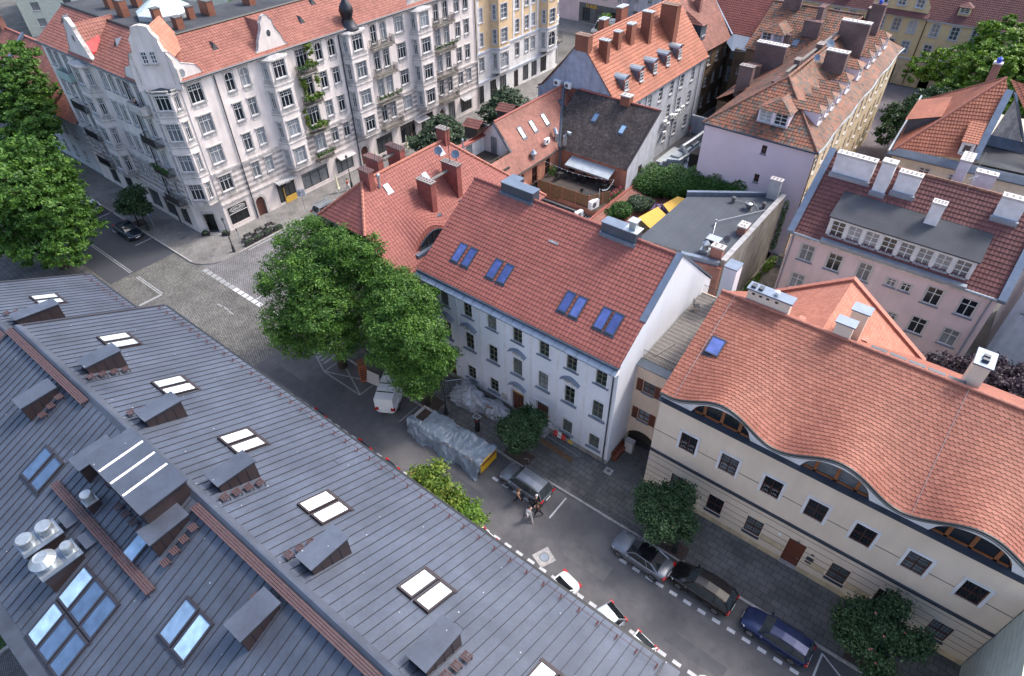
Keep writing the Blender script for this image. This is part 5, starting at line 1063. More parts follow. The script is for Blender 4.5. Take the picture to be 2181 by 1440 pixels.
def back_roof(par, F, u, z0, w_, h, depth, m='tile_corner', t0=.3):     # small saddle roof behind a gable
    b = MB(); a, c = u-w_/2, u+w_/2
    b.tiles([F.P(a, z0, -depth), F.P(a, z0, -t0), F.P(u, z0+h, -t0), F.P(u, z0+h, -depth)], m, res=2); b.tiles([F.P(c, z0, -t0), F.P(c, z0, -depth), F.P(u, z0+h, -depth), F.P(u, z0+h, -t0)], m, res=2); return b.build('gable_roof', par)
def balcony(H, F, u0, u1, z, dep=.95, solid=None, plants=None, seed=1):
    b = MB(); b.fb(F, u0, u1, z-.14, z, -.02, dep, 'concrete'); b.fb(F, u0+.2, u0+.4, z-.45, z-.14, 0, dep*.6, 'trim_grey'); b.fb(F, u1-.4, u1-.2, z-.45, z-.14, 0, dep*.6, 'trim_grey'); o = b.build('balcony', H); b = MB()
    P = [F.P(u0+.05, z, 0), F.P(u0+.05, z, dep-.05), F.P(u1-.05, z, dep-.05), F.P(u1-.05, z, 0)]
    if solid:
        b.fb(F, u0, u1, z, z+.95, dep-.08, dep, solid); b.fb(F, u0, u0+.08, z, z+.95, 0, dep-.08, solid); b.fb(F, u1-.08, u1, z, z+.95, 0, dep-.08, solid)
    else:
        for p, q in zip(P[:-1], P[1:]): rail(b, p, q, .95, .12, r_=.024)
    b.build('railing', o)
    if plants:
        c = [F.P(u0+(u1-u0)*k/5, z+.85, dep-.05) for k in range(6)]; leaves('plants', [(*p, .35, .35, .3) for p in c], 500, .16, plants, o, seed, shell=.2)
    return o

# ================================================================ CORNER TENEMENT
H12 = house('corner_tenement', 'large pale corner tenement with curved gables, bay windows, balconies and red roof', 'apartment building', (-72, 35, 0))
PC = 'plaster_corner'; RZr = (16.4, 13.05, 9.5, 6.0)
F = Fr(-68, 31.0, 90); Lr = 46.8; W = []
for k, z in enumerate(RZr):
    h = 1.95 if k < 3 else 1.85
    W += [(1.5, z, 1.55, h, 'white3')]
    for y in (36.6, 38.5, 48.8, 50.8, 73.7, 75.6): W.append((y-31, z, 1.0, h, 'arch' if k == 0 and y < 60 else 'whitex'))
    for y in (57.7, 59.4, 69.4, 71.3): W.append((y-31, z-.15, .95, h+.35, 'arch' if k == 0 else 'whitex'))
    W.append((46.3-31, z-.15, 1.6, h+.3, 'white3')); W.append((62.25-31, z, 1.5, h, 'white3'))
SH = [(32.75, 1.85, 2.5, 2.3), (39.8, 1.75, 2.6, 2.7), (44.4, 1.75, 4.2, 2.2), (49.4, 1.7, 2.9, 2.2), (56.9, 1.7, 3.0, 2.4), (61.6, 1.75, 3.0, 2.7), (65.7, 1.75, 2.6, 2.7), (71.2, 1.7, 1.5, 2.8), (74.6, 1.8, 2.6, 2.3)]
W += [(y-31, z, w_, h, 'shop') for y, z, w_, h in SH]
AR = [(35.8, 1.35, 1.25, 2.6), (53.0, 1.4, 1.3, 2.7), (68.9, 1.4, 1.2, 2.7)]
W += [(y-31, z, w_, h, 'arch') for y, z, w_, h in []]
facade(H12, F, Lr, 18.0, W, PC, extra=[(y-31, z, w_, h) for y, z, w_, h in AR])
hol = [w_[:4] for w_ in W]+[(y-31, z, w_, h) for y, z, w_, h in AR]
b = MB()
for i in range(5): b.wall(F, 0, Lr, 4.05+i*.68, 4.4+i*.68, [(h[0], h[1], h[2]+.25, h[3]+.25) for h in hol], 'plaster_corner_dark', .03, .02)
b.build('banded_stonework', H12)
b = MB(); b.fb(F, 0, Lr, 7.4, 7.62, -.02, .16, 'trim_grey'); b.fb(F, 0, Lr, 3.5, 3.68, -.02, .12, 'trim_grey'); b.fb(F, 0, Lr, 17.7, 18.0, -.02, .3, 'trim_grey')
for h in W:
    if h[1] > 4 and h[2] < 2: b.fb(F, h[0]-h[2]/2, h[0]+h[2]/2, h[1]-h[3]/2-.55, h[1]-h[3]/2-.2, -.02, .045, 'trim_grey')
b.build('cornices', H12)
g = random.Random(3)
for y, z, w_, h in AR:
    u = y-31; b = MB(); b.fb(F, u-w_/2, u+w_/2, z-h/2, z+h/2, -.22, -.16, 'dark_wood'); b.fb(F, u-.03, u+.03, z-h/2, z+h/2, -.16, -.13, 'wood_dark'); o = b.build('door', H12)
    b = MB(); n = 10
    for i in range(n):
        a0, a1 = math.pi*i/n, math.pi*(i+1)/n; r0_, r1_ = w_/2, w_/2+.3; P = [(u-math.cos(a)*r_, z+h/2-w_/2+math.sin(a)*r_) for a, r_ in ((a0, r0_), (a1, r0_), (a1, r1_), (a0, r1_))]; b.face([F.P(*p, .1) for p in P][::-1], 'trim_grey')
    for s in (-1, 1): b.fb(F, u+s*(w_/2+.15)-.15, u+s*(w_/2+.15)+.15, 0, z+h/2-w_/2, -.02, .1, 'trim_grey'); b.face([F.P(u+s*w_/2, z+h/2, -.02), F.P(u+s*w_/2, z+h/2-w_/2, -.02), F.P(u+s*w_*.3, z+h/2-.08, -.02), F.P(u, z+h/2, -.02)], PC)
    b.build('door_surround', o)
def bay(H, x, yc, wf, z0, z1, proj, rows, F0, cap='sill_grey', d0=.55):
    """three sided bay window on facade F0 centred at u=yc"""
    P = [F0.P(yc-wf/2-d0, 0, 0), F0.P(yc-wf/2, 0, proj), F0.P(yc+wf/2, 0, proj), F0.P(yc+wf/2+d0, 0, 0)]; WW = []
    fr = []
    for p, q in zip(P[:-1], P[1:]): a = math.degrees(math.atan2(q[1]-p[1], q[0]-p[0])); fr.append((Fr(p[0], p[1], a), math.hypot(q[0]-p[0], q[1]-p[1])))
    b = MB(); ws = []
    for i, (f, L) in enumerate(fr):
        w_ = [(L/2, z, (.5 if i != 1 else min(1.6, L-.5)), 1.9) for z in rows]; b.wall(f, 0, L, z0, z1, w_, PC, .2)
        ws += [(f, *q, 'whitex' if i != 1 else 'white3') for q in w_]
        for z in rows: b.fb(f, 0, L, z-1.75, z-1.62, -.02, .08, 'trim_grey'); b.fb(f, .1, L-.1, z-1.5, z-1.15, -.02, .03, 'trim_grey')
        b.fb(f, 0, L, z1-.12, z1+.05, -.02, .15, 'trim_grey')
    b.face([P[0][:2]+(z0,), P[1][:2]+(z0,), P[2][:2]+(z0,), P[3][:2]+(z0,)][::-1], PC); mid = F0.P(yc, z1+.45, .1)
    for p, q in zip(P[:-1], P[1:]): b.face([(p[0], p[1], z1+.05), (q[0], q[1], z1+.05), mid], cap)
    # tapered foot
    ft = [F0.P(yc-wf/4, z0-.7, 0), F0.P(yc+wf/4, z0-.7, 0)]
    b.face([P[1][:2]+(z0,), P[0][:2]+(z0,), ft[0]], PC); b.face([P[2][:2]+(z0,), P[1][:2]+(z0,), ft[0], ft[1]], PC); b.face([P[3][:2]+(z0,), P[2][:2]+(z0,), ft[1]], PC)
    b.build('bay', H)
    for (f, u, z, w_, h, st) in ws: win(H, f, u, z, w_, h, st)
for yc, wf in ((42.3, 2.5), (54.0, 2.7), (65.9, 2.7)): bay(H12, 0, yc-31, wf, 4.6, 17.6, 1.15, RZr, F)
for k, z in enumerate((14.75, 11.15, 7.6, 3.95)):
    balcony(H12, F, 56.7-31, 60.4-31, z, .95, None, 'leaf_ivy' if k in (2,) else None, k); balcony(H12, F, 68.5-31, 72.3-31, z, .95, None, 'leaf_ivy' if k == 1 else None, k+9); balcony(H12, F, 45.0-31, 47.5-31, z, 1.0, None, 'leaf_ivy', k+20)
for y in (34.9, 52.0, 77.5): b = MB(); b.tube([F.P(y-31, 17.8, .12), F.P(y-31, .2, .12)], .07, 'dark_slate', 6); b.build('downpipe', H12)
# left facade
F2 = Fr(-94.2, 28.55, 0); L2 = 23.6; W = []
for k, z in enumerate(RZr):
    for x in (-92.6, -90.8, -79.8, -78.0, -76.1, -74.4): W.append((x+94.2, z, .95, 1.95, 'arch' if k == 0 else 'whitex'))
    for x in (-88.6, -72.3): W.append((x+94.2, z-.15, 1.0, 2.3, 'whitex'))
W += [(x+94.2, 1.8, w_, 2.4, 'shop') for x, w_ in ((-79.6, 2.4), (-76.2, 2.4), (-72.9, 1.8), (-86, 2.0), (-90, 2.0))]
facade(H12, F2, L2, 18.0, W, PC); b = MB()
for i in range(5): b.wall(F2, 0, L2, 4.05+i*.68, 4.4+i*.68, [(h[0], h[1], h[2]+.25, h[3]+.25) for h in W], 'plaster_corner_dark', .03, .02)
b.build('banded_stonework', H12)
b = MB(); b.fb(F2, 0, L2, 7.4, 7.62, -.02, .16, 'trim_grey'); b.fb(F2, 0, L2, 3.5, 3.68, -.02, .12, 'trim_grey'); b.fb(F2, 0, L2, 17.7, 18.0, -.02, .3, 'trim_grey'); b.build('cornices', H12)
bay(H12, 0, -83.4+94.2, 2.4, 4.6, 17.6, 1.15, RZr, F2)
for k, z in enumerate((14.75, 11.15, 7.6, 3.95)):
    balcony(H12, F2, -73.9+94.2, -70.9+94.2, z, 1.0, 'trim_grey' if k in (0,) else None, 'leaf_ivy' if k == 2 else None, k+40); balcony(H12, F2, -90.2+94.2, -86.9+94.2, z, 1.0, 'copper_green' if k == 0 else None)
b = MB(); b.tube([F2.P(L2-.25-3.9, 17.8, .12), F2.P(L2-.25-3.9, .2, .12)], .07, 'dark_slate', 6); b.build('downpipe', H12)
# corner facet with tower bay and the big gable
p, q = (-70.6, 28.55), (-68, 31.0); ang = math.degrees(math.atan2(q[1]-p[1], q[0]-p[0])); FC = Fr(p[0], p[1], ang); LC = math.hypot(q[0]-p[0], q[1]-p[1])
b = MB(); b.wall(FC, 0, LC, 0, 18.0, [(LC/2-.1, 1.35, 1.25, 2.7)], PC); b.build('wall', H12)
b = MB(); b.fb(FC, LC/2-.72, LC/2+.52, 0, 2.7, -.9, -.85, 'black_iron'); b.fb(FC, LC/2-.9, LC/2+.7, 2.7, 2.95, -.02, .12, 'trim_grey'); b.fb(FC, LC/2-.9, LC/2-.72, 0, 2.7, -.02, .1, 'trim_grey'); b.fb(FC, LC/2+.52, LC/2+.7, 0, 2.7, -.02, .1, 'trim_grey'); b.fb(FC, 0.2, LC-.2, 0, .15, 0, .6, 'kerb_stone'); b.build('doorway', H12)
bay(H12, 0, LC/2, 1.9, 4.4, 17.2, 1.0, RZr, FC, 'dark_slate', .7)
GC = [(1, 0), (1.0, .32), (.93, .38), (.93, .48), (.8, .56), (.66, .62), (.6, .74), (.62, .8), (.44, .88), (.36, .97), (.2, .99), (0, 1)]
gc = gable(H12, FC, LC/2, 17.3, 4.4, 6.3, .5, PC, False, GC, d=.25)
for du in (-.42, .42): win(H12, Fr(*FC.P(LC/2, 0, .42)[:2], ang), du, 20.6, .55, 1.15, 'plain')
GW = [(0, 0), (0, .9), (-.12, .86), (-.28, .66), (-.38, .5), (-.58, .44), (-.82, .36), (-.93, .2), (-1, .06), (-1, 0)]
for (f, u, s) in ((F, -.3, 1), (F2, L2+.3, -1)):
    P = [(u-s*a*3.2, 17.9+c*3.6) for a, c in GW]; b = MB(); b.face([f.P(*w_, .1) for w_ in (P if s < 0 else P[::-1])], PC); b.face([f.P(*w_, -.25) for w_ in (P[::-1] if s < 0 else P)], PC)
    for a, c in zip(P[:-1], P[1:]): b.face([f.P(*a, .15), f.P(*c, .15), f.P(*c, -.3), f.P(*a, -.3)], 'trim_grey')
    o = b.build('gable', H12); b = MB(); b.face([f.P(u+s*1.0+.33*math.cos(t*.524), 18.75+.42*math.sin(t*.524), .112) for t in range(12)], 'glass_dark'); b.build('oval_window', o)
back_roof(H12, FC, LC/2, 20.0, 3.4, 2.9, 5.5, 'tile_bright', .35)
gable(H12, F, 42.7-31, 18.0, 4.3, 3.9); back_roof(H12, F, 42.7-31, 18.1, 3.2, 2.9, 4.6)
gable(H12, F2, -83.4+94.2, 18.0, 5.6, 4.2); o = back_roof(H12, F2, -83.4+94.2, 18.1, 4.4, 3.4, 4.8)
b = MB(); b.hexa([F2.P(11.6, 18.7, -.5), F2.P(13.0, 18.4, -.5), F2.P(13.0, 18.4, -2.4), F2.P(11.6, 19.0, -2.4), F2.P(11.3, 20.3, -.5), F2.P(13.0, 18.9, -.5), F2.P(13.0, 18.95, -2.2), F2.P(11.3, 20.5, -2.2)], 'red_sign'); b.build('red_tarpaulin', H12)
gable(H12, F, 65.9-31, 17.8, 3.6, 1.6, m='trim_grey', ov=False, prof=[(1, 0), (1, .3), (.8, .5), (.6, .75), (.35, .95), (0, 1)])
b = MB(); b.lathe(F.P(54.0-31, 17.6, -.1), [(1.3, 0), (1.25, .3), (1.0, .6), (.75, 1.0), (.62, 1.4), (.8, 1.9), (.9, 2.3), (.7, 2.9), (.35, 3.4), (.12, 3.9), (.08, 4.6), (.02, 5)], 12, 'onion_metal'); b.build('onion_dome', H12, True)
b = MB()
b.tiles([(-67.6, 31.2, 18.0), (-67.6, 77.8, 18.0), (-72.1, 77.8, 21.0), (-72.1, 33, 21.0)], 'tile_corner'); b.tiles([(-94.2, 28.2, 18.0), (-70.8, 28.2, 18.0), (-72.1, 32.6, 21.0), (-94.2, 32.6, 21.0)], 'tile_corner'); rf = b.build('roof', H12)
b = MB(); b.prism([(-94.2, 32.6), (-72.1, 32.6), (-72.1, 77.8), (-78.6, 77.8), (-78.6, 42.5), (-94.2, 42.5)], 15, 21.08, 'concrete_dark', True, 'felt_dark'); b.build('flat_roof', H12)
b = MB(); b.tube([(-94.2, 32.6, 21.1), (-72.1, 32.6, 21.1), (-72.1, 77.8, 21.1)], .13, 'black_iron', 5); b.tube([(-67.55, 31, 17.98), (-67.55, 77.8, 17.98)], .12, 'dark_slate', 5); b.tube([(-94.2, 28.15, 17.98), (-71, 28.15, 17.98)], .12, 'dark_slate', 5); b.build('roof_edge', rf)
b = MB(); b.prism([(-94.1, 28.95), (-72.2, 28.95), (-72.2, 42.4), (-94.2, 42.4)], 0, 17.9, PC, False); b.prism([(-78.5, 42), (-68.4, 42), (-68.4, 77.8), (-78.5, 77.8)], 0, 17.5, PC, False); b.face([(-94.2, 28.2, 17.9), (-94.2, 32.6, 21), (-94.2, 42.4, 21), (-94.2, 42.4, 17)], PC); b.build('inner_walls', H12)
for x, y, w_, d, h in ((-83.2, 34.6, 1.5, .8, 1.7), (-85.7, 37.6, 1.6, .7, 1.6), (-87.6, 35.3, 1.2, .7, 1.6), (-77.1, 35.4, .8, .8, 1.6), (-73.7, 35.8, 1.0, .8, 1.2), (-75.9, 40.7, 1.8, .8, 1.5), (-75.9, 38.6, .7, .7, 1.3), (-75.7, 46, 1.6, .8, 1.4)):
    chimney(H12, x-w_/2, x+w_/2, y-d/2, y+d/2, 21, 21.1+h, 'brick_orange', 'concrete_dark', over=.04, caph=.08)
b = MB(); c = (-79.6, 37.6); b.lathe((*c, 21.1), [(3.1, 0), (3.1, .5), (3.0, .55)], 8, 'steel_white'); b.lathe((*c, 21.65), [(3.0, 0), (1.5, .95), (.15, 1.7)], 8, 'glass_painted_sky'); o = b.build('glass_dome', H12); b = MB()
for i in range(32):
    a = 6.2832*i/32; k = 1 if i % 4 == 0 else .0
    b.tube([(c[0]+2.85*math.cos(a), c[1]+2.85*math.sin(a), 21.75), (c[0]+1.45*math.cos(a), c[1]+1.45*math.sin(a), 22.63), (c[0]+.1*math.cos(a), c[1]+.1*math.sin(a), 23.38)], .035 if k else .02, 'copper_green', 4)
b.build('glazing_bars', o)
for f, u, z in ((F, 6, 19.5), (F, 17.6, 19.5), (F, 20.8, 20.6), (F2, 2.8, 20.0), (F2, 15.6, 19.8), (F2, 19.2, 19.8), (F2, 7.2, 19.7)):
    d = -(z-18)/3*4.4-.1; b = MB(); a, c, e, t_ = f.P(u-.45, z-.25, d+.75), f.P(u+.45, z-.25, d+.75), f.P(u, z+.55, d+.45), f.P(u, z+.6, d-.7)
    b.face([a, c, e], 'black_iron'); b.face([c, t_, e], 'zinc_dark'); b.face([e, t_, a], 'zinc_dark'); b.build('roof_vent', rf)
# shop fronts: lettering and awnings
b = MB(); b.fb(F, .5, 3.0, 2.15, 2.95, -.1, .03, 'black_iron'); b.fb(F, .5, 3.0, 2.08, 2.13, .03, .06, 'white_sign'); o = b.build('shop_sign', H12)
RT = (R(90), 0, R(90))
text(o, 'CABILLERO', F.P(1.75, 2.58, .04), RT, .34, 'white_sign'); b = MB(); b.tube([F.P(1.75+1.05*math.cos(t*.3142), 2.58+.3*math.sin(t*.3142), .04) for t in range(21)], .018, 'white_sign', 4); b.build('sign_ring', o)
b = MB(); b.fb(F, 7.5, 10.1, 2.5, 3.25, .0, .06, 'black_iron'); o = b.build('shop_sign', H12); text(o, 'GUSTO', F.P(9.1, 3.03, .07), RT, .3, 'white_sign'); text(o, 'PIZZY', F.P(9.25, 2.72, .07), RT, .3, 'white_sign')
b = MB()
for i in range(14): b.fb(F, 7.4+i*.2, 7.5+i*.2, 3.28, 3.5, .1, .9, 'white_sign'); b.fb(F, 7.5+i*.2, 7.6+i*.2, 3.28, 3.5, .1, .9, 'black_iron')
b.build('striped_awning', H12)
b = MB(); b.fb(F, 8.3, 10.0, .15, .95, -.05, .05, 'awning_yellow'); b.fb(F, 8.3, 8.4, .95, 2.3, -.05, .05, 'awning_yellow'); b.build('shop_counter', H12)
for u0, u1 in ((17.2, 19.9), (32.0, 34.5), (42.3, 44.8)): b = MB(); b.hexa([F.P(u0, 2.95, .02), F.P(u1, 2.95, .02), F.P(u1, 2.7, .9), F.P(u0, 2.7, .9), F.P(u0, 3.05, .02), F.P(u1, 3.05, .02), F.P(u1, 2.76, .9), F.P(u0, 2.76, .9)], 'sill_grey' if u0 > 20 else 'trim_light'); b.build('awning', H12)
iv = thing('climbing_plant', 'green climbing plant trailing down the balconies of the pale corner tenement', 'climbing plant', (-67, 46.5, 5)); iv['base'] = (-67, 46.5, 5)
leaves('foliage', [(-67.4, 47.1, 17.3, .3, .5, .9), (-67.2, 46.9, 15.8, .4, .9, .5), (-67.5, 45.4, 13.7, .3, .4, 1.5), (-67.3, 47.3, 13.6, .3, .3, 1.4), (-67.1, 46.2, 12.0, .5, 1.2, .6), (-67.6, 44.9, 9.5, .2, .3, 2.0), (-67.1, 46.3, 8.5, .5, 1.1, .4)], 5200, .2, 'leaf_lime', iv, 5, shell=.1, clump=.1)

# ================================================================ YELLOW AND WHITE TENEMENT NEXT DOOR
H13 = house('yellow_white_tenement', 'tenement with white lower floors and golden yellow upper floors on the shopping street', 'apartment building', (-75, 90, 0))
F = Fr(-68.7, 77.85, 90); L = 21.5; lo, up_ = [], []
for y in (79.6, 88.8, 91.4, 93.2): lo.append((y-77.85, 6.3, 1.1, 2.1, 'arch')); up_ += [(y-77.85, z, 1.0, 2.0, 'yel') for z in (9.95, 13.5, 16.9)]
lo += [(1.3, 1.5, 1.4, 3.0, 'shop'), (4.4, 1.7, 1.6, 2.8, 'shop'), (7.0, 1.7, 1.8, 2.8, 'shop'), (10.6, 1.5, 1.2, 2.9, 'brown'), (13.3, 1.8, 1.6, 2.6, 'shop'), (15.8, 1.8, 1.6, 2.6, 'shop'), (18.6, 1.8, 1.8, 2.6, 'shop')]
facade(H13, F, L, 8.1, lo, 'plaster_pale'); facade(H13, F, L, 20, up_, 'plaster_gold', z0=8.1)
b = MB()
for z in (3.6, 8.1, 18.5): b.fb(F, 0, L, z-.12, z+.12, -.02, .22, 'trim_blue')
for y in (79.0, 87.9, 90.2, 92.4, 94.4): b.fb(F, y-77.85-.28, y-77.85+.28, 8.2, 18.4, -.02, .05, 'plaster_pale')
b.build('cornices', H13)
_pc = PC
for yc in (83.8, 97.0):
    P = [F.P(yc-77.85-2.0, 0, 0), F.P(yc-77.85-1.3, 0, 1.3), F.P(yc-77.85+1.3, 0, 1.3), F.P(yc-77.85+2.0, 0, 0)]; b = MB(); ww = []
    for i, (p, q) in enumerate(zip(P[:-1], P[1:])):
        f = Fr(p[0], p[1], math.degrees(math.atan2(q[1]-p[1], q[0]-p[0]))); l_ = math.hypot(q[0]-p[0], q[1]-p[1]); w_ = [(l_/2, z, .5 if i != 1 else 1.5, 2.1) for z in (9.95, 13.5, 16.9)]; w0 = [(l_/2, 6.2, .5 if i != 1 else 1.9, 2.3)]
        b.wall(f, 0, l_, 8.1, 19.5, w_, 'plaster_gold', .2); b.wall(f, 0, l_, 4.3, 8.1, w0, 'plaster_pale', .2); b.fb(f, -.02, l_+.02, 8.0, 8.25, -.02, .15, 'trim_blue'); ww += [(f, *k, 'yel') for k in w_]+[(f, *k, 'arch') for k in w0]
    b.face([(p[0], p[1], 4.3) for p in P][::-1], 'plaster_pale'); b.face([P[1][:2]+(4.3,), F.P(yc-77.85-1, 3.3, 0), F.P(yc-77.85+1, 3.3, 0), P[2][:2]+(4.3,)], 'plaster_pale'); b.build('bay', H13)
    for k in ww: win(H13, *k[:6], 'plaster_pale' if k[5] == 'arch' else None)
# rounded end towards the square
cx, cy, r_ = -73.2, 99.35, 4.5; n = 7; b = MB(); ww = []
for i in range(n):
    a0, a1 = R(0+i*95/n), R(0+(i+1)*95/n); p, q = (cx+r_*math.cos(a0), cy+r_*math.sin(a0)), (cx+r_*math.cos(a1), cy+r_*math.sin(a1)); f = Fr(p[0], p[1], math.degrees(math.atan2(q[1]-p[1], q[0]-p[0]))); l_ = math.hypot(q[0]-p[0], q[1]-p[1])
    w_ = [(l_/2, z, .75, 2.0) for z in (9.95, 13.5, 16.9)] if i % 2 else []; w0 = [(l_/2, 6.2, .75, 2.1), (l_/2, 1.8, .8, 2.6)] if i % 2 else []
    b.wall(f, 0, l_, 8.1, 20, w_, 'plaster_gold'); b.wall(f, 0, l_, 0, 8.1, w0, 'plaster_pale'); b.fb(f, 0, l_, 8, 8.22, -.02, .15, 'trim_blue'); b.fb(f, 0, l_, 3.5, 3.7, -.02, .15, 'trim_blue'); ww += [(f, *k, 'yel') for k in w_]+[(f, *k, 'arch' if k[1] > 4 else 'shop') for k in w0]
b.build('round_corner', H13); [win(H13, *k[:6], 'plaster_pale' if k[5] == 'arch' else None) for k in ww]
balcony(H13, Fr(cx+r_*math.cos(.6), cy+r_*math.sin(.6), 90+34), -.9, .9, 4.4, .9)
b = MB(); b.prism([(-69.2, 77.9), (-69.2, 99.3), (-73.5, 103.0), (-84, 103.8), (-84, 77.9)], 0, 20, 'plaster_gold'); b.build('inner_walls', H13)
b = MB(); b.tiles([(-68.2, 77.9, 20), (-68.2, 103, 20), (-74, 103, 25), (-74, 77.9, 25)], 'tile_faded', res=2); b.build('roof', H13)
b = MB(); b.tube([F.P(.1, 18, .12), F.P(.1, .2, .12)], .07, 'zinc_light', 6); b.build('downpipe', H13)

# ================================================================ SHOPS ACROSS THE FAR SQUARE
H14 = house('pink_shop_house', 'pink house with a dark shop front and yellow lettering across the far square', 'shop', (-85, 134, 0))
F = Fr(-98, 126.6, 1); L = 27.2; W = []
for u in (6, 9.4, 12.8, 16.2, 19.6, 23, 26.3): W += [(u, z, 1.0, 1.9, 'plain') for z in (6.0, 9.6)]
W += [(u, 1.7, 2.0, 2.6, 'shop') for u in (18.6, 22, 25.6)]
facade(H14, F, L, 13, W, 'plaster_pink'); b = MB(); b.wall(F, 16.8, L, .1, 3.9, [w_[:4] for w_ in W if w_[1] < 3], 'concrete_dark', .1, .05); b.build('shop_front', H14)
o = text(H14, 'TUREK', F.P(19.9, 3.35, .09), (R(90), 0, R(1)), .95, 'yellow_paint', .03)
b = MB(); b.prism([F.P(0, 0, -.3)[:2], F.P(L, 0, -.3)[:2], F.P(L, 0, -12)[:2], F.P(0, 0, -12)[:2]], 0, 13, 'plaster_pink'); b.build('walls', H14)
b = MB(); b.tiles([F.P(-.3, 13, .3), F.P(L, 13, .3), F.P(L, 18, -6), F.P(-.3, 18, -6)], 'tile_faded', res=2); b.build('roof', H14)
H14b = house('pale_square_house', 'pale grey house right of the pink shop house across the far square', 'house', (-66, 138, 0))
F = Fr(-70.7, 128.5+1, 2); W = [(u, z, 1.0, 1.9, 'plain') for u in (1.6, 4.6, 7.6, 10.6) for z in (2.4, 6.0, 9.6)]; facade(H14b, F, 26, 13, W, 'plaster_grey'); b = MB(); b.prism([F.P(0, 0, -.3)[:2], F.P(26, 0, -.3)[:2], F.P(26, 0, -12)[:2], F.P(0, 0, -12)[:2]], 0, 13, 'plaster_grey'); b.build('walls', H14b); b = MB(); b.tiles([F.P(0, 13, .3), F.P(26, 13, .3), F.P(26, 18, -6), F.P(0, 18, -6)], 'tile_faded', res=2); b.build('roof', H14b)

# ================================================================ HOUSES AT THE UPPER LEFT EDGE
H18 = house('red_roofed_row_house', 'long low house with a red tiled roof left of the pale corner tenement', 'house', (-112, 33, 0))
b = MB(); b.tiles([(-140, 28.2, 7.5), (-94.6, 28.2, 7.5), (-94.6, 34.5, 12.5), (-140, 34.5, 12.5)], 'tile_faded'); b.tiles([(-94.6, 40.8, 7.5), (-140, 40.8, 7.5), (-140, 34.5, 12.5), (-94.6, 34.5, 12.5)], 'tile_faded', res=2); rf = b.build('roof', H18); ridge(rf, [(-140, 34.5, 12.5), (-94.6, 34.5, 12.5)])
F = Fr(-140, 28.7, 0); facade(H18, F, 45.4, 7.4, [(u, z, 1.0, 1.5, 'plain') for u in range(3, 44, 3) for z in (2.0, 5.4)], 'plaster_grey'); b = MB(); b.box(-140, -94.7, 28.95, 40.4, 0, 7.4, 'plaster_grey'); b.hexa([(-119.6, 28.4, 7.6), (-119.0, 28.4, 7.6), (-119.0, 34.5, 12.6), (-119.6, 34.5, 12.6), (-119.6, 28.4, 8.1), (-119.0, 28.4, 8.1), (-119.0, 34.5, 13.1), (-119.6, 34.5, 13.1)], 'zinc_light'); b.build('walls', H18)
skylight(H18, (-114.5, 31.5, 10.2), (1, 0, 0), Vector((0, 6.3, 5)).normalized(), .9, 1.2, Vector((0, -5, 6.3)).normalized(), 'glass_bluish'); chimney(H18, -127.5, -126, 34, 34.8, 11, 14.2, 'brick_wall')
H19 = house('mint_apartment_block', 'tall pale mint green apartment block at the top left corner of the photo', 'apartment building', (-175, 60, 0))
F = Fr(-168, 50, 60); facade(H19, F, 40, 14, [(u, z, 1.6, 1.6, 'single') for u in (3, 9, 15, 21, 27, 33) for z in (2.5, 5.6, 8.7, 11.8)], 'plaster_mint'); b = MB(); b.prism([F.P(0, 0, -.3)[:2], F.P(40, 0, -.3)[:2], F.P(40, 0, -30)[:2], F.P(0, 0, -30)[:2]], 0, 14, 'plaster_mint'); b.build('walls', H19)
F = Fr(-190, 33, 20); b = MB(); b.wall(F, 0, 30, 0, 14, [(u, z, 1.6, 1.6) for u in (4, 9, 14, 19, 24) for z in (5.6, 8.7, 11.8)], 'plaster_mint'); b.build('wall', H19)
for u in (4, 9, 14, 19, 24):
    for z in (5.6, 8.7, 11.8): win(H19, F, u, z, 1.6, 1.6, 'single')
# ================================================================ WHITE HOUSE WITH ORANGE ROOF AND BARREL DORMERS
H10 = house('barrel_dormer_house', 'white house with an orange roof, five barrel topped dormers and a row of brick chimneys', 'house', (-42, 80, 0))
t = 1.1; XR, ZR = -42.6, 17.6; y0, y1 = 67.2, 91.5
F = Fr(-36.6, y0, 90); W = [(y-y0, z, 1.05, 1.75, 'plain') for y in (72.2, 75.2, 78.2, 81.3, 84.3, 87.6) for z in (9.3, 6.1, 2.6)]; facade(H10, F, y1-y0, 10.9, W, 'plaster_grey')
FG = Fr(-48.6, y0, 0); b = MB(); b.face([FG.P(0, 0), FG.P(12, 0), FG.P(12, 10.9), FG.P(6, ZR+.1), FG.P(3, 14.0), FG.P(.8, 11.6), FG.P(0, 11.2)], 'plaster_bluegrey'); b.face([(-48.6, y0, 0), (-48.6, y1, 0), (-48.6, y1, 10.9), (-48.6, y0, 10.9)], 'plaster_grey'); b.build('gable_wall', H10)
b = MB(); b.tube([FG.P(0, 11.25, .05), FG.P(.8, 11.65, .05), FG.P(3, 14.1, .05), FG.P(6, ZR+.15, .05), FG.P(12, 11.0, .05)], .08, 'door_wood', 5); b.build('verge', H10)
b = MB(); b.tiles([(-36.3, y0, 10.7), (-36.3, y1, 10.7), (XR, y1, ZR), (XR, y0, ZR)], 'tile_new', kind='flat', ch=.45, step=.08); b.tiles([(-48.9, y1, 10.7), (-48.9, y0, 10.7), (XR, y0, ZR), (XR, y1, ZR)], 'tile_new', kind='flat', ch=.4); rf = b.build('roof', H10); ridge(rf, [(XR, y0, ZR), (XR, y1, ZR)], 'ridge_orange')
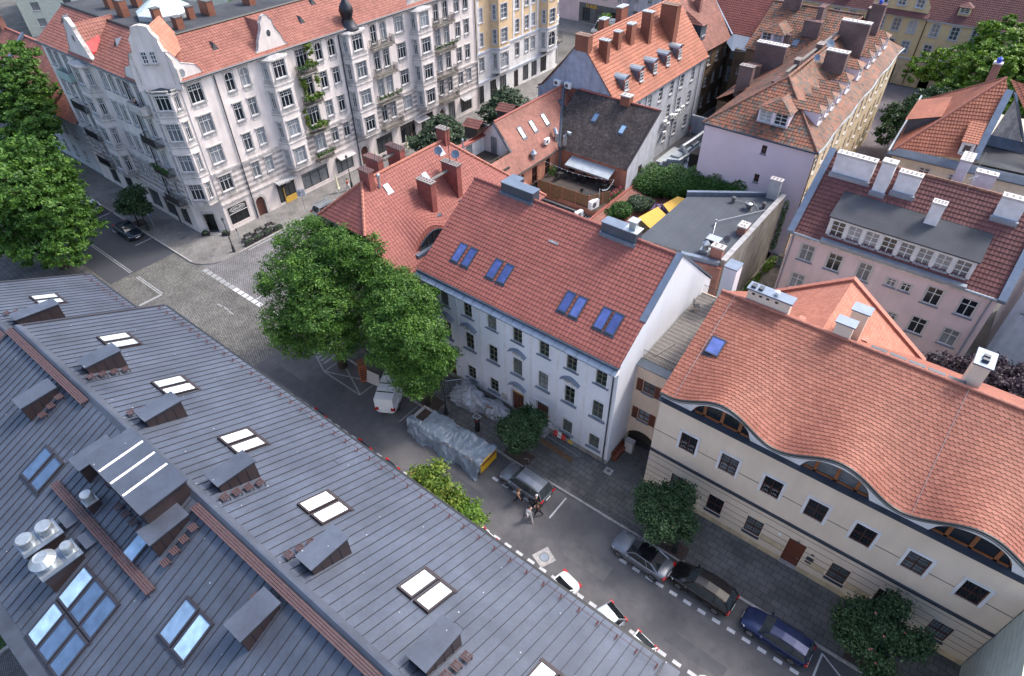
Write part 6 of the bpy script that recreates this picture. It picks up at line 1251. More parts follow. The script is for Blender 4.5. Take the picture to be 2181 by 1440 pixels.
def barrel(y, x=-37.6):
    z = 12.05; b = MB(); w_ = .62; zt = 13.55; xb = XR+(ZR-zt)/t*1.0
    b.box(x-.03, x+.02, y-w_, y+w_, z-.1, zt, 'ridge_red')
    for s in (-1, 1): b.face([(x, y+s*w_, z), (x, y+s*w_, zt), (xb, y+s*w_, zt)], 'zinc_light')
    o = b.build('dormer', H10); b = MB(); n = 6; P = [(y-math.cos(math.pi*i/n)*(w_+.12), zt+.38*math.sin(math.pi*i/n)) for i in range(n+1)]
    for p, q in zip(P[:-1], P[1:]): b.face([(x+.2, p[0], p[1]), (x+.2, q[0], q[1]), (xb-.35, q[0], q[1]), (xb-.35, p[0], p[1])], 'galv')
    b.face([(x+.05, p[0], p[1]) for p in P], 'zinc_light'); b.build('dormer_roof', o); win(H10, Fr(x+.22, y, 90), 0, 12.75, .85, 1.15, 'plain')
for y in (70.2, 73.9, 77.4, 80.9, 84.2): barrel(y)
for y in (68.9, 72.6): skylight(H10, (-38.75, y, 10.9+t*2.15+.03), (0, 1, 0), Vector((-1, 0, t)).normalized(), .6, 1.3, Vector((t, 0, 1)).normalized(), 'glass_painted_sky')
for y0_, y1_, xa, xb, z, n in ((67.0, 68.0, -43.2, -41.4, 18.4, 4), (69.3, 70.0, -41.3, -40.1, 17.6, 3), (72.7, 73.5, -41.4, -40.6, 17.7, 3), (75.6, 76.7, -41.3, -40.5, 17.9, 3), (79.2, 80.0, -41.2, -39.9, 18.6, 3), (84.3, 85.5, -41.2, -38.9, 18.4, 6), (74.0, 75.2, -44.4, -43.6, 18.3, 3), (78.5, 80.2, -44.6, -43.8, 18.7, 3)):
    chimney(H10, xa, xb, y0_, y1_, 16.6 if y0_ < 68 else 11, z, 'brick_orange', 'steel_white' if n == 3 else 'brick_orange', n, 1 if (y1_-y0_) > (xb-xa) else 0, over=.06, caph=.12)
for k, (x, y, z) in enumerate(((-45.5, 67.0, 11.9), (-43.9, 67.0, 11.9))): ac_unit(H10, x, y, z, 0, 1.1)
for k, (y, z) in enumerate(((80.2, 4.6), (81.2, 4.0), (82.0, 4.9), (80.4, 3.0), (83.2, 4.5), (84.2, 4.8), (85.3, 5.0))): ac_unit(H10, -36.3, y, z, R(90), .95)
for y in (74, 83, 89.5, 91): b = MB(); b.tube([(-36.5, y, 10.6), (-36.5, y, .2)], .05, 'zinc_light', 5); b.build('downpipe', H10)
# red roofed brick houses behind
H15 = house('brown_brick_house', 'brown brick house with a red roof in the courtyard corner behind the barrel dormers', 'house', (-38, 100, 0))
F = Fr(-37.9, 91.5, 88); facade(H15, F, 10.5, 10.5, [(u, z, .95, 1.7, 'plain') for u in (1.4, 4.0, 6.6, 9.2) for z in (9.0, 5.8, 2.6)], 'brick_brown')
F = Fr(-37.6, 102, -8); facade(H15, F, 3.4, 10.5, [(1.2, z, 1.2, 2.0, 'whitex') for z in (8.6, 5.2)], 'brick_brown'); F = Fr(-34.9, 97.4, 0); facade(H15, F, 7.6, 10.5, [(1.2, 7.6, .6, .9, 'single'), (5, 4, .8, 1.3, 'plain')], 'brick_brown')
b = MB(); b.face([(-34.9, 97.4, 0), (-34.9, 102, 0), (-34.9, 102, 10.5), (-34.9, 97.4, 10.5)], 'brick_brown'); b.box(-34.8, -27.3, 97.5, 104, 0, 10.4, 'brick_brown'); b.build('walls', H15)
b = MB(); b.tiles([(-37.6, 91.5, 10.6), (-37.2, 101.5, 10.6), (-43.5, 103, 17), (-43.5, 91.5, 17)], 'tile_faded'); b.tiles([(-50, 103.4, 10.6), (-50, 91.5, 10.6), (-43.5, 91.5, 17), (-43.5, 103, 17)], 'tile_faded', res=2)
b.tiles([(-37.4, 101.6, 10.6), (-31.6, 101.6, 10.6), (-34.5, 116, 21), (-48, 116, 21), (-44, 103, 12)], 'tile_red', kind='pan'); rf = b.build('roof', H15)
b = MB(); b.face([(-37.2, 99.5, 10.5), (-35.2, 97.2, 10.2), (-31.2, 97.2, 10.6), (-31.8, 101.8, 11.1), (-37.2, 101.8, 11.1)], 'zinc_light'); b.hexa([(-31.9, 97, 9.9), (-31.3, 97, 9.9), (-34.2, 116, 20.8), (-34.8, 116, 20.8), (-31.9, 97, 10.8), (-31.3, 97, 10.8), (-34.2, 116, 21.6), (-34.8, 116, 21.6)], 'zinc_light'); b.tube([(-37.4, 91.4, 10.9), (-39.6, 91.4, 13.8), (-42.8, 91.4, 17.3)], .18, 'zinc_light', 5); b.tube([(-37.3, 101.6, 11), (-43.4, 103.2, 16.8)], .18, 'zinc_light', 5); b.build('flashing', rf)
chimney(H15, -42.0, -41.0, 96.4, 97.2, 13, 17.6, 'brick_wall'); chimney(H15, -42.9, -41.7, 100.8, 101.8, 13, 18.8, 'brick_wall')
b = MB(); b.box(-40.6, -38.6, 92.6, 94.4, 12, 14.2, 'zinc_dark'); b.tiles([(-38.2, 92.3, 14.2), (-38.2, 94.7, 14.2), (-41.6, 93.5, 15.4)], 'tile_faded', res=2); b.tiles([(-41.8, 92.3, 14.2), (-38.2, 92.3, 14.2), (-41.6, 93.5, 15.4)], 'tile_faded', res=2); b.build('dormer', H15); win(H15, Fr(-38.55, 93.5, 90), 0, 13.3, 1.1, 1.3, 'plain')
b = MB(); b.box(-37.5, -26, 90.0, 90.4, 0, 2.6, 'plaster_grey'); b.build('courtyard_wall', None); tag(bpy.context.scene.collection.objects[-1], 'grey courtyard wall between the barrel dormer house and the lilac gabled house', 'wall')

# ================================================================ BROWN ROOFED RESTAURANT HOUSE WITH TERRACE
H11 = house('restaurant_house', 'courtyard restaurant house whose dark brown and red tile slopes meet in a metal valley', 'restaurant', (-38, 60, 0))
zr, ye, ze, xg = 12.1, 60.3, 7.5, -31.1
b = MB(); b.tiles([(-40.3, ye, ze), (xg, ye, ze), (xg, 67.1, zr), (-42.5, 67.1, zr), (-42.6, 62.8, 9.2)], 'tile_brown', tw=.2, ch=.22, kind='flat', step=.02); rf = b.build('brown_roof', H11)
b = MB(); b.tiles([(-40.3, 53.3, ze), (-40.3, ye, ze), (-42.5, 67.1, zr-2.1), (-44.6, 67.1, zr), (-44.6, 53.3, zr)], 'tile_faded', tw=.24, ch=.3, kind='flat', step=.03); b.tiles([(-40.3, 46.5, ze), (-40.3, 53.3, ze), (-42.0, 53.3, ze+1.82), (-42.0, 46.5, ze+1.82)], 'tile_faded', tw=.24, ch=.3, kind='flat', step=.03)
b.tiles([(-42.5, 67.1, zr-1.9), (-41.8, 67.1, zr-.02), (-44.6, 67.1, zr)], 'tile_faded', kind='flat'); b.tiles([(-49, 67.1, ze), (-49, 46.5, ze), (-44.6, 53.3, zr), (-44.6, 67.1, zr)], 'tile_faded', kind='flat'); rl = b.build('red_roof', H11); ridge(rl, [(-44.6, 53.3, zr), (-44.6, 67.1, zr)], 'ridge_red'); ridge(rf, [(xg, 67.1, zr), (-42.2, 67.1, zr)], 'ridge_red')
b = MB(); b.tube([(-40.4, ye, ze+.12), (-44.5, 67.0, zr-.05)], .2, 'zinc_dark', 5); b.build('valley', rf); b = MB(); b.tube([(-40.2, 47, ze), (-40.2, ye, ze)], .1, 'black_iron', 5); b.build('gutter', rf); b = MB(); b.tube([(xg, ye-.1, ze+.05), (xg, 67.1, zr+.1)], .14, 'brown_metal', 5); b.build('verge', rf)
FGx = Fr(xg-.05, ye+.3, 90); b = MB(); b.wall(FGx, 0, 6.5, 0, 7.6, [(3.2, 6.2, .9, 1.1), (5.2, 3.4, .9, 1.4)], 'plaster_grey'); b.face([FGx.P(0, 7.6), FGx.P(6.5, 7.6), FGx.P(6.5, 12), FGx.P(.1, 7.65)], 'plaster_grey'); b.wall(Fr(-40.2, ye+.3, 0), 0, 9.1, 4.6, 7.5, [(1.6, 5.9, .9, 1.9), (5.6, 5.9, .9, 1.9)], 'plaster_salmon'); b.wall(Fr(-40.5, 47, 90), 0, 13.6, 2, 7.4, [(u, 6.0, 1.0, 2.0) for u in (6, 8.6, 11.2)], 'plaster_salmon'); b.box(-48.5, -40.6, 47, 53.2, 0, 7.4, 'plaster_grey'); b.build('walls', H11)
for u in (3.2, 5.2): win(H11, FGx, u, 6.2 if u < 4 else 3.4, .9, 1.1 if u < 4 else 1.4, 'brown')
for u in (1.6, 5.6): win(H11, Fr(-40.2, ye+.3, 0), u, 5.9, .9, 1.9, 'brown')
for u in (6, 8.6, 11.2): win(H11, Fr(-40.5, 47, 90), u, 6.0, 1.0, 2.0, 'brown')
upb, nb = Vector((0, 6.8, 4.6)).normalized(), Vector((0, -4.6, 6.8)).normalized()
for x, y in ((-38.2, 64.6), (-34.2, 64.2)): skylight(H11, (x, y, ze+(y-ye)*.676+.02), (1, 0, 0), upb, .75, 1.25, nb, 'glass_bluish')
upr, nrr = Vector((-1, 0, 1.07)).normalized(), Vector((1.07, 0, 1)).normalized()
for y in (56.2, 58.4, 60.8): skylight(H11, (-42.9, y, ze+2.6*1.07+.02), (0, 1, 0), upr, .75, 1.5, nrr, 'glass_painted_sky')
skylight(H11, (-43.3, 64.9, ze+3.0*1.07+.02), (0, 1, 0), upr, .7, 1.2, nrr, 'glass_mid'); chimney(H11, -36.2, -35.0, 66.6, 67.5, 11, 13.0, 'brick_orange', 'trim_grey', 2, 0)
b = MB(); b.hexa([(-38.6, ye+.25, 7.0), (-32.6, ye+.25, 7.0), (-32.6, ye-1.3, 6.4), (-38.6, ye-1.3, 6.4), (-38.6, ye+.25, 7.06), (-32.6, ye+.25, 7.06), (-32.6, ye-1.3, 6.46), (-38.6, ye-1.3, 6.46)], 'steel_white'); b.box(-38.6, -32.6, ye-1.32, ye-1.24, 6.3, 6.5, 'galv'); b.build('awning', H11)
for s in (0, 1): b = MB(); b.tube([(-40.7+s*1.2-.3, ye+.3, 8.0), (-40.7+s*1.2-.3, ye+.3, 9.1), (-40.9+s*1.2-(0 if s else .5)+(.3 if s else 0), ye+.4, 9.6), (-41.4+s*2.3, ye+.5, 9.5)], .24, 'galv', 8); b.build('vent_duct', H11)
ac_unit(H11, -41.0, 58.6, 8.6, R(90)); b = MB(); b.lathe((-40.7, 55.6, 7.8), [(.16, 0), (.16, .6), (.4, .75), (.42, .85), (.15, 1.2)], 10, 'galv'); b.build('vent_cowl', H11)
# roof terrace cut into the red slope: deck, gable with a door, timber rail
b = MB(); b.box(-46, -42.2, 49.2, 53.2, 8.2, 8.4, 'wood_dark'); b.face([(-46.2, 53.25, 8.3), (-42.0, 53.25, 8.3), (-44.5, 53.25, 12.0), (-46.2, 53.25, 10.7)], 'plaster_pale'); b.box(-46.2, -46, 46.6, 53.2, 8.2, 10.2, 'plaster_pale'); b.box(-46.5, -45.8, 46.6, 53.2, 10.2, 10.35, 'ridge_red'); b.fb(Fr(-45, 53.2, 0), 0, .8, 8.4, 10.4, 0, .06, 'glass_dark'); b.tube([(-44.6, 53.1, 12.1), (-41.9, 53.1, 8.9)], .1, 'dark_slate', 5); b.box(-46.05, -45.98, 50, 51, 8.7, 10, 'glass_dark'); b.build('terrace', H11)
b = MB()
for z in (8.5, 8.8, 9.1, 9.4): b.box(-42.2, -42.1, 48.8, 52.8, z, z+.14, 'wood_dark')
for z in (8.5, 8.8, 9.1, 9.4): b.box(-45.5, -42.2, 48.75, 48.85, z, z+.14, 'wood_dark')
for y in (48.8, 50.8, 52.7): b.box(-42.26, -42.06, y-.06, y+.06, 7.6, 9.6, 'wood_dark')
b.box(-42.0, -41.0, 48.6, 51.6, 8.0, 8.5, 'wood_dark'); b.build('timber_railing', H11); chimney(H11, -45.2, -44.6, 48.0, 48.6, 8, 10.6, 'brick_orange'); b = MB(); b.lathe((-44.9, 48.3, 10.6), [(.1, 0), (.1, 1.1), (.16, 1.2), (.03, 1.4)], 8, 'galv'); b.build('flue', H11)
for x, y in ((-49.6, 55.5), (-49.4, 61.5)): b = MB(); b.box(x-.8, x+1.2, y-.8, y+.8, 8.3, 9.7, 'wood_dark'); b.tiles([(x-1, y-1, 9.7), (x+1.6, y-1, 9.9), (x+1.6, y, 10.6), (x-1, y, 10.4)], 'tile_faded', kind='flat'); b.tiles([(x+1.6, y+1, 9.9), (x-1, y+1, 9.7), (x-1, y, 10.4), (x+1.6, y, 10.6)], 'tile_faded', kind='flat'); b.build('dormer', H11)
# courtyard terrace
HT = house('roof_terrace', 'restaurant roof terrace with a dark deck and a tall brown timber fence', 'terrace', (-35, 57, 0))
b = MB(); b.box(-40.3, -31.1, 54.4, 60.5, 0, 5.0, 'plaster_salmon')
for i in range(44): b.box(-40.3+i*.21, -40.3+i*.21+.19, 54.4, 60.5, 5.0, 5.03, 'wood_dark')
b.build('deck', HT)
b = MB(); P = [(-40.2, 56.3), (-39.0, 54.3), (-32.3, 54.6), (-31.0, 57.0)]
for p, q in zip(P[:-1], P[1:]):
    f = Fr(p[0], p[1], math.degrees(math.atan2(q[1]-p[1], q[0]-p[0]))); l_ = math.hypot(q[0]-p[0], q[1]-p[1])
    for k in range(11): b.fb(f, 0, l_, 4.7+k*.16, 4.7+k*.16+.145, 0, .03, 'wood_fence')
    for k in range(int(l_/1.7)+1): u = min(l_, k*1.7); b.fb(f, u-.04, u+.04, 4.3, 6.55, .03, .1, 'ridge_orange')
b.build('timber_fence', HT)
b = MB(); b.face([(-40.3, 44.3, 3.9), (-30.8, 44.3, 3.9), (-30.8, 54.4, 4.2), (-40.3, 54.4, 4.2)], 'felt_dark')
for i in range(30): x = -40.1+i*.32; b.tube([(x, 44.4, 3.92), (x, 54.3, 4.22)], .05, 'galv' if i % 4 else 'plaster_ochre', 4)
b.tube([(-38.5, 53.9, 4.5), (-32.4, 53.9, 4.5)], .1, 'galv', 6); b.tube([(-38.0, 53.5, 4.4), (-32.4, 53.2, 4.4)], .06, 'black_iron', 5); b.box(-40.3, -30.8, 44.4, 54.4, 0, 3.85, 'plaster_salmon'); b.build('corrugated_roof', HT)
b = MB(); P = [Vector((-40, 57, 7.3)), Vector((-31.6, 58.6, 6.9)), Vector((-31.4, 55.8, 7.0))]
for p, q in zip(P[:-1], P[1:]):
    C_ = [p.lerp(q, k/12)-Vector((0, 0, .5*math.sin(math.pi*k/12))) for k in range(13)]; b.tube(C_, .018, 'sill_grey', 4)
    for c in C_: b.lathe((c.x, c.y, c.z-.1), [(.03, 0), (.045, .05), (.02, .09)], 5, 'glass_painted_sky')
b.tube([(-31.5, 55.4, 4.5), (-31.5, 55.4, 7.2)], .05, 'galv', 5); b.build('string_lights', HT)
ac_unit(HT, -32.6, 53.2, 4.3, R(80), 1.25); ac_unit(HT, -31.8, 54.9, 5.0, R(80), 1.5)
leaves('flowers', [(-31.2+.0, 57+k*.5, 5.6, .3, .35, .3) for k in range(6)], 260, .14, 'petal_red', HT, 4); leaves('planter_leaves', [(-31.2, 57+k*.5, 5.4, .3, .35, .3) for k in range(6)]+[(-39.9, 58.4, 5.6, .5, .8, .7)], 900, .16, 'leaf_ivy', HT, 5)
def table_set(x, y, z, rz, lab, n=2, grp='tables on the restaurant terrace'):
    t = thing('round_table', lab, 'table', (x, y, z), rz, grp); b = MB(); b.lathe((0, 0, .7), [(.38, 0), (.38, .03)], 14, 'plastic_black'); b.build('tabletop', t); b = MB(); b.tube([(0, 0, .7), (0, 0, .04)], .03, 'black_iron', 6); b.lathe((0, 0, 0), [(.22, 0), (.2, .03), (.03, .05)], 10, 'black_iron'); b.build('base', t); return t
CH = None
def chair(x, y, z, rz, lab, grp='chairs on the restaurant terrace'):
    global CH
    if CH is None:
        t = thing('chair', lab, 'chair', (x, y, z), rz, grp); b = MB(); b.box(-.21, .21, -.21, .21, .43, .46, 'black_iron'); b.build('seat', t); b = MB(); b.box(-.21, -.18, -.21, .21, .5, .86, 'black_iron'); b.tube([(-.2, -.2, .44), (-.2, -.23, .65), (.15, -.23, .65), (.2, -.2, .44)], .015, 'black_iron', 4); b.tube([(-.2, .2, .44), (-.2, .23, .65), (.15, .23, .65), (.2, .2, .44)], .015, 'black_iron', 4); b.build('backrest', t)
        for sx in (-1, 1):
            for sy in (-1, 1): b = MB(); b.tube([(sx*.18, sy*.18, .44), (sx*.21, sy*.21, 0)], .014, 'black_iron', 4); b.build('leg', t)
        CH = t; return t
    return dup(CH, (x, y, z), rz, lab, grp)
tb = []
for k, (x, y, lab) in enumerate(((-33.6, 56.0, 'small round table in the open middle of the timber fenced terrace'), (-36.3, 59.0, 'dark round table under the metal awning of the terrace'), (-38.6, 58.2, 'dark round table at the left wall of the timber fenced terrace'), (-33.0, 58.9, 'dark round table near the flower boxes of the terrace'))):
    tb.append((x, y)); table_set(x, y, 5.03, k, lab)
    for j in range(3):
        a = .5+j*2.2+k; chair(x+.65*math.cos(a), y+.65*math.sin(a), 5.03, a+math.pi, ('first', 'second', 'third')[j]+' black chair clockwise round '+('the small round table in the open middle of the terrace', 'the table under the metal awning', 'the table at the left wall of the terrace', 'the table near the flower boxes')[k])

# ================================================================ FLAT GREY ROOF WITH CONCRETE SIDE WALL
H8 = house('flat_roofed_house', 'house with a flat grey felt roof and a tall bare concrete side wall', 'house', (-18, 55, 0))
PL = [(-22.7, 48.3), (-14.75, 49.3), (-14.75, 64), (-22.6, 58.4)]
b = MB(); b.prism(PL, 0, 8.0, 'concrete', True, 'felt_roof'); b.build('walls', H8)
b = MB(); b.prism([(-14.78, 49.2), (-14.4, 49.3), (-14.4, 64.3), (-14.78, 64.1)], 0, 8.25, 'concrete'); b.build('side_wall', H8)
b = MB()
for i in range(15): b.box(-14.85, -14.33, 49.3+i, 50.27+i, 8.25, 8.31, 'sill_grey')
b.prism([(-22.7, 58.35), (-14.8, 64.0), (-14.8, 64.5), (-22.9, 58.7)], 7.9, 8.45, 'zinc_light'); b.prism([(-18.2, 48.2), (-14.8, 48.9), (-14.8, 49.3), (-18.4, 48.6)], 7.7, 8.15, 'zinc_light'); b.build('coping', H8)
b = MB(); b.prism([(-18.4, 48.0), (-14.5, 48.7), (-14.5, 49.3), (-18.4, 48.6)], 4, 7.7, 'brick_wall'); b.build('brick_parapet', H8)
chimney(H8, -16.0, -14.9, 49.4, 50.1, 7.5, 9.3, 'brick_wall', 'trim_grey', 2); chimney(H8, -15.6, -14.8, 54.5, 55.6, 8, 9.0, 'brick_wall', 'trim_grey', 2, 1); chimney(H8, -16.0, -14.9, 63.0, 63.6, 8, 10.2, 'steel_white', 'trim_light', 3)
b = MB(); b.box(-17.1, -16.3, 49.6, 50.4, 8, 8.3, 'galv'); b.lathe((-16.7, 50, 8.3), [(.35, 0), (.28, .15), (.28, .5), (.5, .55), (.45, .62), (.02, .95)], 4, 'galv'); b.build('vent_cowl', H8)
b = MB(); b.box(-17.3, -16.2, 51.6, 52.4, 8, 8.35, 'zinc_dark'); b.box(-17.4, -16.1, 51.5, 52.5, 8.35, 8.42, 'galv'); b.build('roof_hatch', H8)
b = MB(); b.lathe((-16.5, 59.7, 8), [(.4, 0), (.25, .1), (.25, .4), (.45, .5), (.5, .7), (.42, .72), (.3, .6)], 14, 'concrete_dark'); b.lathe((-16.5, 59.7, 8.6), [(.15, 0), (.3, .05), (.05, .15)], 12, 'galv'); b.build('roof_fan', H8)
for x, y in ((-18.3, 60.0), (-15.4, 60.8)): b = MB(); b.lathe((x, y, 8), [(.2, 0), (.15, .4), (.27, .45), (.25, .6), (.1, .7)], 10, 'concrete_dark'); b.build('roof_vent', H8)
b = MB(); b.lathe((-17.9, 54.9, 8), [(.08, 0), (.08, .45), (.13, .5), (.1, .6)], 8, 'galv'); b.build('roof_vent', H8)
b = MB(); b.tube([(-17.9, 54.9, 8.4), (-15.0, 60.2, 8.2)], .035, 'steel_white', 5); b.tube([(-17.9, 54.9, 8.4), (-17.6, 54, 8.05), (-17.2, 52.6, 8.05), (-16.2, 51.2, 8.1), (-15.6, 50.6, 8.1)], .035, 'steel_white', 5); b.tube([(-18.1, 60.3, 8.2), (-16.2, 60.8, 8.1), (-15.6, 60.0, 8.1)], .03, 'steel_white', 5); b.build('cable_duct', H8)
dish(H8, -15.1, 50.7, 9.6, .35, -100, 'concrete_dark')

# ================================================================ LILAC GABLED OLD HOUSE
H9b = house('lilac_gabled_house', 'old house with a plain lilac end wall and a weathered mottled tile roof full of dormers and dark chimneys', 'house', (-19, 80, 0)); H9b['label'] = 'old house with lilac end wall and weathered mottled tile roof full of dormers and chimneys'
t = .66; XL, XQ, YA, YB, ZE, ZRr, XM = -25.45, -13.05, 66, 104.5, 12.65, 17.0, -19.5; XE = -14.4
F = Fr(XL+.2, YA+.25, 0); facade(H9b, F, 12.0, 12.5, [(6.9, 11.4, .55, .95, 'brown'), (6.9, 8.1, .55, .95, 'brown')], 'plaster_lilac')
a9 = math.degrees(math.atan2(YB-YA, XE-XQ)); F9 = Fr(XQ-.25, YA+.3, a9); L9 = math.hypot(YB-YA, XE-XQ)
facade(H9b, F9, L9-.5, 12.4, [(u, z, 1.1, 1.9, 'plain') for u in range(2, 37, 3) for z in (10.4, 6.6, 2.8)], 'plaster_ochre')
b = MB(); b.box(XL+.2, XL+.3, YA+.3, 92, 0, 12.4, 'plaster_ochre'); b.box(XL+.3, XE-.5, YB-.6, YB-.4, 0, 12.4, 'plaster_ochre'); b.prism([(-31.4, 92), (-24, 92), (-24, 104), (-31.4, 104)], 0, 12.5, 'brick_brown'); b.build('walls', H9b)
b = MB(); TO = dict(m='tile_old', tw=.34, ch=.4)
b.tiles([(XQ, YA, ZE), (XE, YB, ZE), (XM, YB-6, ZRr), (XM, YA+6.2, ZRr)], **TO); b.tiles([(XL, YA, ZE), (XQ, YA, ZE), (XM, YA+6.2, ZRr)], **TO); b.tiles([(XL, 95, ZE), (XL, YA, ZE), (XM, YA+6.2, ZRr), (XM, 95, ZRr)], **TO); b.tiles([(-29.6, 92.5, 9.91), (-29.6, 79.5, 9.91), (XL, 78, ZE), (XL, 92.5, ZE)], **TO); b.box(-29.4, XL, 79.7, 92, 0, 9.8, 'brick_brown'); b.tiles([(XE, YB, ZE), (-25, YB, ZE), (XM, YB-6, ZRr)], **TO)
b.tiles([(-31.6, 91.7, ZE), (-22, 91.7, ZE), (-19.6, 96.5, 15.4), (-19.6, 99.4, 17.0), (-31.6, 99.4, 17.0)], **TO); b.tiles([(-19.6, 107, ZE), (-31.6, 107, ZE), (-31.6, 99.4, 17.0), (-19.6, 99.4, 17.0)], 'tile_old', res=2)
rf = b.build('roof', H9b); b = MB(); b.face([(-31.65, 91.8, ZE), (-31.65, 107, ZE), (-31.65, 99.4, 17)], 'brick_brown'); b.face([(-19.65, 95, 14), (-19.65, 104, 14), (-19.65, 99.4, 16.9)], 'brick_brown'); b.build('gable_wall', H9b)
ridge(rf, [(XL, YA, ZE), (XM, YA+6.2, ZRr), (XM, YB-6, ZRr)], 'ridge_old'); ridge(rf, [(XQ, YA, ZE), (XM, YA+6.2, ZRr)], 'ridge_old'); ridge(rf, [(-31.6, 99.4, 17), (-19.6, 99.4, 17)], 'ridge_old')
b = MB(); P = [(XQ+.1+(XE-XQ)*k/20+.12*math.sin(k*1.3), YA+(YB-YA)*k/20, ZE-.05) for k in range(21)]; b.tube(P, .1, 'galv', 6); b.tube([(XL-.05, YA-.1, ZE-.05), (XQ+.1, YA-.1, ZE-.05)], .1, 'dark_slate', 6); b.tube([(XQ+.1, YA+.2, ZE-.1), (XQ-.1, YA+.1, ZE-.7), (XQ-.1, YA+.1, .2)], .06, 'dark_slate', 6); b.build('gutter', rf)
def hipdormer(H, F, z, w_, h, m='tile_old', dz=.66, wall='plaster_lilac', nwin=1, back=None, dep=None):
    """dormer whose front stands in frame F (u centred), z sill height"""
    b = MB(); D = back or (h+.25)/dz; e = .18; zt = z+h
    b.wall(F, -w_/2, w_/2, z-.3, zt, [((k-(nwin-1)/2)*(w_/nwin), z+h*.52, w_/nwin-.3, h*.8) for k in range(nwin)], wall, .12)
    for s in (-1, 1): b.face([F.P(s*w_/2, z-.3, 0), F.P(s*w_/2, zt, 0), F.P(s*w_/2, zt, -D)], wall)
    A = [F.P(-w_/2-e, zt-.05, e), F.P(w_/2+e, zt-.05, e), F.P(w_/2+e, zt-.05, -D-.3), F.P(-w_/2-e, zt-.05, -D-.3)]; rz_ = zt-.05+(w_/2+e)*.5; R1, R2 = F.P(0, rz_, e-(w_/2+e)*.8), F.P(0, rz_, -D-.3-(w_/2+e)*.8)
    b.tiles([A[0], A[1], R1], m, res=2); b.tiles([A[1], A[2], R2, R1], m, res=2); b.tiles([A[3], A[0], R1, R2], m, res=2); o = b.build('dormer', H)
    for k in range(nwin): win(H, F, (k-(nwin-1)/2)*(w_/nwin), z+h*.52, w_/nwin-.3, h*.8, 'plain')
for k, (y, w_) in enumerate(((70.3, 1.5), (72.7, 1.4), (74.8, 1.4), (77.4, 1.5), (80.8, 1.9), (85.8, 2.0), (90.4, 1.6), (93.1, 1.5), (96.0, 1.5), (99.0, 1.6))):
    x = XQ+(XE-XQ)*(y-YA)/(YB-YA)-1.5; hipdormer(H9b, Fr(x, y, a9), ZE+1.0, w_*1.12, 1.6)
hipdormer(H9b, Fr(-18.6, YA+1.35, 0), ZE+.95, 3.2, 1.5, nwin=2); hipdormer(H9b, Fr(-28.6, 92.9, 0), ZE+.7, 3.0, 1.5, nwin=2)
for q in ((-18.4, -16.1, 80.3, 81.3, 17.9, 5), (-19.8, -16.5, 89.2, 90.2, 18.8, 7), (-18.7, -17.1, 98, 99, 18.9, 3), (-28.2, -24.4, 86.0, 87.0, 15.6, 9), (-25.6, -23.4, 95, 96, 16.5, 3), (-28.2, -26.5, 84, 84.8, 13.4, 4), (-27.3, -25.6, 79, 79.9, 14.8, 4), (-21.2, -20.7, 72.6, 74.4, 16.1, 4), (-30, -27.6, 98.5, 99.4, 18, 5), (-24.7, -24.0, 96.6, 98.5, 17.9, 3), (-20.4, -19.8, 76, 77, 17.6, 2), (-20.2, -19.5, 82.6, 84, 17.6, 2), (-19.3, -18.2, 99.4, 100.3, 18, 2), (-27.3, -26.4, 93.2, 94, 14.9, 2)):
    chimney(H9b, *q[:4], 11, q[4], 'brick_chimney', 'trim_grey' if q[5] > 4 else 'brick_chimney', q[5], 1 if q[3]-q[2] > q[1]-q[0] else 0, over=.05, caph=.12)
b = MB(); b.lathe((-17.9, 98.5, 18.9), [(.2, 0), (.2, .2), (.28, .3), (.12, .5), (.12, .6), (.02, .7)], 10, 'blue_sign'); b.build('chimney_cowl', H9b); dish(H9b, -18.7, 82, 18.0, .5, -40); dish(H9b, -18.8, 78.5, 17.4, .35, -60)
skylight(H9b, (-25.7, 93.9, ZE+(93.9-91.7)*.565), (1, 0, 0), Vector((0, 1, .565)).normalized(), .9, 1.2, Vector((0, -.565, 1)).normalized(), 'glass_bluish')
b = MB(); b.hexa([(-20.2, 73, 17.1), (-19.9, 73, 17.1), (-19.9, 90, 17.1), (-20.2, 90, 17.1), (-20.2, 73, 17.2), (-19.9, 73, 17.2), (-19.9, 90, 17.2), (-20.2, 90, 17.2)], 'wood_deck'); b.build('chimney_walk', H9b)
b = MB(); b.tube([(-19.6, 86.2, 17), (-19.6, 86.2, 20.5)], .03, 'galv', 5); [b.tube([(-20.2, 86.2, z), (-19, 86.2, z)], .015, 'galv', 4) for z in (19.6, 20, 20.4)]; b.build('antenna', H9b)

# ================================================================ LONG PINK HOUSE
H7 = house('long_pink_house', 'long pink house with a maroon roof, white chimneys and a wide eight window dormer', 'house', (-3, 60, 0))
X0, X1, YF, ZE, YR, ZR = -11.0, 5.9, 56.0, 9.4, 62.0, 15.0; F = Fr(X0, YF, 0); tt = (ZR-9.6)/(YR-55.6)
W = []
for x in (-9.2, -6.7, 1.6, 4.2): W += [(x-X0, z, 1.2, 1.7, 'pink') for z in (7.65, 4.35, 1.4)]
W += [(-4.1-X0, 7.7, 1.1, 1.75, 'pink'), (-4.1-X0, 4.35, 1.1, 1.7, 'pink')]
for x in (-1.75, -.55): W += [(x-X0, z, .75, .8, 'pink') for z in (7.6, 4.3)]
facade(H7, F, X1-X0, ZE, W, 'plaster_pink'); b = MB(); FG = Fr(X1, YF, 90); b.face([FG.P(0, 0), FG.P(12, 0), FG.P(12, 9.5), FG.P(6, 15), FG.P(0, 9.4)], 'plaster_pink'); b.face([(X0, YF, 0), (X0, 68, 0), (X0, 68, 9.5), (X0, YR, 15), (X0, YF, 9.4)], 'plaster_pink'); b.box(X0, X1, 67.8, 68, 0, 9.4, 'plaster_pink'); b.build('walls', H7)
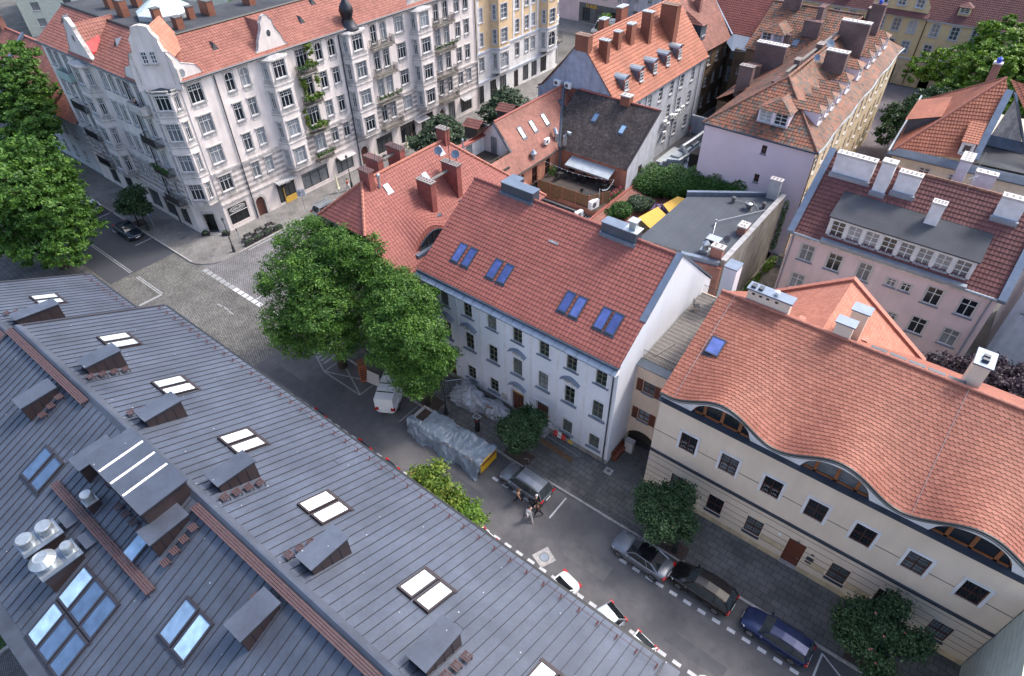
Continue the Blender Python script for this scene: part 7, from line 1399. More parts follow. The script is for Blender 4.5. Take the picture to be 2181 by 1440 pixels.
b = MB(); b.tiles([(X0, 55.6, 9.6), (X1, 55.6, 9.6), (X1, YR, ZR), (X0, YR, ZR)], 'tile_darkred', tw=.3, ch=.42, step=.05); b.tiles([(X1, 68.4, 9.6), (X0, 68.4, 9.6), (X0, YR, ZR), (X1, YR, ZR)], 'tile_darkred', res=2); rf = b.build('roof', H7); ridge(rf, [(X0, YR, ZR), (X1, YR, ZR)], 'ridge_old')
b = MB()
for x in (X0-.35, X1-.2): b.hexa([(x, 55.3, 9.45), (x+.6, 55.3, 9.45), (x+.6, YR, 15.05), (x, YR, 15.05), (x, 55.3, 9.75), (x+.6, 55.3, 9.75), (x+.6, YR, 15.3), (x, YR, 15.3)], 'zinc_light')
b.tube([(X0, 55.5, 9.55), (X1, 55.5, 9.55)], .1, 'galv', 6); b.fb(F, 0, X1-X0, 9.2, 9.42, -.02, .3, 'trim_grey'); b.build('verge', rf)
for x in (X0+.25, X1-.5): b = MB(); b.tube([(x, 55.6, 9.4), (x, YF-.12, 8.6), (x, YF-.12, .2)], .065, 'sill_slate', 6); b.build('downpipe', H7)
xa, xb = -8.3, 3.3; FD = Fr(xa, 56.15, 0); DW = [(.85+i*1.42, 10.85, 1.14, 1.45, 'plain') for i in range(8)]; facade(H7, FD, xb-xa, 11.8, DW, 'white_paint', z0=9.6, name='dormer_front', dep=.1)
b = MB(); zq = 12.0; yq = 55.6+(zq+.9-9.6)/tt; b.hexa([(xa-.15, 56.0, 11.8), (xb+.15, 56.0, 11.8), (xb+.15, yq, zq+.75), (xa-.15, yq, zq+.75), (xa-.15, 56.0, 11.92), (xb+.15, 56.0, 11.92), (xb+.15, yq, zq+.9), (xa-.15, yq, zq+.9)], 'felt_dark')
for x in (xa, xb): b.face([(x, 56.15, 9.9), (x, 56.15, 11.8), (x, yq, zq+.75)], 'white_paint')
b.box(xa-.1, xb+.1, 55.35, 56.1, 9.6, 9.85, 'sill_slate'); b.build('dormer_roof', H7)
for q in ((-10.3, -7.0, 60.4, 61.2, 15.7, 7), (-6.5, -5.4, 59.9, 60.8, 16.2, 1), (-5.0, -3.2, 60.3, 61.1, 15.5, 5), (2.7, 4.5, 60.5, 61.3, 15.7, 4), (-1.6, -.6, 58.4, 59.2, 14.6, 4), (-1.3, -.4, 66, 68, 15.5, 5), (.2, 1.9, 67, 67.8, 14.4, 3)):
    o = chimney(H7, *q[:4], 11, q[4], 'white_trim', 'trim_light', q[5], 1 if q[3]-q[2] > q[1]-q[0] else 0, over=.05, caph=.2); zf = 9.6+tt*(q[2]-55.6)
    if q[2] < 62: b = MB(); b.box(q[0]-.1, q[1]+.1, q[2]-.3, q[2]-.002, zf-.5, zf+.18, 'sill_slate'); b.build('flashing', o)
skylight(H7, (1.0, 58.5, 9.6+tt*2.9), (1, 0, 0), Vector((0, 1, tt)).normalized(), .55, .7, Vector((0, -tt, 1)).normalized(), 'glass_mid', 'ridge_red')
b = MB(); b.tube([(.2, 61.6, 14.8), (.2, 61.6, 18.2)], .025, 'galv', 4); [b.tube([(.2-.5*math.cos(a), 61.6-.5*math.sin(a), 16), (.2+.5*math.cos(a), 61.6+.5*math.sin(a), 16.1)], .015, 'galv', 4) for a in (0, 1, 2)]; b.build('antenna', H7)
H7b = house('grey_rear_house', 'dark grey rendered house beyond the long pink house at the right edge', 'house', (14, 62, 0)); F = Fr(7.6, 61, 0); facade(H7b, F, 20, 12, [(u, z, 1.1, 1.6, 'pink') for u in (1.4, 4.6) for z in (10, 6.7)], 'plaster_grey'); b = MB(); b.box(7.7, 27, 61.2, 70, 0, 12, 'plaster_grey'); b.box(7.5, 27, 60.9, 61, 8.3, 8.5, 'trim_grey'); b.build('walls', H7b)

# ================================================================ PYRAMID ROOFED CREAM HOUSE
H17 = house('pyramid_roofed_house', 'cream house with a steep orange pyramid roof cut by a flat roofed dormer', 'house', (-2, 88, 0))
A, B_, PK = (-8.2, 79.9, 9), (6, 80.8, 9), (-1.3, 88.4, 16.1); F = Fr(-8.0, 80.3, 2); facade(H17, F, 16, 8.9, [(u, z, 1.1, .9 if z > 6 else 1.5, 'pink') for u in (3.6, 6.6, 9.6) for z in (7.3, 4)], 'plaster_cream')
b = MB(); b.tiles([A, (-.45, 81.3, 9.6), (-.35, 86.9, 15.0), PK], 'tile_new', ch=.42, step=.05); b.tiles([(-9.2, 97, 8.9), A, PK], 'tile_new', ch=.42, step=.05); b.tiles([(.1, 87.6, 15.2), (7.5, 82, 9), (7, 93, 10), PK], 'tile_new', ch=.42); rf = b.build('roof', H17); ridge(rf, [A, PK, (-9.2, 97, 8.9)], 'ridge_orange')
b = MB(); b.prism([(-7.8, 80.65), (8, 81.15), (8, 99), (-8.8, 99)], 0, 8.8, 'plaster_cream'); b.face([(-.35, 81.3, 9.5), (-.3, 87, 9.5), (-.35, 86.9, 15.0)], 'trim_grey'); b.face([(-.2, 87.2, 9.4), (3.4, 87.2, 9.4), (.4, 87.2, 15)], 'trim_grey'); b.build('walls', H17)
b = MB(); b.face([(-.3, 81.2, 9.35), (8, 81.9, 9.35), (8, 87.2, 9.35), (-.3, 87.2, 9.35)], 'felt_dark'); b.hexa([(-.8, 81.2, 9.5), (-.1, 81.2, 9.5), (-.1, 87.1, 15.1), (-.8, 87.1, 15.1), (-.8, 81.2, 9.8), (-.1, 81.2, 9.8), (-.1, 87.1, 15.4), (-.8, 87.1, 15.4)], 'zinc_light'); b.tube([(.1, 87.1, 15.2), (3.6, 87.1, 9.6)], .15, 'zinc_light', 5); b.hexa([(-8.6, 79.4, 8.6), (8, 80.4, 8.6), (8, 81.2, 9.2), (-8.2, 80.2, 9.2), (-8.6, 79.4, 8.75), (8, 80.4, 8.75), (8, 81.2, 9.4), (-8.2, 80.2, 9.3)], 'zinc_dark'); b.tube([(-8.5, 79.6, 9), (-9.5, 100, 8.6)], .14, 'galv', 6); b.hexa([(-.3, 86.6, 9.4), (4, 86.6, 9.4), (4, 87.3, 10.3), (-.3, 87.3, 10.3), (-.3, 86.5, 9.45), (4, 86.5, 9.45), (4, 87.2, 10.4), (-.3, 87.2, 10.4)], 'zinc_dark'); b.build('flashing', rf)
b = MB(); FD = Fr(-2.2, 81.3, 3); b.wall(FD, 0, 1.3, 9.7, 11.3, [(.65, 10.5, .8, .9)], 'plaster_pale'); b.face([FD.P(0, 9.7), FD.P(0, 11.3), FD.P(0, 11.3, -1.8)], 'zinc_light'); b.tiles([FD.P(-.15, 11.3, .25), FD.P(1.45, 11.3, .25), FD.P(1.45, 12.6, -2.8), FD.P(-.15, 12.6, -2.8)], 'tile_new', res=2); b.build('dormer', H17); win(H17, FD, .65, 10.5, .8, .9, 'single')
b = MB(); b.hexa([(-8.3, 84.3, 9.0), (-5.4, 84.3, 9.0), (-5.4, 91, 9.0), (-8.6, 91, 9.0), (-8.3, 84.3, 10.95), (-5.4, 84.3, 12.1), (-5.4, 91, 12.1), (-8.5, 91, 10.95)], 'zinc_dark'); b.tiles([(-8.8, 91.3, 11.0), (-8.6, 84.1, 11.0), (-5.2, 84.1, 12.3), (-5.2, 91.3, 12.3)], 'tile_new', res=2); b.build('dormer', H17)
chimney(H17, -3.1, -2.3, 90.8, 91.6, 12, 16.7, 'brick_wall', 'trim_light', 0); b = MB(); b.lathe((-2.7, 91.2, 16.7), [(.25, 0), (.25, .2), (.3, .4), (.05, .6)], 10, 'blue_sign'); b.build('chimney_cowl', H17)

# ================================================================ YELLOW BAROQUE HOUSE AT THE END OF THE LANE
H16 = house('yellow_townhouse', 'yellow townhouse with a curved gable closing the end of the cobbled lane', 'house', (-15, 133, 0))
F = Fr(-36, 129, 0); W = [(x+36, z, 1.15, 1.9, 'yel') for x in (-32.5, -29.9, -27.3, -22.6, -20.05, -17.6, -14.2, -11.35, -8.4, -5.5, -2.6, .3, 3.2) for z in (9.1, 5.9)]
facade(H16, F, 42, 10.6, W, 'plaster_yellow', extra=[(17.6, 1.6, 1.1, 3.2), (23.2, 1.7, 1.5, 3.4)]); b = MB(); b.fb(F, 17.0, 18.2, 0, 3.2, -.25, -.2, 'dark_wood'); b.fb(F, 22.4, 24, 0, 3.4, -.25, -.2, 'dark_wood'); b.build('door', H16)
b = MB(); b.fb(F, 0, 42, 4.2, 4.4, -.02, .1, 'trim_blue'); b.fb(F, 0, 42, 10.4, 10.65, -.02, .35, 'trim_blue'); b.wall(F, 0, 42, .1, 4.2, [(17.6, 1.6, 1.1, 3.2), (23.2, 1.7, 1.5, 3.4)], 'plaster_ochre', .02, .03); b.build('cornices', H16)
b = MB(); b.tiles([(-36, 128.6, 10.6), (6, 128.6, 10.6), (0, 135, 17), (-36, 135, 17)], 'tile_darkred'); b.tiles([(6, 128.6, 10.6), (8, 142, 10.6), (0, 140, 17), (0, 135, 17)], 'tile_darkred'); rf = b.build('roof', H16)
b = MB(); b.box(-36, 6, 129.2, 141, 0, 10.5, 'plaster_yellow'); b.build('walls', H16)
FGa = Fr(-24.6, 128.9, 0); b = MB(); P = [(0, 11.1), (8.6, 11.1), (8.6, 12.4), (8.0, 13.2), (8.1, 14.2), (7.3, 15.4), (6, 16.2), (4.3, 16.8), (2.6, 16.2), (1.3, 15.4), (.6, 14.2), (.6, 13.2), (0, 12.4)]; b.wall(FGa, 0, 8.6, 10.6, 11.1, [], 'plaster_yellow'); b.face([FGa.P(*p, .05) for p in P], 'plaster_yellow'); b.hexa([FGa.P(-.3, 10.7, .9), FGa.P(8.9, 10.7, .9), FGa.P(8.9, 11.3, 0), FGa.P(-.3, 11.3, 0), FGa.P(-.3, 10.8, .9), FGa.P(8.9, 10.8, .9), FGa.P(8.9, 11.4, 0), FGa.P(-.3, 11.4, 0)], 'tile_darkred'); b.build('gable', H16)
for u in (1.6, 4.3, 7.0): win(H16, Fr(-24.6, 128.65, 0), u, 12.9, 1.1, 1.7, 'yel')
for x in (-29, -11.3): hipdormer(H16, Fr(x, 129.6, 0), 11.9, 1.6, 1.0, 'tile_darkred', 1.0, 'plaster_yellow')
b = MB(); b.tube([F.P(20.2, 10.4, .15), F.P(20.2, .3, .15)], .08, 'dark_wood', 6); b.build('downpipe', H16)
H20 = house('far_green_house', 'narrow pale green house with salmon tiled roof at the top right corner', 'house', (8, 120, 0)); b = MB(); b.box(7, 20, 105, 130, 0, 9, 'plaster_mint'); b.build('walls', H20); b = MB(); b.tiles([(6.7, 130, 9), (6.7, 104.5, 9), (13, 104.5, 14), (13, 130, 14)], 'tile_faded'); b.tiles([(6.7, 104.5, 9), (20, 104.5, 9), (13, 104.6, 14)], 'tile_faded', res=2); b.build('roof', H20)
b = MB(); b.prism([(8, 81), (30, 81), (30, 98), (8, 98)], 0, 9.3, 'plaster_cream', True, 'felt_dark'); o = b.build('flat_roofed_annex'); tag(o, 'flat dark felt roofed annex right of the orange pyramid roof', 'building')
# ================================================================ TREES AND PLANTS
def sp(l): return [(*q[:3], q[3], q[3], q[3]*.8) for q in l]
tree('linden_tree', 'broad bright green linden tree, left half of the big pair before the corner house', 'tree', -39.3, 23.8, 14, 5, 105000, .2, 'leaf_linden', 1, 'big green street trees', sp([(-42.6, 25.6, 11.6, 2.5), (-42.6, 23.0, 9.8, 2.6), (-40.5, 20.6, 7.5, 2.3), (-39.6, 24.2, 11, 2.8), (-40.2, 27.6, 10.8, 2.3), (-38.6, 27.8, 10, 2.1), (-37.1, 22.3, 9, 2.7), (-39.6, 20.6, 5.6, 2.0), (-36.2, 22.2, 6.6, 2.1), (-36.6, 25.2, 9, 2.5), (-38.6, 22.6, 10.4, 2.3), (-41, 22.4, 6, 2.2), (-35.6, 24, 6.4, 1.8), (-42, 28.2, 11.2, 1.8), (-39.6, 28.6, 11.4, 1.6), (-38, 28.2, 10.6, 1.6), (-36.4, 26.4, 12.4, 1.7), (-38.6, 26, 12.8, 1.8), (-34.8, 26.2, 11.5, 1.4)]), .38, 3)
tree('linden_tree', 'tall green linden tree beside the white van, in front of the white baroque facade', 'tree', -29.6, 25.0, 13, 4, 90000, .185, 'leaf_linden', 2, 'big green street trees', sp([(-33.0, 26.6, 10.8, 1.9), (-30.6, 26.4, 10, 1.8), (-31.1, 23.9, 9.5, 2.1), (-28.6, 24.5, 9, 2.1), (-28.6, 23.6, 5.6, 2.1), (-27.6, 24.7, 7, 1.7), (-31.3, 25.4, 10.8, 1.9), (-33.2, 25.0, 9.7, 1.5), (-29.6, 24.4, 7.3, 1.9), (-30.6, 22.9, 7.4, 1.6)]), .3, 3)
tree('linden_tree', 'huge dark green tree at the left edge, its crown reaching the metal roof', 'tree', -76.5, 15.2, 15, 7, 60000, .36, 'leaf_linden', 3, 'big green street trees', sp([(-77, 15.5, 10, 4.6), (-73.5, 16.3, 8.2, 3.4), (-80.5, 15, 7.5, 4), (-75, 14, 11.5, 3.6), (-72.8, 16.8, 5.8, 2.8), (-79, 18, 11, 3.6), (-84, 15, 8.5, 4), (-77, 17.5, 5.2, 3.4), (-75.5, 18, 10, 2.8), (-82, 13, 11, 4), (-72.3, 15.3, 9.2, 2.3), (-74.5, 13.8, 5.2, 3.2), (-71.3, 14.9, 4.8, 2.4), (-77.5, 13.2, 5.6, 3.4), (-81, 12.5, 5, 3)]), .5, 2.2)
tree('linden_tree', 'big bright green tree at the left edge, behind the huge dark green one', 'tree', -101, 24.9, 15, 6, 38000, .42, 'leaf_linden', 4, 'big green street trees', sp([(-102, 26, 11, 4.2), (-98, 25, 9, 3.2), (-106, 26, 10, 4), (-94.8, 23.8, 8, 2.4), (-101, 23, 7, 3.6), (-103, 27, 14, 3.0), (-96, 22.4, 5.6, 2.6), (-110, 25, 9, 4)]), .45, 2.5)
tree('rowan_tree', 'yellow green young tree with rusty leaves beside the metal roof eave', 'tree', -20.4, 17.3, 6, 2, 5200, .24, 'leaf_lime', 5, None, sp([(-21.3, 17.0, 4.6, 1.2), (-22.3, 17.3, 3.2, 1.0), (-20.1, 17.3, 3.6, 1.1), (-20.9, 17.4, 5.6, .9), (-19.3, 17.6, 3.2, .9)]), .09, 1.5, clump=.25)
tree('rowan_tree', 'small dense green tree right of the yellow green one at the metal roof eave', 'tree', -18.4, 17.6, 4, 1.4, 3000, .22, 'leaf_park', 6, None, sp([(-18.4, 17.6, 2.7, 1.1), (-17.9, 17.9, 2.1, .8), (-18.9, 17.4, 2.2, .8)]), .07, 1.0, clump=.2)
leaves('rusty_leaves', sp([(-22.9, 17.4, 3.1, .9), (-20.9, 17.9, 3.0, 1.0), (-19.6, 17.8, 2.4, .8)]), 1700, .22, 'leaf_rust', bpy.data.objects['rowan_tree'], 7, shell=.2)
for i, (x, y, z, r_, fl, lab) in enumerate(((-19.7, 25.9, 3.1, 1.75, 0, 'round dark green tree in the bed behind the tarpaulin covered skip'), (-7.2, 25.7, 3.5, 2.15, 1, 'round dark tree with pink flowers above the grey parked sedan'), (6.9, 26.2, 3.3, 2.2, 1, 'dark broad tree with pink flowers at the lower right, past the navy wagon'))):
    g = random.Random(20+i); bl = [(x, y, z, r_*.6, r_*.6, r_*.6)]+[(x+q*math.cos(a), y+q*math.sin(a), z+g.uniform(-.9, 1.0), s, s, s*.8) for a, q, s in [(k*1.1+g.random(), r_*g.uniform(.5, .85), r_*g.uniform(.24, .45)) for k in range(12)]]
    tree('flowering_street_tree', lab, 'tree', (x-.2, x+1.2, x+.4)[i], (y, 26.1, 25.9)[i], z+r_, r_, 26000, .18, 'leaf_dark', 30+i, 'small dark street trees', bl, .1, 1.2, flowers=(26*fl, .17, 'petal_pink') if fl else None, clump=.2, shell=.35)
tree('dark_street_tree', 'small dark tree beside the blue parking sign at the tenement corner', 'tree', -78.4, 25.0, 5.2, 1.9, 9000, .28, 'leaf_dark', 40, 'small dark street trees', sp([(-77.4, 25, 3.8, 1.5), (-78.3, 24.5, 3.0, 1.2), (-76.2, 25.3, 3.2, 1.1), (-77, 25.6, 4.8, 1.0)]), .1, 2)
for i, (x, y, lab) in enumerate(((-60.8, 60.5, 'bushy dark tree by the red chimneys, nearer of the two on the shopping street'), (-59.8, 74, 'bushy dark tree beside the grey gable, farther of the two on the shopping street'))):
    tree('robinia_tree', lab, 'tree', x, y, 6.4, 3.2, 15000, .34, 'leaf_grey', 50+i, 'trees along the shopping street', sp([(x, y, 3.4, 2.5), (x+1.3, y+2.2, 3.2, 1.7), (x-1.0, y-2.2, 3.0, 1.7), (x, y+.5, 5.0, 1.5), (x+1.5, y-1, 2.6, 1.5), (x-.6, y+2.6, 4.2, 1.3)]), .14, 1)
tree('purple_beech', 'large purple leaved tree behind the wavy roof at the right edge', 'tree', 8.5, 48.5, 9.5, 5, 42000, .26, 'leaf_purple', 60, None, sp([(8.5, 48.5, 6, 3.6), (5.2, 49.6, 5, 2.2), (9, 45.5, 6.2, 2.6), (7.4, 51.2, 5.2, 2.2), (12, 47, 6.5, 3), (11, 50.5, 6, 2.8), (5.8, 46.6, 5.2, 2.2), (12, 43.5, 6, 2.6)]), .3, 2)
tree('maple_tree', 'green maple at the right edge behind the purple leaved tree', 'tree', 13.5, 44, 7, 2, 3000, .3, 'leaf_park', 61, None, sp([(12.6, 41.5, 6.5, 1.5), (14, 43, 5, 2)]), .15, 2)
tree('plane_tree', 'very large bright green tree in front of the yellow townhouse at the top right', 'tree', -4.2, 114, 15, 8, 52000, .5, 'leaf_park', 62, 'park trees by the cobbled lane', sp([(-4, 114, 9, 5), (-9, 117, 8, 3.4), (0, 112, 9, 5), (-6, 110, 6, 4), (3, 118, 10, 5), (-4, 120, 11, 4), (-12.5, 119, 6.5, 2.6), (4, 108, 8, 4.5), (-1, 106, 5, 4)]), .5, 2)
tree('plane_tree', 'dark green tree overhanging the cobbled lane beside the pyramid roof', 'tree', -8.2, 101, 10, 4, 15000, .38, 'leaf_dark', 63, 'park trees by the cobbled lane', sp([(-10, 99, 5.5, 2.4), (-8.4, 103, 6.5, 3), (-11.5, 95.5, 4.5, 1.5), (-12, 102, 5, 1.8), (-6.5, 106, 6, 3)]), .3, 2)
tree('young_tree', 'slim bright tree in front of the white camper van on the far square', 'tree', -68.5, 116.5, 7, 1, 2200, .4, 'leaf_park', 64, None, sp([(-68.5, 116.5, 3.2, 1.2), (-68.5, 116.5, 5.2, .9)]), .1, 1)
def plant(name, lab, cat, bl, n, s, m, seed, stem=True, fl=None, **k):
    x, y, z = bl[0][:3]; t = thing(name, lab, cat, (x, y, 0)); t['base'] = (x, y, 0)
    if stem: b = MB(); b.tube([(x, y, 0), (x, y, z)], .08, 'bark', 6); b.build('stem', t)
    leaves('foliage', bl, n, s, m, t, seed, **k)
    if fl: leaves('flowers', bl, *fl, t, seed+1, shell=.85, asp=.9)
    return t
plant('ivy_hedge', 'thick ivy covered hedge between the brown roof and the lilac wall', 'hedge', [(-31.6+i*.9, 64.6+i*.28, 4.2+.5*(i%3 == 1)+.12*i, 1.5, 3.0, 1.6) for i in range(14)], 52000, .22, 'leaf_ivy', 70, shell=.7, flat=1)
for i, (x, y, h) in enumerate(((-20.0, 69.2, 5.6), (-19.0, 69.4, 7.6), (-18.0, 69.6, 7.2))):
    plant('conifer', ('yellowish conifer next to the ivy hedge, lowest of three', 'tallest of the three conifers before the lilac wall', 'conifer before the lilac wall beside the thin dark cypresses')[i], 'conifer', [(x, y, h*(.25+.16*k), 1.2-.2*k, 1.2-.2*k, h*.16) for k in range(5)], 6500, .17, 'leaf_lime' if i == 0 else 'leaf_park', 80+i, shell=.4, asp=.35, flat=-.2)
for i, x in enumerate((-16.6, -15.7)): plant('cypress', ('slim dark cypress, left of the two against the lilac wall', 'slim dark cypress, right of the two against the lilac wall')[i], 'conifer', [(x, 67.2+i*.2, 3+k*1.3, .5-.06*k, .5-.06*k, .9) for k in range(4)], 2000, .14, 'leaf_dark', 84+i, asp=.35)
plant('climbing_ivy', 'ivy climbing the corner of the flat grey roof beside the lilac wall', 'ivy', [(-14.2, 64.9, 2+k*1.5, .3, .5, 1) for k in range(4)], 1200, .16, 'leaf_ivy', 88, False)
plant('garden_shrub', 'round green shrub on the ridged tile lean-to, nearer the white house', 'shrub', [(-29.4, 57.0, 4.6, 1.3, 1.3, .9), (-30.3, 55.9, 4.2, .8, .8, .7)], 3600, .2, 'leaf_ivy', 90)
plant('garden_shrub', 'round green shrub beside the lilac rhododendron', 'shrub', [(-28.7, 59.4, 4.6, 1.3, 1.3, .9), (-28, 60.4, 4.3, 1, 1, .7)], 3600, .2, 'leaf_grey', 91)
plant('rhododendron', 'lilac flowering rhododendron between two yellow awnings', 'shrub', [(-26.2, 59.8, 4.4, .8, 1.0, .6)], 700, .18, 'leaf_dark', 92, fl=(420, .2, 'petal_lilac'))
plant('garden_shrub', 'loose shrub with white flowers below the brown roofed house wall', 'shrub', [(-31.5, 72, 2.0, 1.2, 1.6, 1.0)], 1600, .2, 'leaf_grey', 93)
plant('courtyard_bush', 'low green bush at the foot of the bare concrete wall', 'shrub', [(-13.7, 58.5, .5, .5, 2.5, .5), (-13.6, 63, .6, .5, 1.8, .5)], 1500, .2, 'leaf_park', 94, False)
plant('potted_cypress', 'small tree between the umbrella and the red chimney on the shopping street', 'plant', [(-60.6, 47, 1.6, .7, .7, 1)], 700, .22, 'leaf_grey', 95)
# ridged tile lean-to roofs and yellow awnings in the courtyard garden
HL = house('garden_lean_to', 'low lean-to roof of ridged orange tiles in the courtyard garden', 'shed', (-29.5, 59, 0))
b = MB(); b.tiles([(-27.7, 52.5, 3.2), (-27.7, 65.5, 3.2), (-31.0, 65.5, 4.7), (-31.0, 52.5, 4.7)], 'tile_faded', tw=.24, ch=.4); b.tiles([(-27.7, 62.5, 3.1), (-25.5, 62.5, 3.1), (-25.5, 65.5, 4.0), (-27.7, 65.5, 4.0)], 'tile_faded', tw=.24, ch=.4); b.tiles([(-23.6, 52.8, 3.9), (-24.6, 52.8, 3.2), (-24.6, 50, 3.2), (-23.6, 50, 3.9)], 'tile_orange', res=2); b.build('roof', HL); b = MB(); b.box(-31.0, -27.9, 52.6, 65.4, 0, 3.1, 'plaster_ochre'); b.tube([(-30.95, 52.5, 4.8), (-30.95, 65.5, 4.8)], .12, 'ridge_red', 6); b.build('walls', HL)
for lab, P in (('yellow awning with a torn lower corner, nearer the white house', [(-26.6, 55.7), (-23.3, 54.2), (-23.5, 57.7), (-26.0, 59.0)]), ('yellow awning beyond the lilac rhododendron', [(-25.8, 59.8), (-24.0, 58.6), (-24.1, 62.9), (-25.3, 62.4)])):
    t = thing('yellow_awning', lab, 'awning', (P[0][0], P[0][1], 0), 0, 'yellow courtyard awnings'); t['base'] = (P[0][0], P[0][1], 0); b = MB(); Q = [(p[0], p[1], 5.0+.25*(i in (0, 3))) for i, p in enumerate(P)]; b.face(Q, 'awning_yellow'); b.face([(q[0], q[1], q[2]-.04) for q in Q][::-1], 'awning_yellow')
    b.build('canvas', t)
    for q in Q: b = MB(); b.tube([(q[0], q[1], 0), q], .04, 'galv', 5); b.build('pole', t)
# kitchen ducts and shed behind the brown roof
HK = house('kitchen_extension', 'low kitchen extension with silver ventilation ducts on its roof beside the lilac wall', 'building', (-29, 79, 0))
b = MB(); b.box(-32.6, -26.2, 72.5, 86, 0, 2.8, 'concrete_dark'); b.box(-32.7, -26.1, 72.4, 86.1, 2.8, 2.9, 'zinc_light'); b.box(-29.6, -27.0, 74.4, 76.8, 2.9, 4.6, 'wood_dark'); b.build('walls', HK)
b = MB(); b.tube([(-32.0, 73, 3.5), (-30.6, 73.6, 3.5), (-30.4, 75.8, 3.5), (-32.0, 77.4, 3.6), (-31.8, 80, 3.6), (-31.6, 89, 3.6)], .32, 'galv', 8); b.build('vent_duct', HK)
for i in range(4): b = MB(); b.box(-32.4+.0, -31.2, 72.8+i*2.2, 74.4+i*2.2, 2.9, 3.3, 'steel_white'); b.build('roof_light', HK)
b = MB(); b.lathe((-27.9, 80.5, 2.9), [(.35, 0), (.35, .8), (.5, .9), (.2, 1.1)], 12, 'concrete_dark'); b.build('roof_fan', HK); b = MB(); b.lathe((-32.0, 91.2, 2.9), [(.3, 0), (.3, 2.0), (.5, 2.1), (.05, 2.9)], 10, 'zinc_light'); b.build('vent_cowl', HK)
b = MB(); b.box(-35.6, -34.0, 77.5, 83, .0, .5, 'steel_white'); o = b.build('white_slab'); tag(o, 'long white roof slab lying in the alley below the air conditioners', 'slab')
# ================================================================ VEHICLES
PI = math.pi; PK = 'cars parked along the street'
car('parked_car', 'grey estate-like off-roader parked beside the walking women', 'car', (-17.5, 23.5, 0), PI-.03, 4.35, 1.85, 1.62, 'car_grey', 'suv', PK)
car('parked_car', 'grey sedan with a black roof parked under the flowering tree', 'car', (-7.4, 23.65, 0), PI-.03, 4.4, 1.82, 1.42, 'car_grey', 'sedan', PK, 'car_black')
car('parked_car', 'glossy black off-roader between the grey sedan and the navy wagon', 'car', (-3.0, 24.1, 0), PI-.03, 4.4, 1.86, 1.64, 'car_black', 'suv', PK)
car('parked_car', 'dark navy estate car, nearest the lower right flowering tree', 'car', (2.1, 24.0, 0), PI-.03, 4.4, 1.78, 1.46, 'car_navy', 'wagon', PK)
car('parked_car', 'white sedan half hidden by the metal roof next to the manhole', 'car', (-10.6, 17.1, 0), R(-100), 4.3, 1.8, 1.44, 'car_white', 'sedan', PK)
car('parked_car', 'silver car with a bright rear window half hidden by the metal roof', 'car', (-7.2, 17.3, 0), R(-108), 4.0, 1.8, 1.48, 'car_silver', 'hatch', PK)
car('parked_car', 'white car mostly hidden by the metal roof near the stone ball', 'car', (-4.55, 16.7, 0), R(-100), 4.1, 1.8, 1.45, 'car_white', 'hatch', PK)
car('parked_car', 'white car peeking out behind the metal roof right of the small trees', 'car', (-17.0, 16.35, 0), R(-97), 4.1, 1.8, 1.5, 'car_white', 'hatch', PK)
for x, lab in ((-35.8, 'dark car peeking over the eave, farthest left of three'), (-30.2, 'dark car peeking over the eave, middle one of three'), (-27.0, 'dark car peeking over the eave beside the yellow green tree')): car('parked_car', lab, 'car', (x, 16.35, 0), R(-95), 4.2, 1.8, 1.48, 'car_darkblue', 'sedan', PK)
car('parked_car', 'dark blue car parked by the parking sign at the tenement corner', 'car', (-77.4, 23.3, 0), 0, 4.3, 1.82, 1.44, 'car_darkblue', 'sedan', PK)
car('parked_car', 'silver white hatchback parked before the small dark tree at the left', 'car', (-87.2, 23.2, 0), PI, 4.2, 1.8, 1.52, 'car_silver', 'suv', PK, 'car_white')
car('parked_car', 'silver car behind the big green tree on the shopping street', 'car', (-62.2, 41.4, 0), R(90), 4.3, 1.8, 1.5, 'car_silver', 'suv', PK)
car('parked_car', 'silver blue car with a dark windscreen between the two bushy trees', 'car', (-62.3, 70.6, 0), R(90), 4.3, 1.8, 1.5, 'car_silver', 'hatch', PK, 'car_black')
t = car('white_van', 'white panel van with roof bars parked under the big trees', 'van', (-32.7, 24.0, 0), R(120), 4.7, 1.9, 2.15, 'car_white', 'van', None, None, 1.1)
b = MB(); [b.box(x-.03, x+.03, -.75, .75, 2.22, 2.28, 'black_iron') for x in (-1.6, -.6, .5)]; b.build('roof_bars', t)
for k in range(7): pass
t = car('camper_van', 'large white camper van on the far square before the pink shops', 'van', (-71.6, 122.6, 0), R(200), 6.2, 2.2, 2.7, 'car_white', 'van', None, None, 1.25); b = MB(); b.box(-2.4, 0, -.8, .8, 2.7, 2.95, 'steel_white'); b.build('roof_box', t)
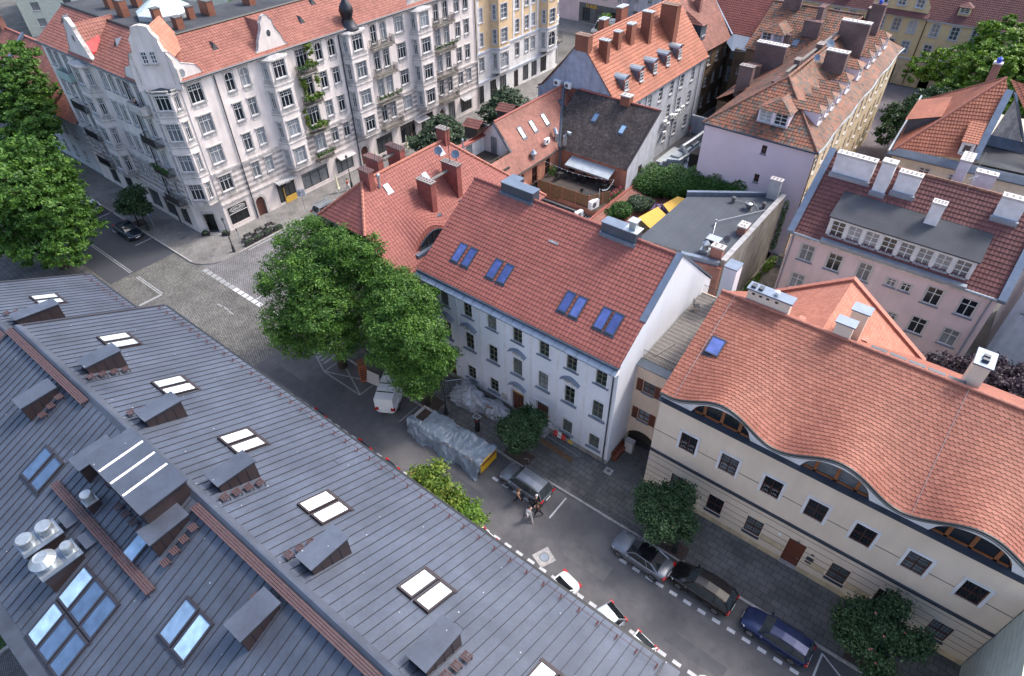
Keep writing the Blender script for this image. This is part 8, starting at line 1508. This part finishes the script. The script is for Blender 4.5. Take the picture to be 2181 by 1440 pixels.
# ================================================================ PEOPLE
person('woman with long brown hair phoning in a tan top beside the grey off-roader', (-17.15, 22.1, 0), R(25), 1.68, 'cloth_tan', 'cloth_black', arm='phone', group='people crossing the street')
person('person in black with a white cap just behind the grey off-roader', (-15.75, 22.5, 0), R(200), 1.7, 'cloth_black', 'cloth_black', 'cloth_white', False, group='people crossing the street')
person('person in a brown coat and black trousers right of the one in white', (-15.25, 22.05, 0), R(210), 1.7, 'cloth_brown', 'cloth_black', 'hair_brown', arm='fold', group='people crossing the street')
person('striding person in a white top and pale wide trousers in the road', (-15.6, 21.4, 0), R(330), 1.66, 'cloth_white', 'cloth_grey', 'hair_dark', True, .42, group='people crossing the street')
for i, (x, y, a, tp, lg, lab) in enumerate(((-67.2, 61.4, 80, 'cloth_black', 'cloth_blue', 'pedestrian in dark clothes left of the other two by the shop window'), (-66.6, 62.4, 260, 'cloth_blue', 'cloth_black', 'pedestrian in blue between two others by the shop window'), (-66.9, 64.0, 100, 'cloth_black', 'cloth_black', 'pedestrian in black nearest the bushy tree by the shop window'), (-64.2, 46.4, 20, 'cloth_red', 'cloth_white', 'pedestrian in a red top by the lamp and the cream parasol'), (-13.0, 110, 90, 'cloth_black', 'cloth_blue', 'dark clothed pedestrian far up the cobbled lane'), (-36.0, 88.6, 180, 'cloth_red', 'cloth_grey', 'person by the doorway below the air conditioners'))):
    person(lab, (x, y, .12 if x < -50 else 0), R(a), 1.72, tp, lg, 'hair_dark', i % 2 == 0)
person('person in black leaning on the top balcony at the tenement corner', (-72.3, 27.9, 14.75), R(-90), 1.7, 'cloth_black', 'cloth_blue', 'hair_dark', False, 0, 'fold')
# ================================================================ STREET FURNITURE
for x, y, h, lab in ((-63.9, 28.7, 4.7, 'black street lamp on the rounded pavement corner'), (-76.4, 25.1, 4.7, 'black street lamp beside the dark blue car and parking sign'), (-64.6, 47.3, 4.7, 'black street lamp by the closed cream parasol'), (-27.5, 25.3, 4.4, 'black street lamp between the tall linden and the parking meter'), (-5.8, 25.6, 4.4, 'black street lamp under the flowering tree by the black off-roader'), (-61.5, 93, 5, 'black street lamp far up the shopping street')): street_lamp(lab, x, y, h)
parasol('closed cream parasol on a white foot by the street lamp', -64.8, 45.2, 2.9); parasol('closed white parasol beside the three pedestrians', -66.0, 59.2, 2.6); parasol('closed parasol between the two left red chimneys', -66.2, 53.4, 2.5); parasol('closed parasol near the dark awning beyond the pedestrians', -66.2, 66.5, 2.5)
def sign(name, lab, x, y, h, w_, hh, m, rz=0, z=.12, cat='sign'):
    t = thing(name, lab, cat, (x, y, z), R(rz)); b = MB(); b.tube([(0, 0, 0), (0, 0, h)], .03, 'galv', 6); b.build('post', t); b = MB(); b.box(-w_/2, w_/2, -.05, -.02, h-hh, h, m); p = b.build('panel', t); return t, p
t, p = sign('parking_sign', 'blue parking sign beside the small dark tree', -75.9, 25.7, 2.7, .55, .75, 'blue_sign', 35); b = MB(); b.box(-.2, .2, -.06, -.051, 1.98, 2.2, 'white_sign'); b.build('supplementary_plate', p); text(p, 'P', (0, -.055, 2.45), (R(90), 0, 0), .42, 'white_sign', .004)
t, p = sign('street_name_sign', 'thin signpost between the corner lamp and the cafe tables', -63.9, 29.8, 2.6, .14, .4, 'concrete_dark', 60)
t, p = sign('poster_board', 'poster covered board on a post before the pizza shop', -64.8, 39.7, 2.9, .95, .95, 'trim_blue', 60); b = MB(); g = random.Random(4)
for i in range(9): x, z = g.uniform(-.4, .2), g.uniform(2.0, 2.6); b.box(x, x+.24, -.07-.002*i, -.052-.002*i, z, z+.26, g.choice(['white_sign', 'cloth_blue', 'trim_light', 'sill_slate']))
b.build('posters', p)
t = thing('parking_meter', 'dark parking meter with a solar panel on the pavement behind the skip', 'parking meter', (-24.1, 25.5, .12)); b = MB(); b.box(-.16, .16, -.14, .14, 0, 1.75, 'plastic_black'); b.box(.0, .15, -.145, -.14, 1.3, 1.45, 'red_sign'); b.build('cabinet', t); b = MB(); b.box(-.3, .3, -.25, .25, 1.75, 1.81, 'galv'); b.box(-.24, .24, -.19, .19, 1.81, 1.82, 'glass_shop'); b.build('solar_panel', t)
t = thing('bench', 'red brown wooden box bench against the white gable in the gateway', 'bench', (-13.35, 30.6, .12), R(90)); b = MB(); b.box(-.9, .9, -.2, .2, .1, .5, 'door_wood'); b.build('seat', t); b = MB(); b.hexa([(-.9, .12, .5), (.9, .12, .5), (.9, .2, .5), (-.9, .2, .5), (-.9, .2, .95), (.9, .2, .95), (.9, .27, .95), (-.9, .27, .95)], 'door_wood'); b.build('backrest', t)
t = tag(MB(), None) if 0 else None
b = MB(); b.box(-13.3, -12.6, 31.2, 31.65, .12, 1.35, 'trim_light'); b.box(-13.33, -12.57, 31.17, 31.68, 1.35, 1.4, 'sill_grey'); tag(b.build('utility_cabinet'), 'pale grey utility cabinet before the gateway arch', 'cabinet')
b = MB(); b.box(-.5, .5, -.35, .35, 0, 1.9, 'orange_cabinet'); b.box(-.53, .53, -.38, .38, 1.9, 1.94, 'orange_wood')
for k in range(6): b.box(.5, .53, -.3, .3, .2+k*.28, .4+k*.28, 'dark_wood')
o = b.build('orange_cabinet', loc=(0, 0, 0)); o.location = (-36.5, 24.0, 0); o.rotation_euler = (0, 0, R(-35)); tag(o, 'tall orange cabinet standing on the striped parking bay', 'cabinet')
b = MB(); b.hexa([(-.9, -.03, 0), (.9, -.03, 0), (.9, .03, 0), (-.9, .03, 0), (-.9, .17, 1.35), (.9, .17, 1.35), (.9, .23, 1.35), (-.9, .23, 1.35)], 'trim_light'); o = b.build('white_board', loc=(0, 0, 0)); o.location = (-35.4, 23.9, 0); o.rotation_euler = (0, 0, R(8)); tag(o, 'pale board leaning between the orange cabinet and the white van', 'board')
# skip with tarpaulin
t = thing('skip_container', 'long yellow skip container draped with a blue grey tarpaulin', 'skip', (-24.9, 23.2, 0), R(1)); HX, HY = 3.85, .98
b = MB(); b.box(-HX, HX, -HY, HY, .12, .25, 'yellow_paint')
for s in (-1, 1): b.hexa([(-HX, s*HY-.03, .2), (HX, s*HY-.03, .2), (HX, s*HY+.03, .2), (-HX, s*HY+.03, .2), (-HX, s*HY-.03, 1.3), (HX, s*HY-.03, 1.3), (HX, s*HY+.03, 1.3), (-HX, s*HY+.03, 1.3)], 'trim_light'); b.box(s*HX-.03, s*HX+.03, -HY, HY, .2, 1.35, 'yellow_paint' if s > 0 else 'trim_light')
b.box(-HX, -HX+1.9, -HY, HY, .9, 1.0, 'soil'); b.build('container', t)
def fold(x, y, s=0):     # ridged noise: creases running across a sheet
    n_ = 0
    for f, a in ((.8, 1.3), (1.7, .9), (3.6, .28), (7, .08)): n_ += a*(.55-2.2*abs(mnoise.noise(Vector((x*f+y*f*.35, y*f*.8-x*f*.3, s*3.7)))))
    return n_
def drape(name, xs, ys, hf, m, par, wr=.05, seed=2):
    b = MB(); N, Q = len(xs), len(ys); v = []
    for x in xs:
        for y in ys:
            X, Y, Z = hf(x, y); n_ = fold(x, y, seed); sd_ = abs(y) > 1; v.append((X+n_*wr*.4, Y+n_*wr*(1.3 if sd_ else .2)*(1 if y > 0 else -1), Z+n_*wr*(.3 if sd_ else 1)))
    b.v = v; i = b.mi(m)
    for a in range(N-1):
        for c in range(Q-1): b.f.append((a*Q+c, (a+1)*Q+c, (a+1)*Q+c+1, a*Q+c+1)); b.m.append(i); b.uv.append(None)
    o = b.build(name, par, True); return o
def hf(x, y):
    ry = max(-1, min(1, y)); top = 1.42+(.3*max(0, 1-abs(x+1.2)/1.6)*(1-ry*ry)) if x < 1.2 else 1.42-.12*(1-ry*ry)
    if x < -1.9: top += (-1.9-x)*(.12-.1*(1-abs(ry)))
    if y < -1: d = -1-y; return (x, -HY-.06-d*.35-.12*math.sin(x*2.2)*d, max(.03+.06*abs(math.sin(x*3)), top-d*1.15))
    if y > 1: d = y-1; return (x, HY+.06+d*.12, top-d*.6)
    return (x, y*HY*1.04, top)
xs = [-3.9+7.82*i/200 for i in range(201)]; ys = [-2.45+4.0*i/110 for i in range(111)]
o = drape('tarpaulin', [x for x in xs if x > -2.7], ys, hf, 'tarp', t, .10); drape('tarpaulin_flap', [x for x in xs if x <= -2.6], [y for y in ys if y < -.55], hf, 'tarp', t, .15, 5)
b = MB(); b.box(HX+.031, HX+.045, -HY+.1, HY-.1, .9, 1.2, 'orange_wood'); b.build('reflective_strip', t)
# sheeted building materials against the facade
def heap(lab, x, y, rx, ry, h, seed):
    g = random.Random(seed); b = MB(); n, m_ = 90, 34; v = []; ph = [g.uniform(0, 6) for _ in range(6)]
    for j in range(m_+1):
        t_ = j/m_
        for i in range(n):
            a = 6.2832*i/n; r_ = (1-t_**3*.85)*(1+.13*math.sin(3*a+ph[0])+.09*math.sin(7*a+ph[1]+t_*4))*(1+.09*fold(3*math.cos(a), 3*math.sin(a)+t_*2.5, seed)); v.append((x+rx*r_*math.cos(a), y+ry*r_*math.sin(a), .12+h*(t_**.8)*(1+.12*math.sin(2*a+ph[3])+.06*math.sin(5*a+ph[4]))))
    b.v = v; mi = b.mi('plastic_sheet')
    for j in range(m_):
        for i in range(n): b.f.append((j*n+i, j*n+(i+1) % n, (j+1)*n+(i+1) % n, (j+1)*n+i)); b.m.append(mi); b.uv.append(None)
    b.f.append(tuple(m_*n+i for i in range(n))); b.m.append(mi); b.uv.append(None); o = b.build('sheeted_heap', None, False, None); tag(o, lab, 'sheeted heap')
heap('large plastic sheeted heap against the white facade behind the lamp', -26.7, 27.7, 2.1, 1.1, 1.5, 3); heap('smaller white sheeted heap beside the wooden pallet', -24.0, 28.0, 1.5, .85, 1.05, 8)
t = thing('pallet', 'wooden pallet leaning on the smaller sheeted heap', 'pallet', (-24.3, 27.0, .12), R(15)); b = MB()
for k in range(5): b.hexa([(-.35, .05+k*.09, .05+k*.22), (.35, .05+k*.09, .05+k*.22), (.35, .08+k*.09, .05+k*.22), (-.35, .08+k*.09, .05+k*.22), (-.35, .1+k*.09, .17+k*.22), (.35, .1+k*.09, .17+k*.22), (.35, .13+k*.09, .17+k*.22), (-.35, .13+k*.09, .17+k*.22)], 'wood_fence')
b.build('boards', t)
def site_fence(lab, p, q):
    t = thing('site_fence', lab, 'fence', (p[0], p[1], .12)); t['base'] = (p[0], p[1], 0); b = MB(); P, Q = Vector((*p, .15)), Vector((*q, .15)); z = Vector((0, 0, 1.9)); b.tube([P, P+z, Q+z, Q, P], .025, 'galv', 5); b.build('frame', t); b = MB(); L = (Q-P).length
    for i in range(int(L/.2)): a = P.lerp(Q, i*.2/L); b.tube([a, a+z], .005, 'galv', 3)
    for k in range(1, 8): b.tube([P+z*k/8, Q+z*k/8], .005, 'galv', 3)
    b.build('mesh', t); return t
t = site_fence('wire site fence with red and white boards and a yellow notice below the white facade', (-19.3, 28.5), (-15.7, 28.3))
for z in (1.35, .95):
    b = MB()
    for k in range(3): b.box(-18.3+k*.37+(z < 1)*-.05, -18.3+(k+1)*.37+(z < 1)*-.05, 28.36, 28.39, z, z+.26, 'red_sign' if k != 1 else 'white_sign')
    b.build('warning_board', t)
b = MB(); b.box(-16.9, -16.5, 28.3, 28.33, 1.1, 1.5, 'awning_yellow'); b.build('yellow_notice', t)
site_fence('wire site fence behind the lamp at the end of the sheeted heap', (-28.9, 26.6), (-27.2, 28.4))
b = MB(); [b.tube([(-19.2, 28.1-k*.09, .16), (-16, 27.9-k*.09, .16)], .035, 'wood_fence', 4) for k in range(5)]; tag(b.build('timber_battens'), 'loose timber battens lying along the fenced facade', 'timber')
for i, (x, y) in enumerate(((-20.3, 25.15), (-19.0, 25.15))):
    b = MB(); b.tube([(x, y, .13), (x, y, .6), (x+.2, y+.15, .75), (x+.35, y+.25, .6), (x+.35, y+.25, .13)], .025, 'galv', 6); tag(b.build('tree_guard', None, True), ('metal hoop at the left corner of the tree bed behind the skip', 'metal hoop at the right corner of the tree bed behind the skip')[i], 'guard rail')
# cafe terrace on the corner
for i in range(4):
    y = 30.7+i*1.35; t = thing('planter', 'black planter of low greenery at the cafe kerb, '+('nearest the signpost', 'second from the signpost', 'third from the signpost', 'farthest from the signpost')[i], 'planter', (-63.7, y, .12), 0, 'planters along the cafe'); b = MB(); b.box(-.18, .18, -.58, .58, 0, .42, 'plastic_black'); b.build('box', t); t['base'] = (-63.7, y, .12); leaves('greenery', [(-63.7, y, .62, .2, .55, .18)], 260, .14, 'leaf_grey', t, i)
for i, (x, y) in enumerate(((-69.6, 28.7), (-67.7, 30.2))):
    t = thing('planter', ('black planter left of the corner doorway', 'black planter right of the corner doorway')[i], 'planter', (x, y, .12), R(45)); b = MB(); b.box(-.45, .45, -.18, .18, 0, .4, 'plastic_black'); b.build('box', t); t['base'] = (x, y, .12); leaves('greenery', [(x, y, .6, .4, .3, .16)], 200, .13, 'leaf_grey', t, i+9).rotation_euler = (0, 0, -R(45))
for i in range(3):
    y = 31.2+i*1.5; table_set(-64.6, y, .12, 0, 'dark cafe table behind the planters, '+('nearest the signpost', 'the middle one', 'nearest the big tree')[i], grp='cafe tables on the corner')
    for s in (-1, 1): chair(-64.6, y+s*.6, .12, R(90)*s, 'black cafe chair, '+('left', 'right')[s > 0]+' side of the '+('nearest', 'middle', 'farthest')[i]+' table from the signpost', 'cafe chairs on the corner')
t = thing('motor_scooter', 'parked scooter beside the arched door on the shopping street', 'scooter', (-66.5, 55.6, .12), R(70)); b = MB(); b.tube([(-.6, 0, .5), (-.2, 0, .75), (.15, 0, .35), (.5, 0, .4), (.6, 0, .95)], [.16, .17, .14, .1, .06], 'car_black', 8); b.build('body', t, True); b = MB(); b.tube([(.55, -.3, 1.0), (.55, .3, 1.0)], .02, 'galv', 5); b.build('handlebar', t); b = MB(); b.box(-.6, 0, -.12, .12, .75, .82, 'plastic_black'); b.build('seat', t)
for x in (-.6, .62): b = MB(); b.tube([(x+.24*math.cos(a*.5236), 0, .27+.24*math.sin(a*.5236)) for a in range(13)], .05, 'tyre', 6); b.build('wheel', t)
b = MB(); b.box(-.5, .5, -.4, .4, .0, 1.1, 'copper_green'); b.box(-.52, .52, -.44, .44, 1.1, 1.2, 'wood_dark'); o = b.build('wheeled_bin', loc=(0, 0, 0)); o.location = (-12.7, 64.6, 0); tag(o, 'dark green wheeled bin in the gap left of the long pink house', 'bin')
for _o in bpy.data.objects:
    if 'base' in _o: del _o['base']
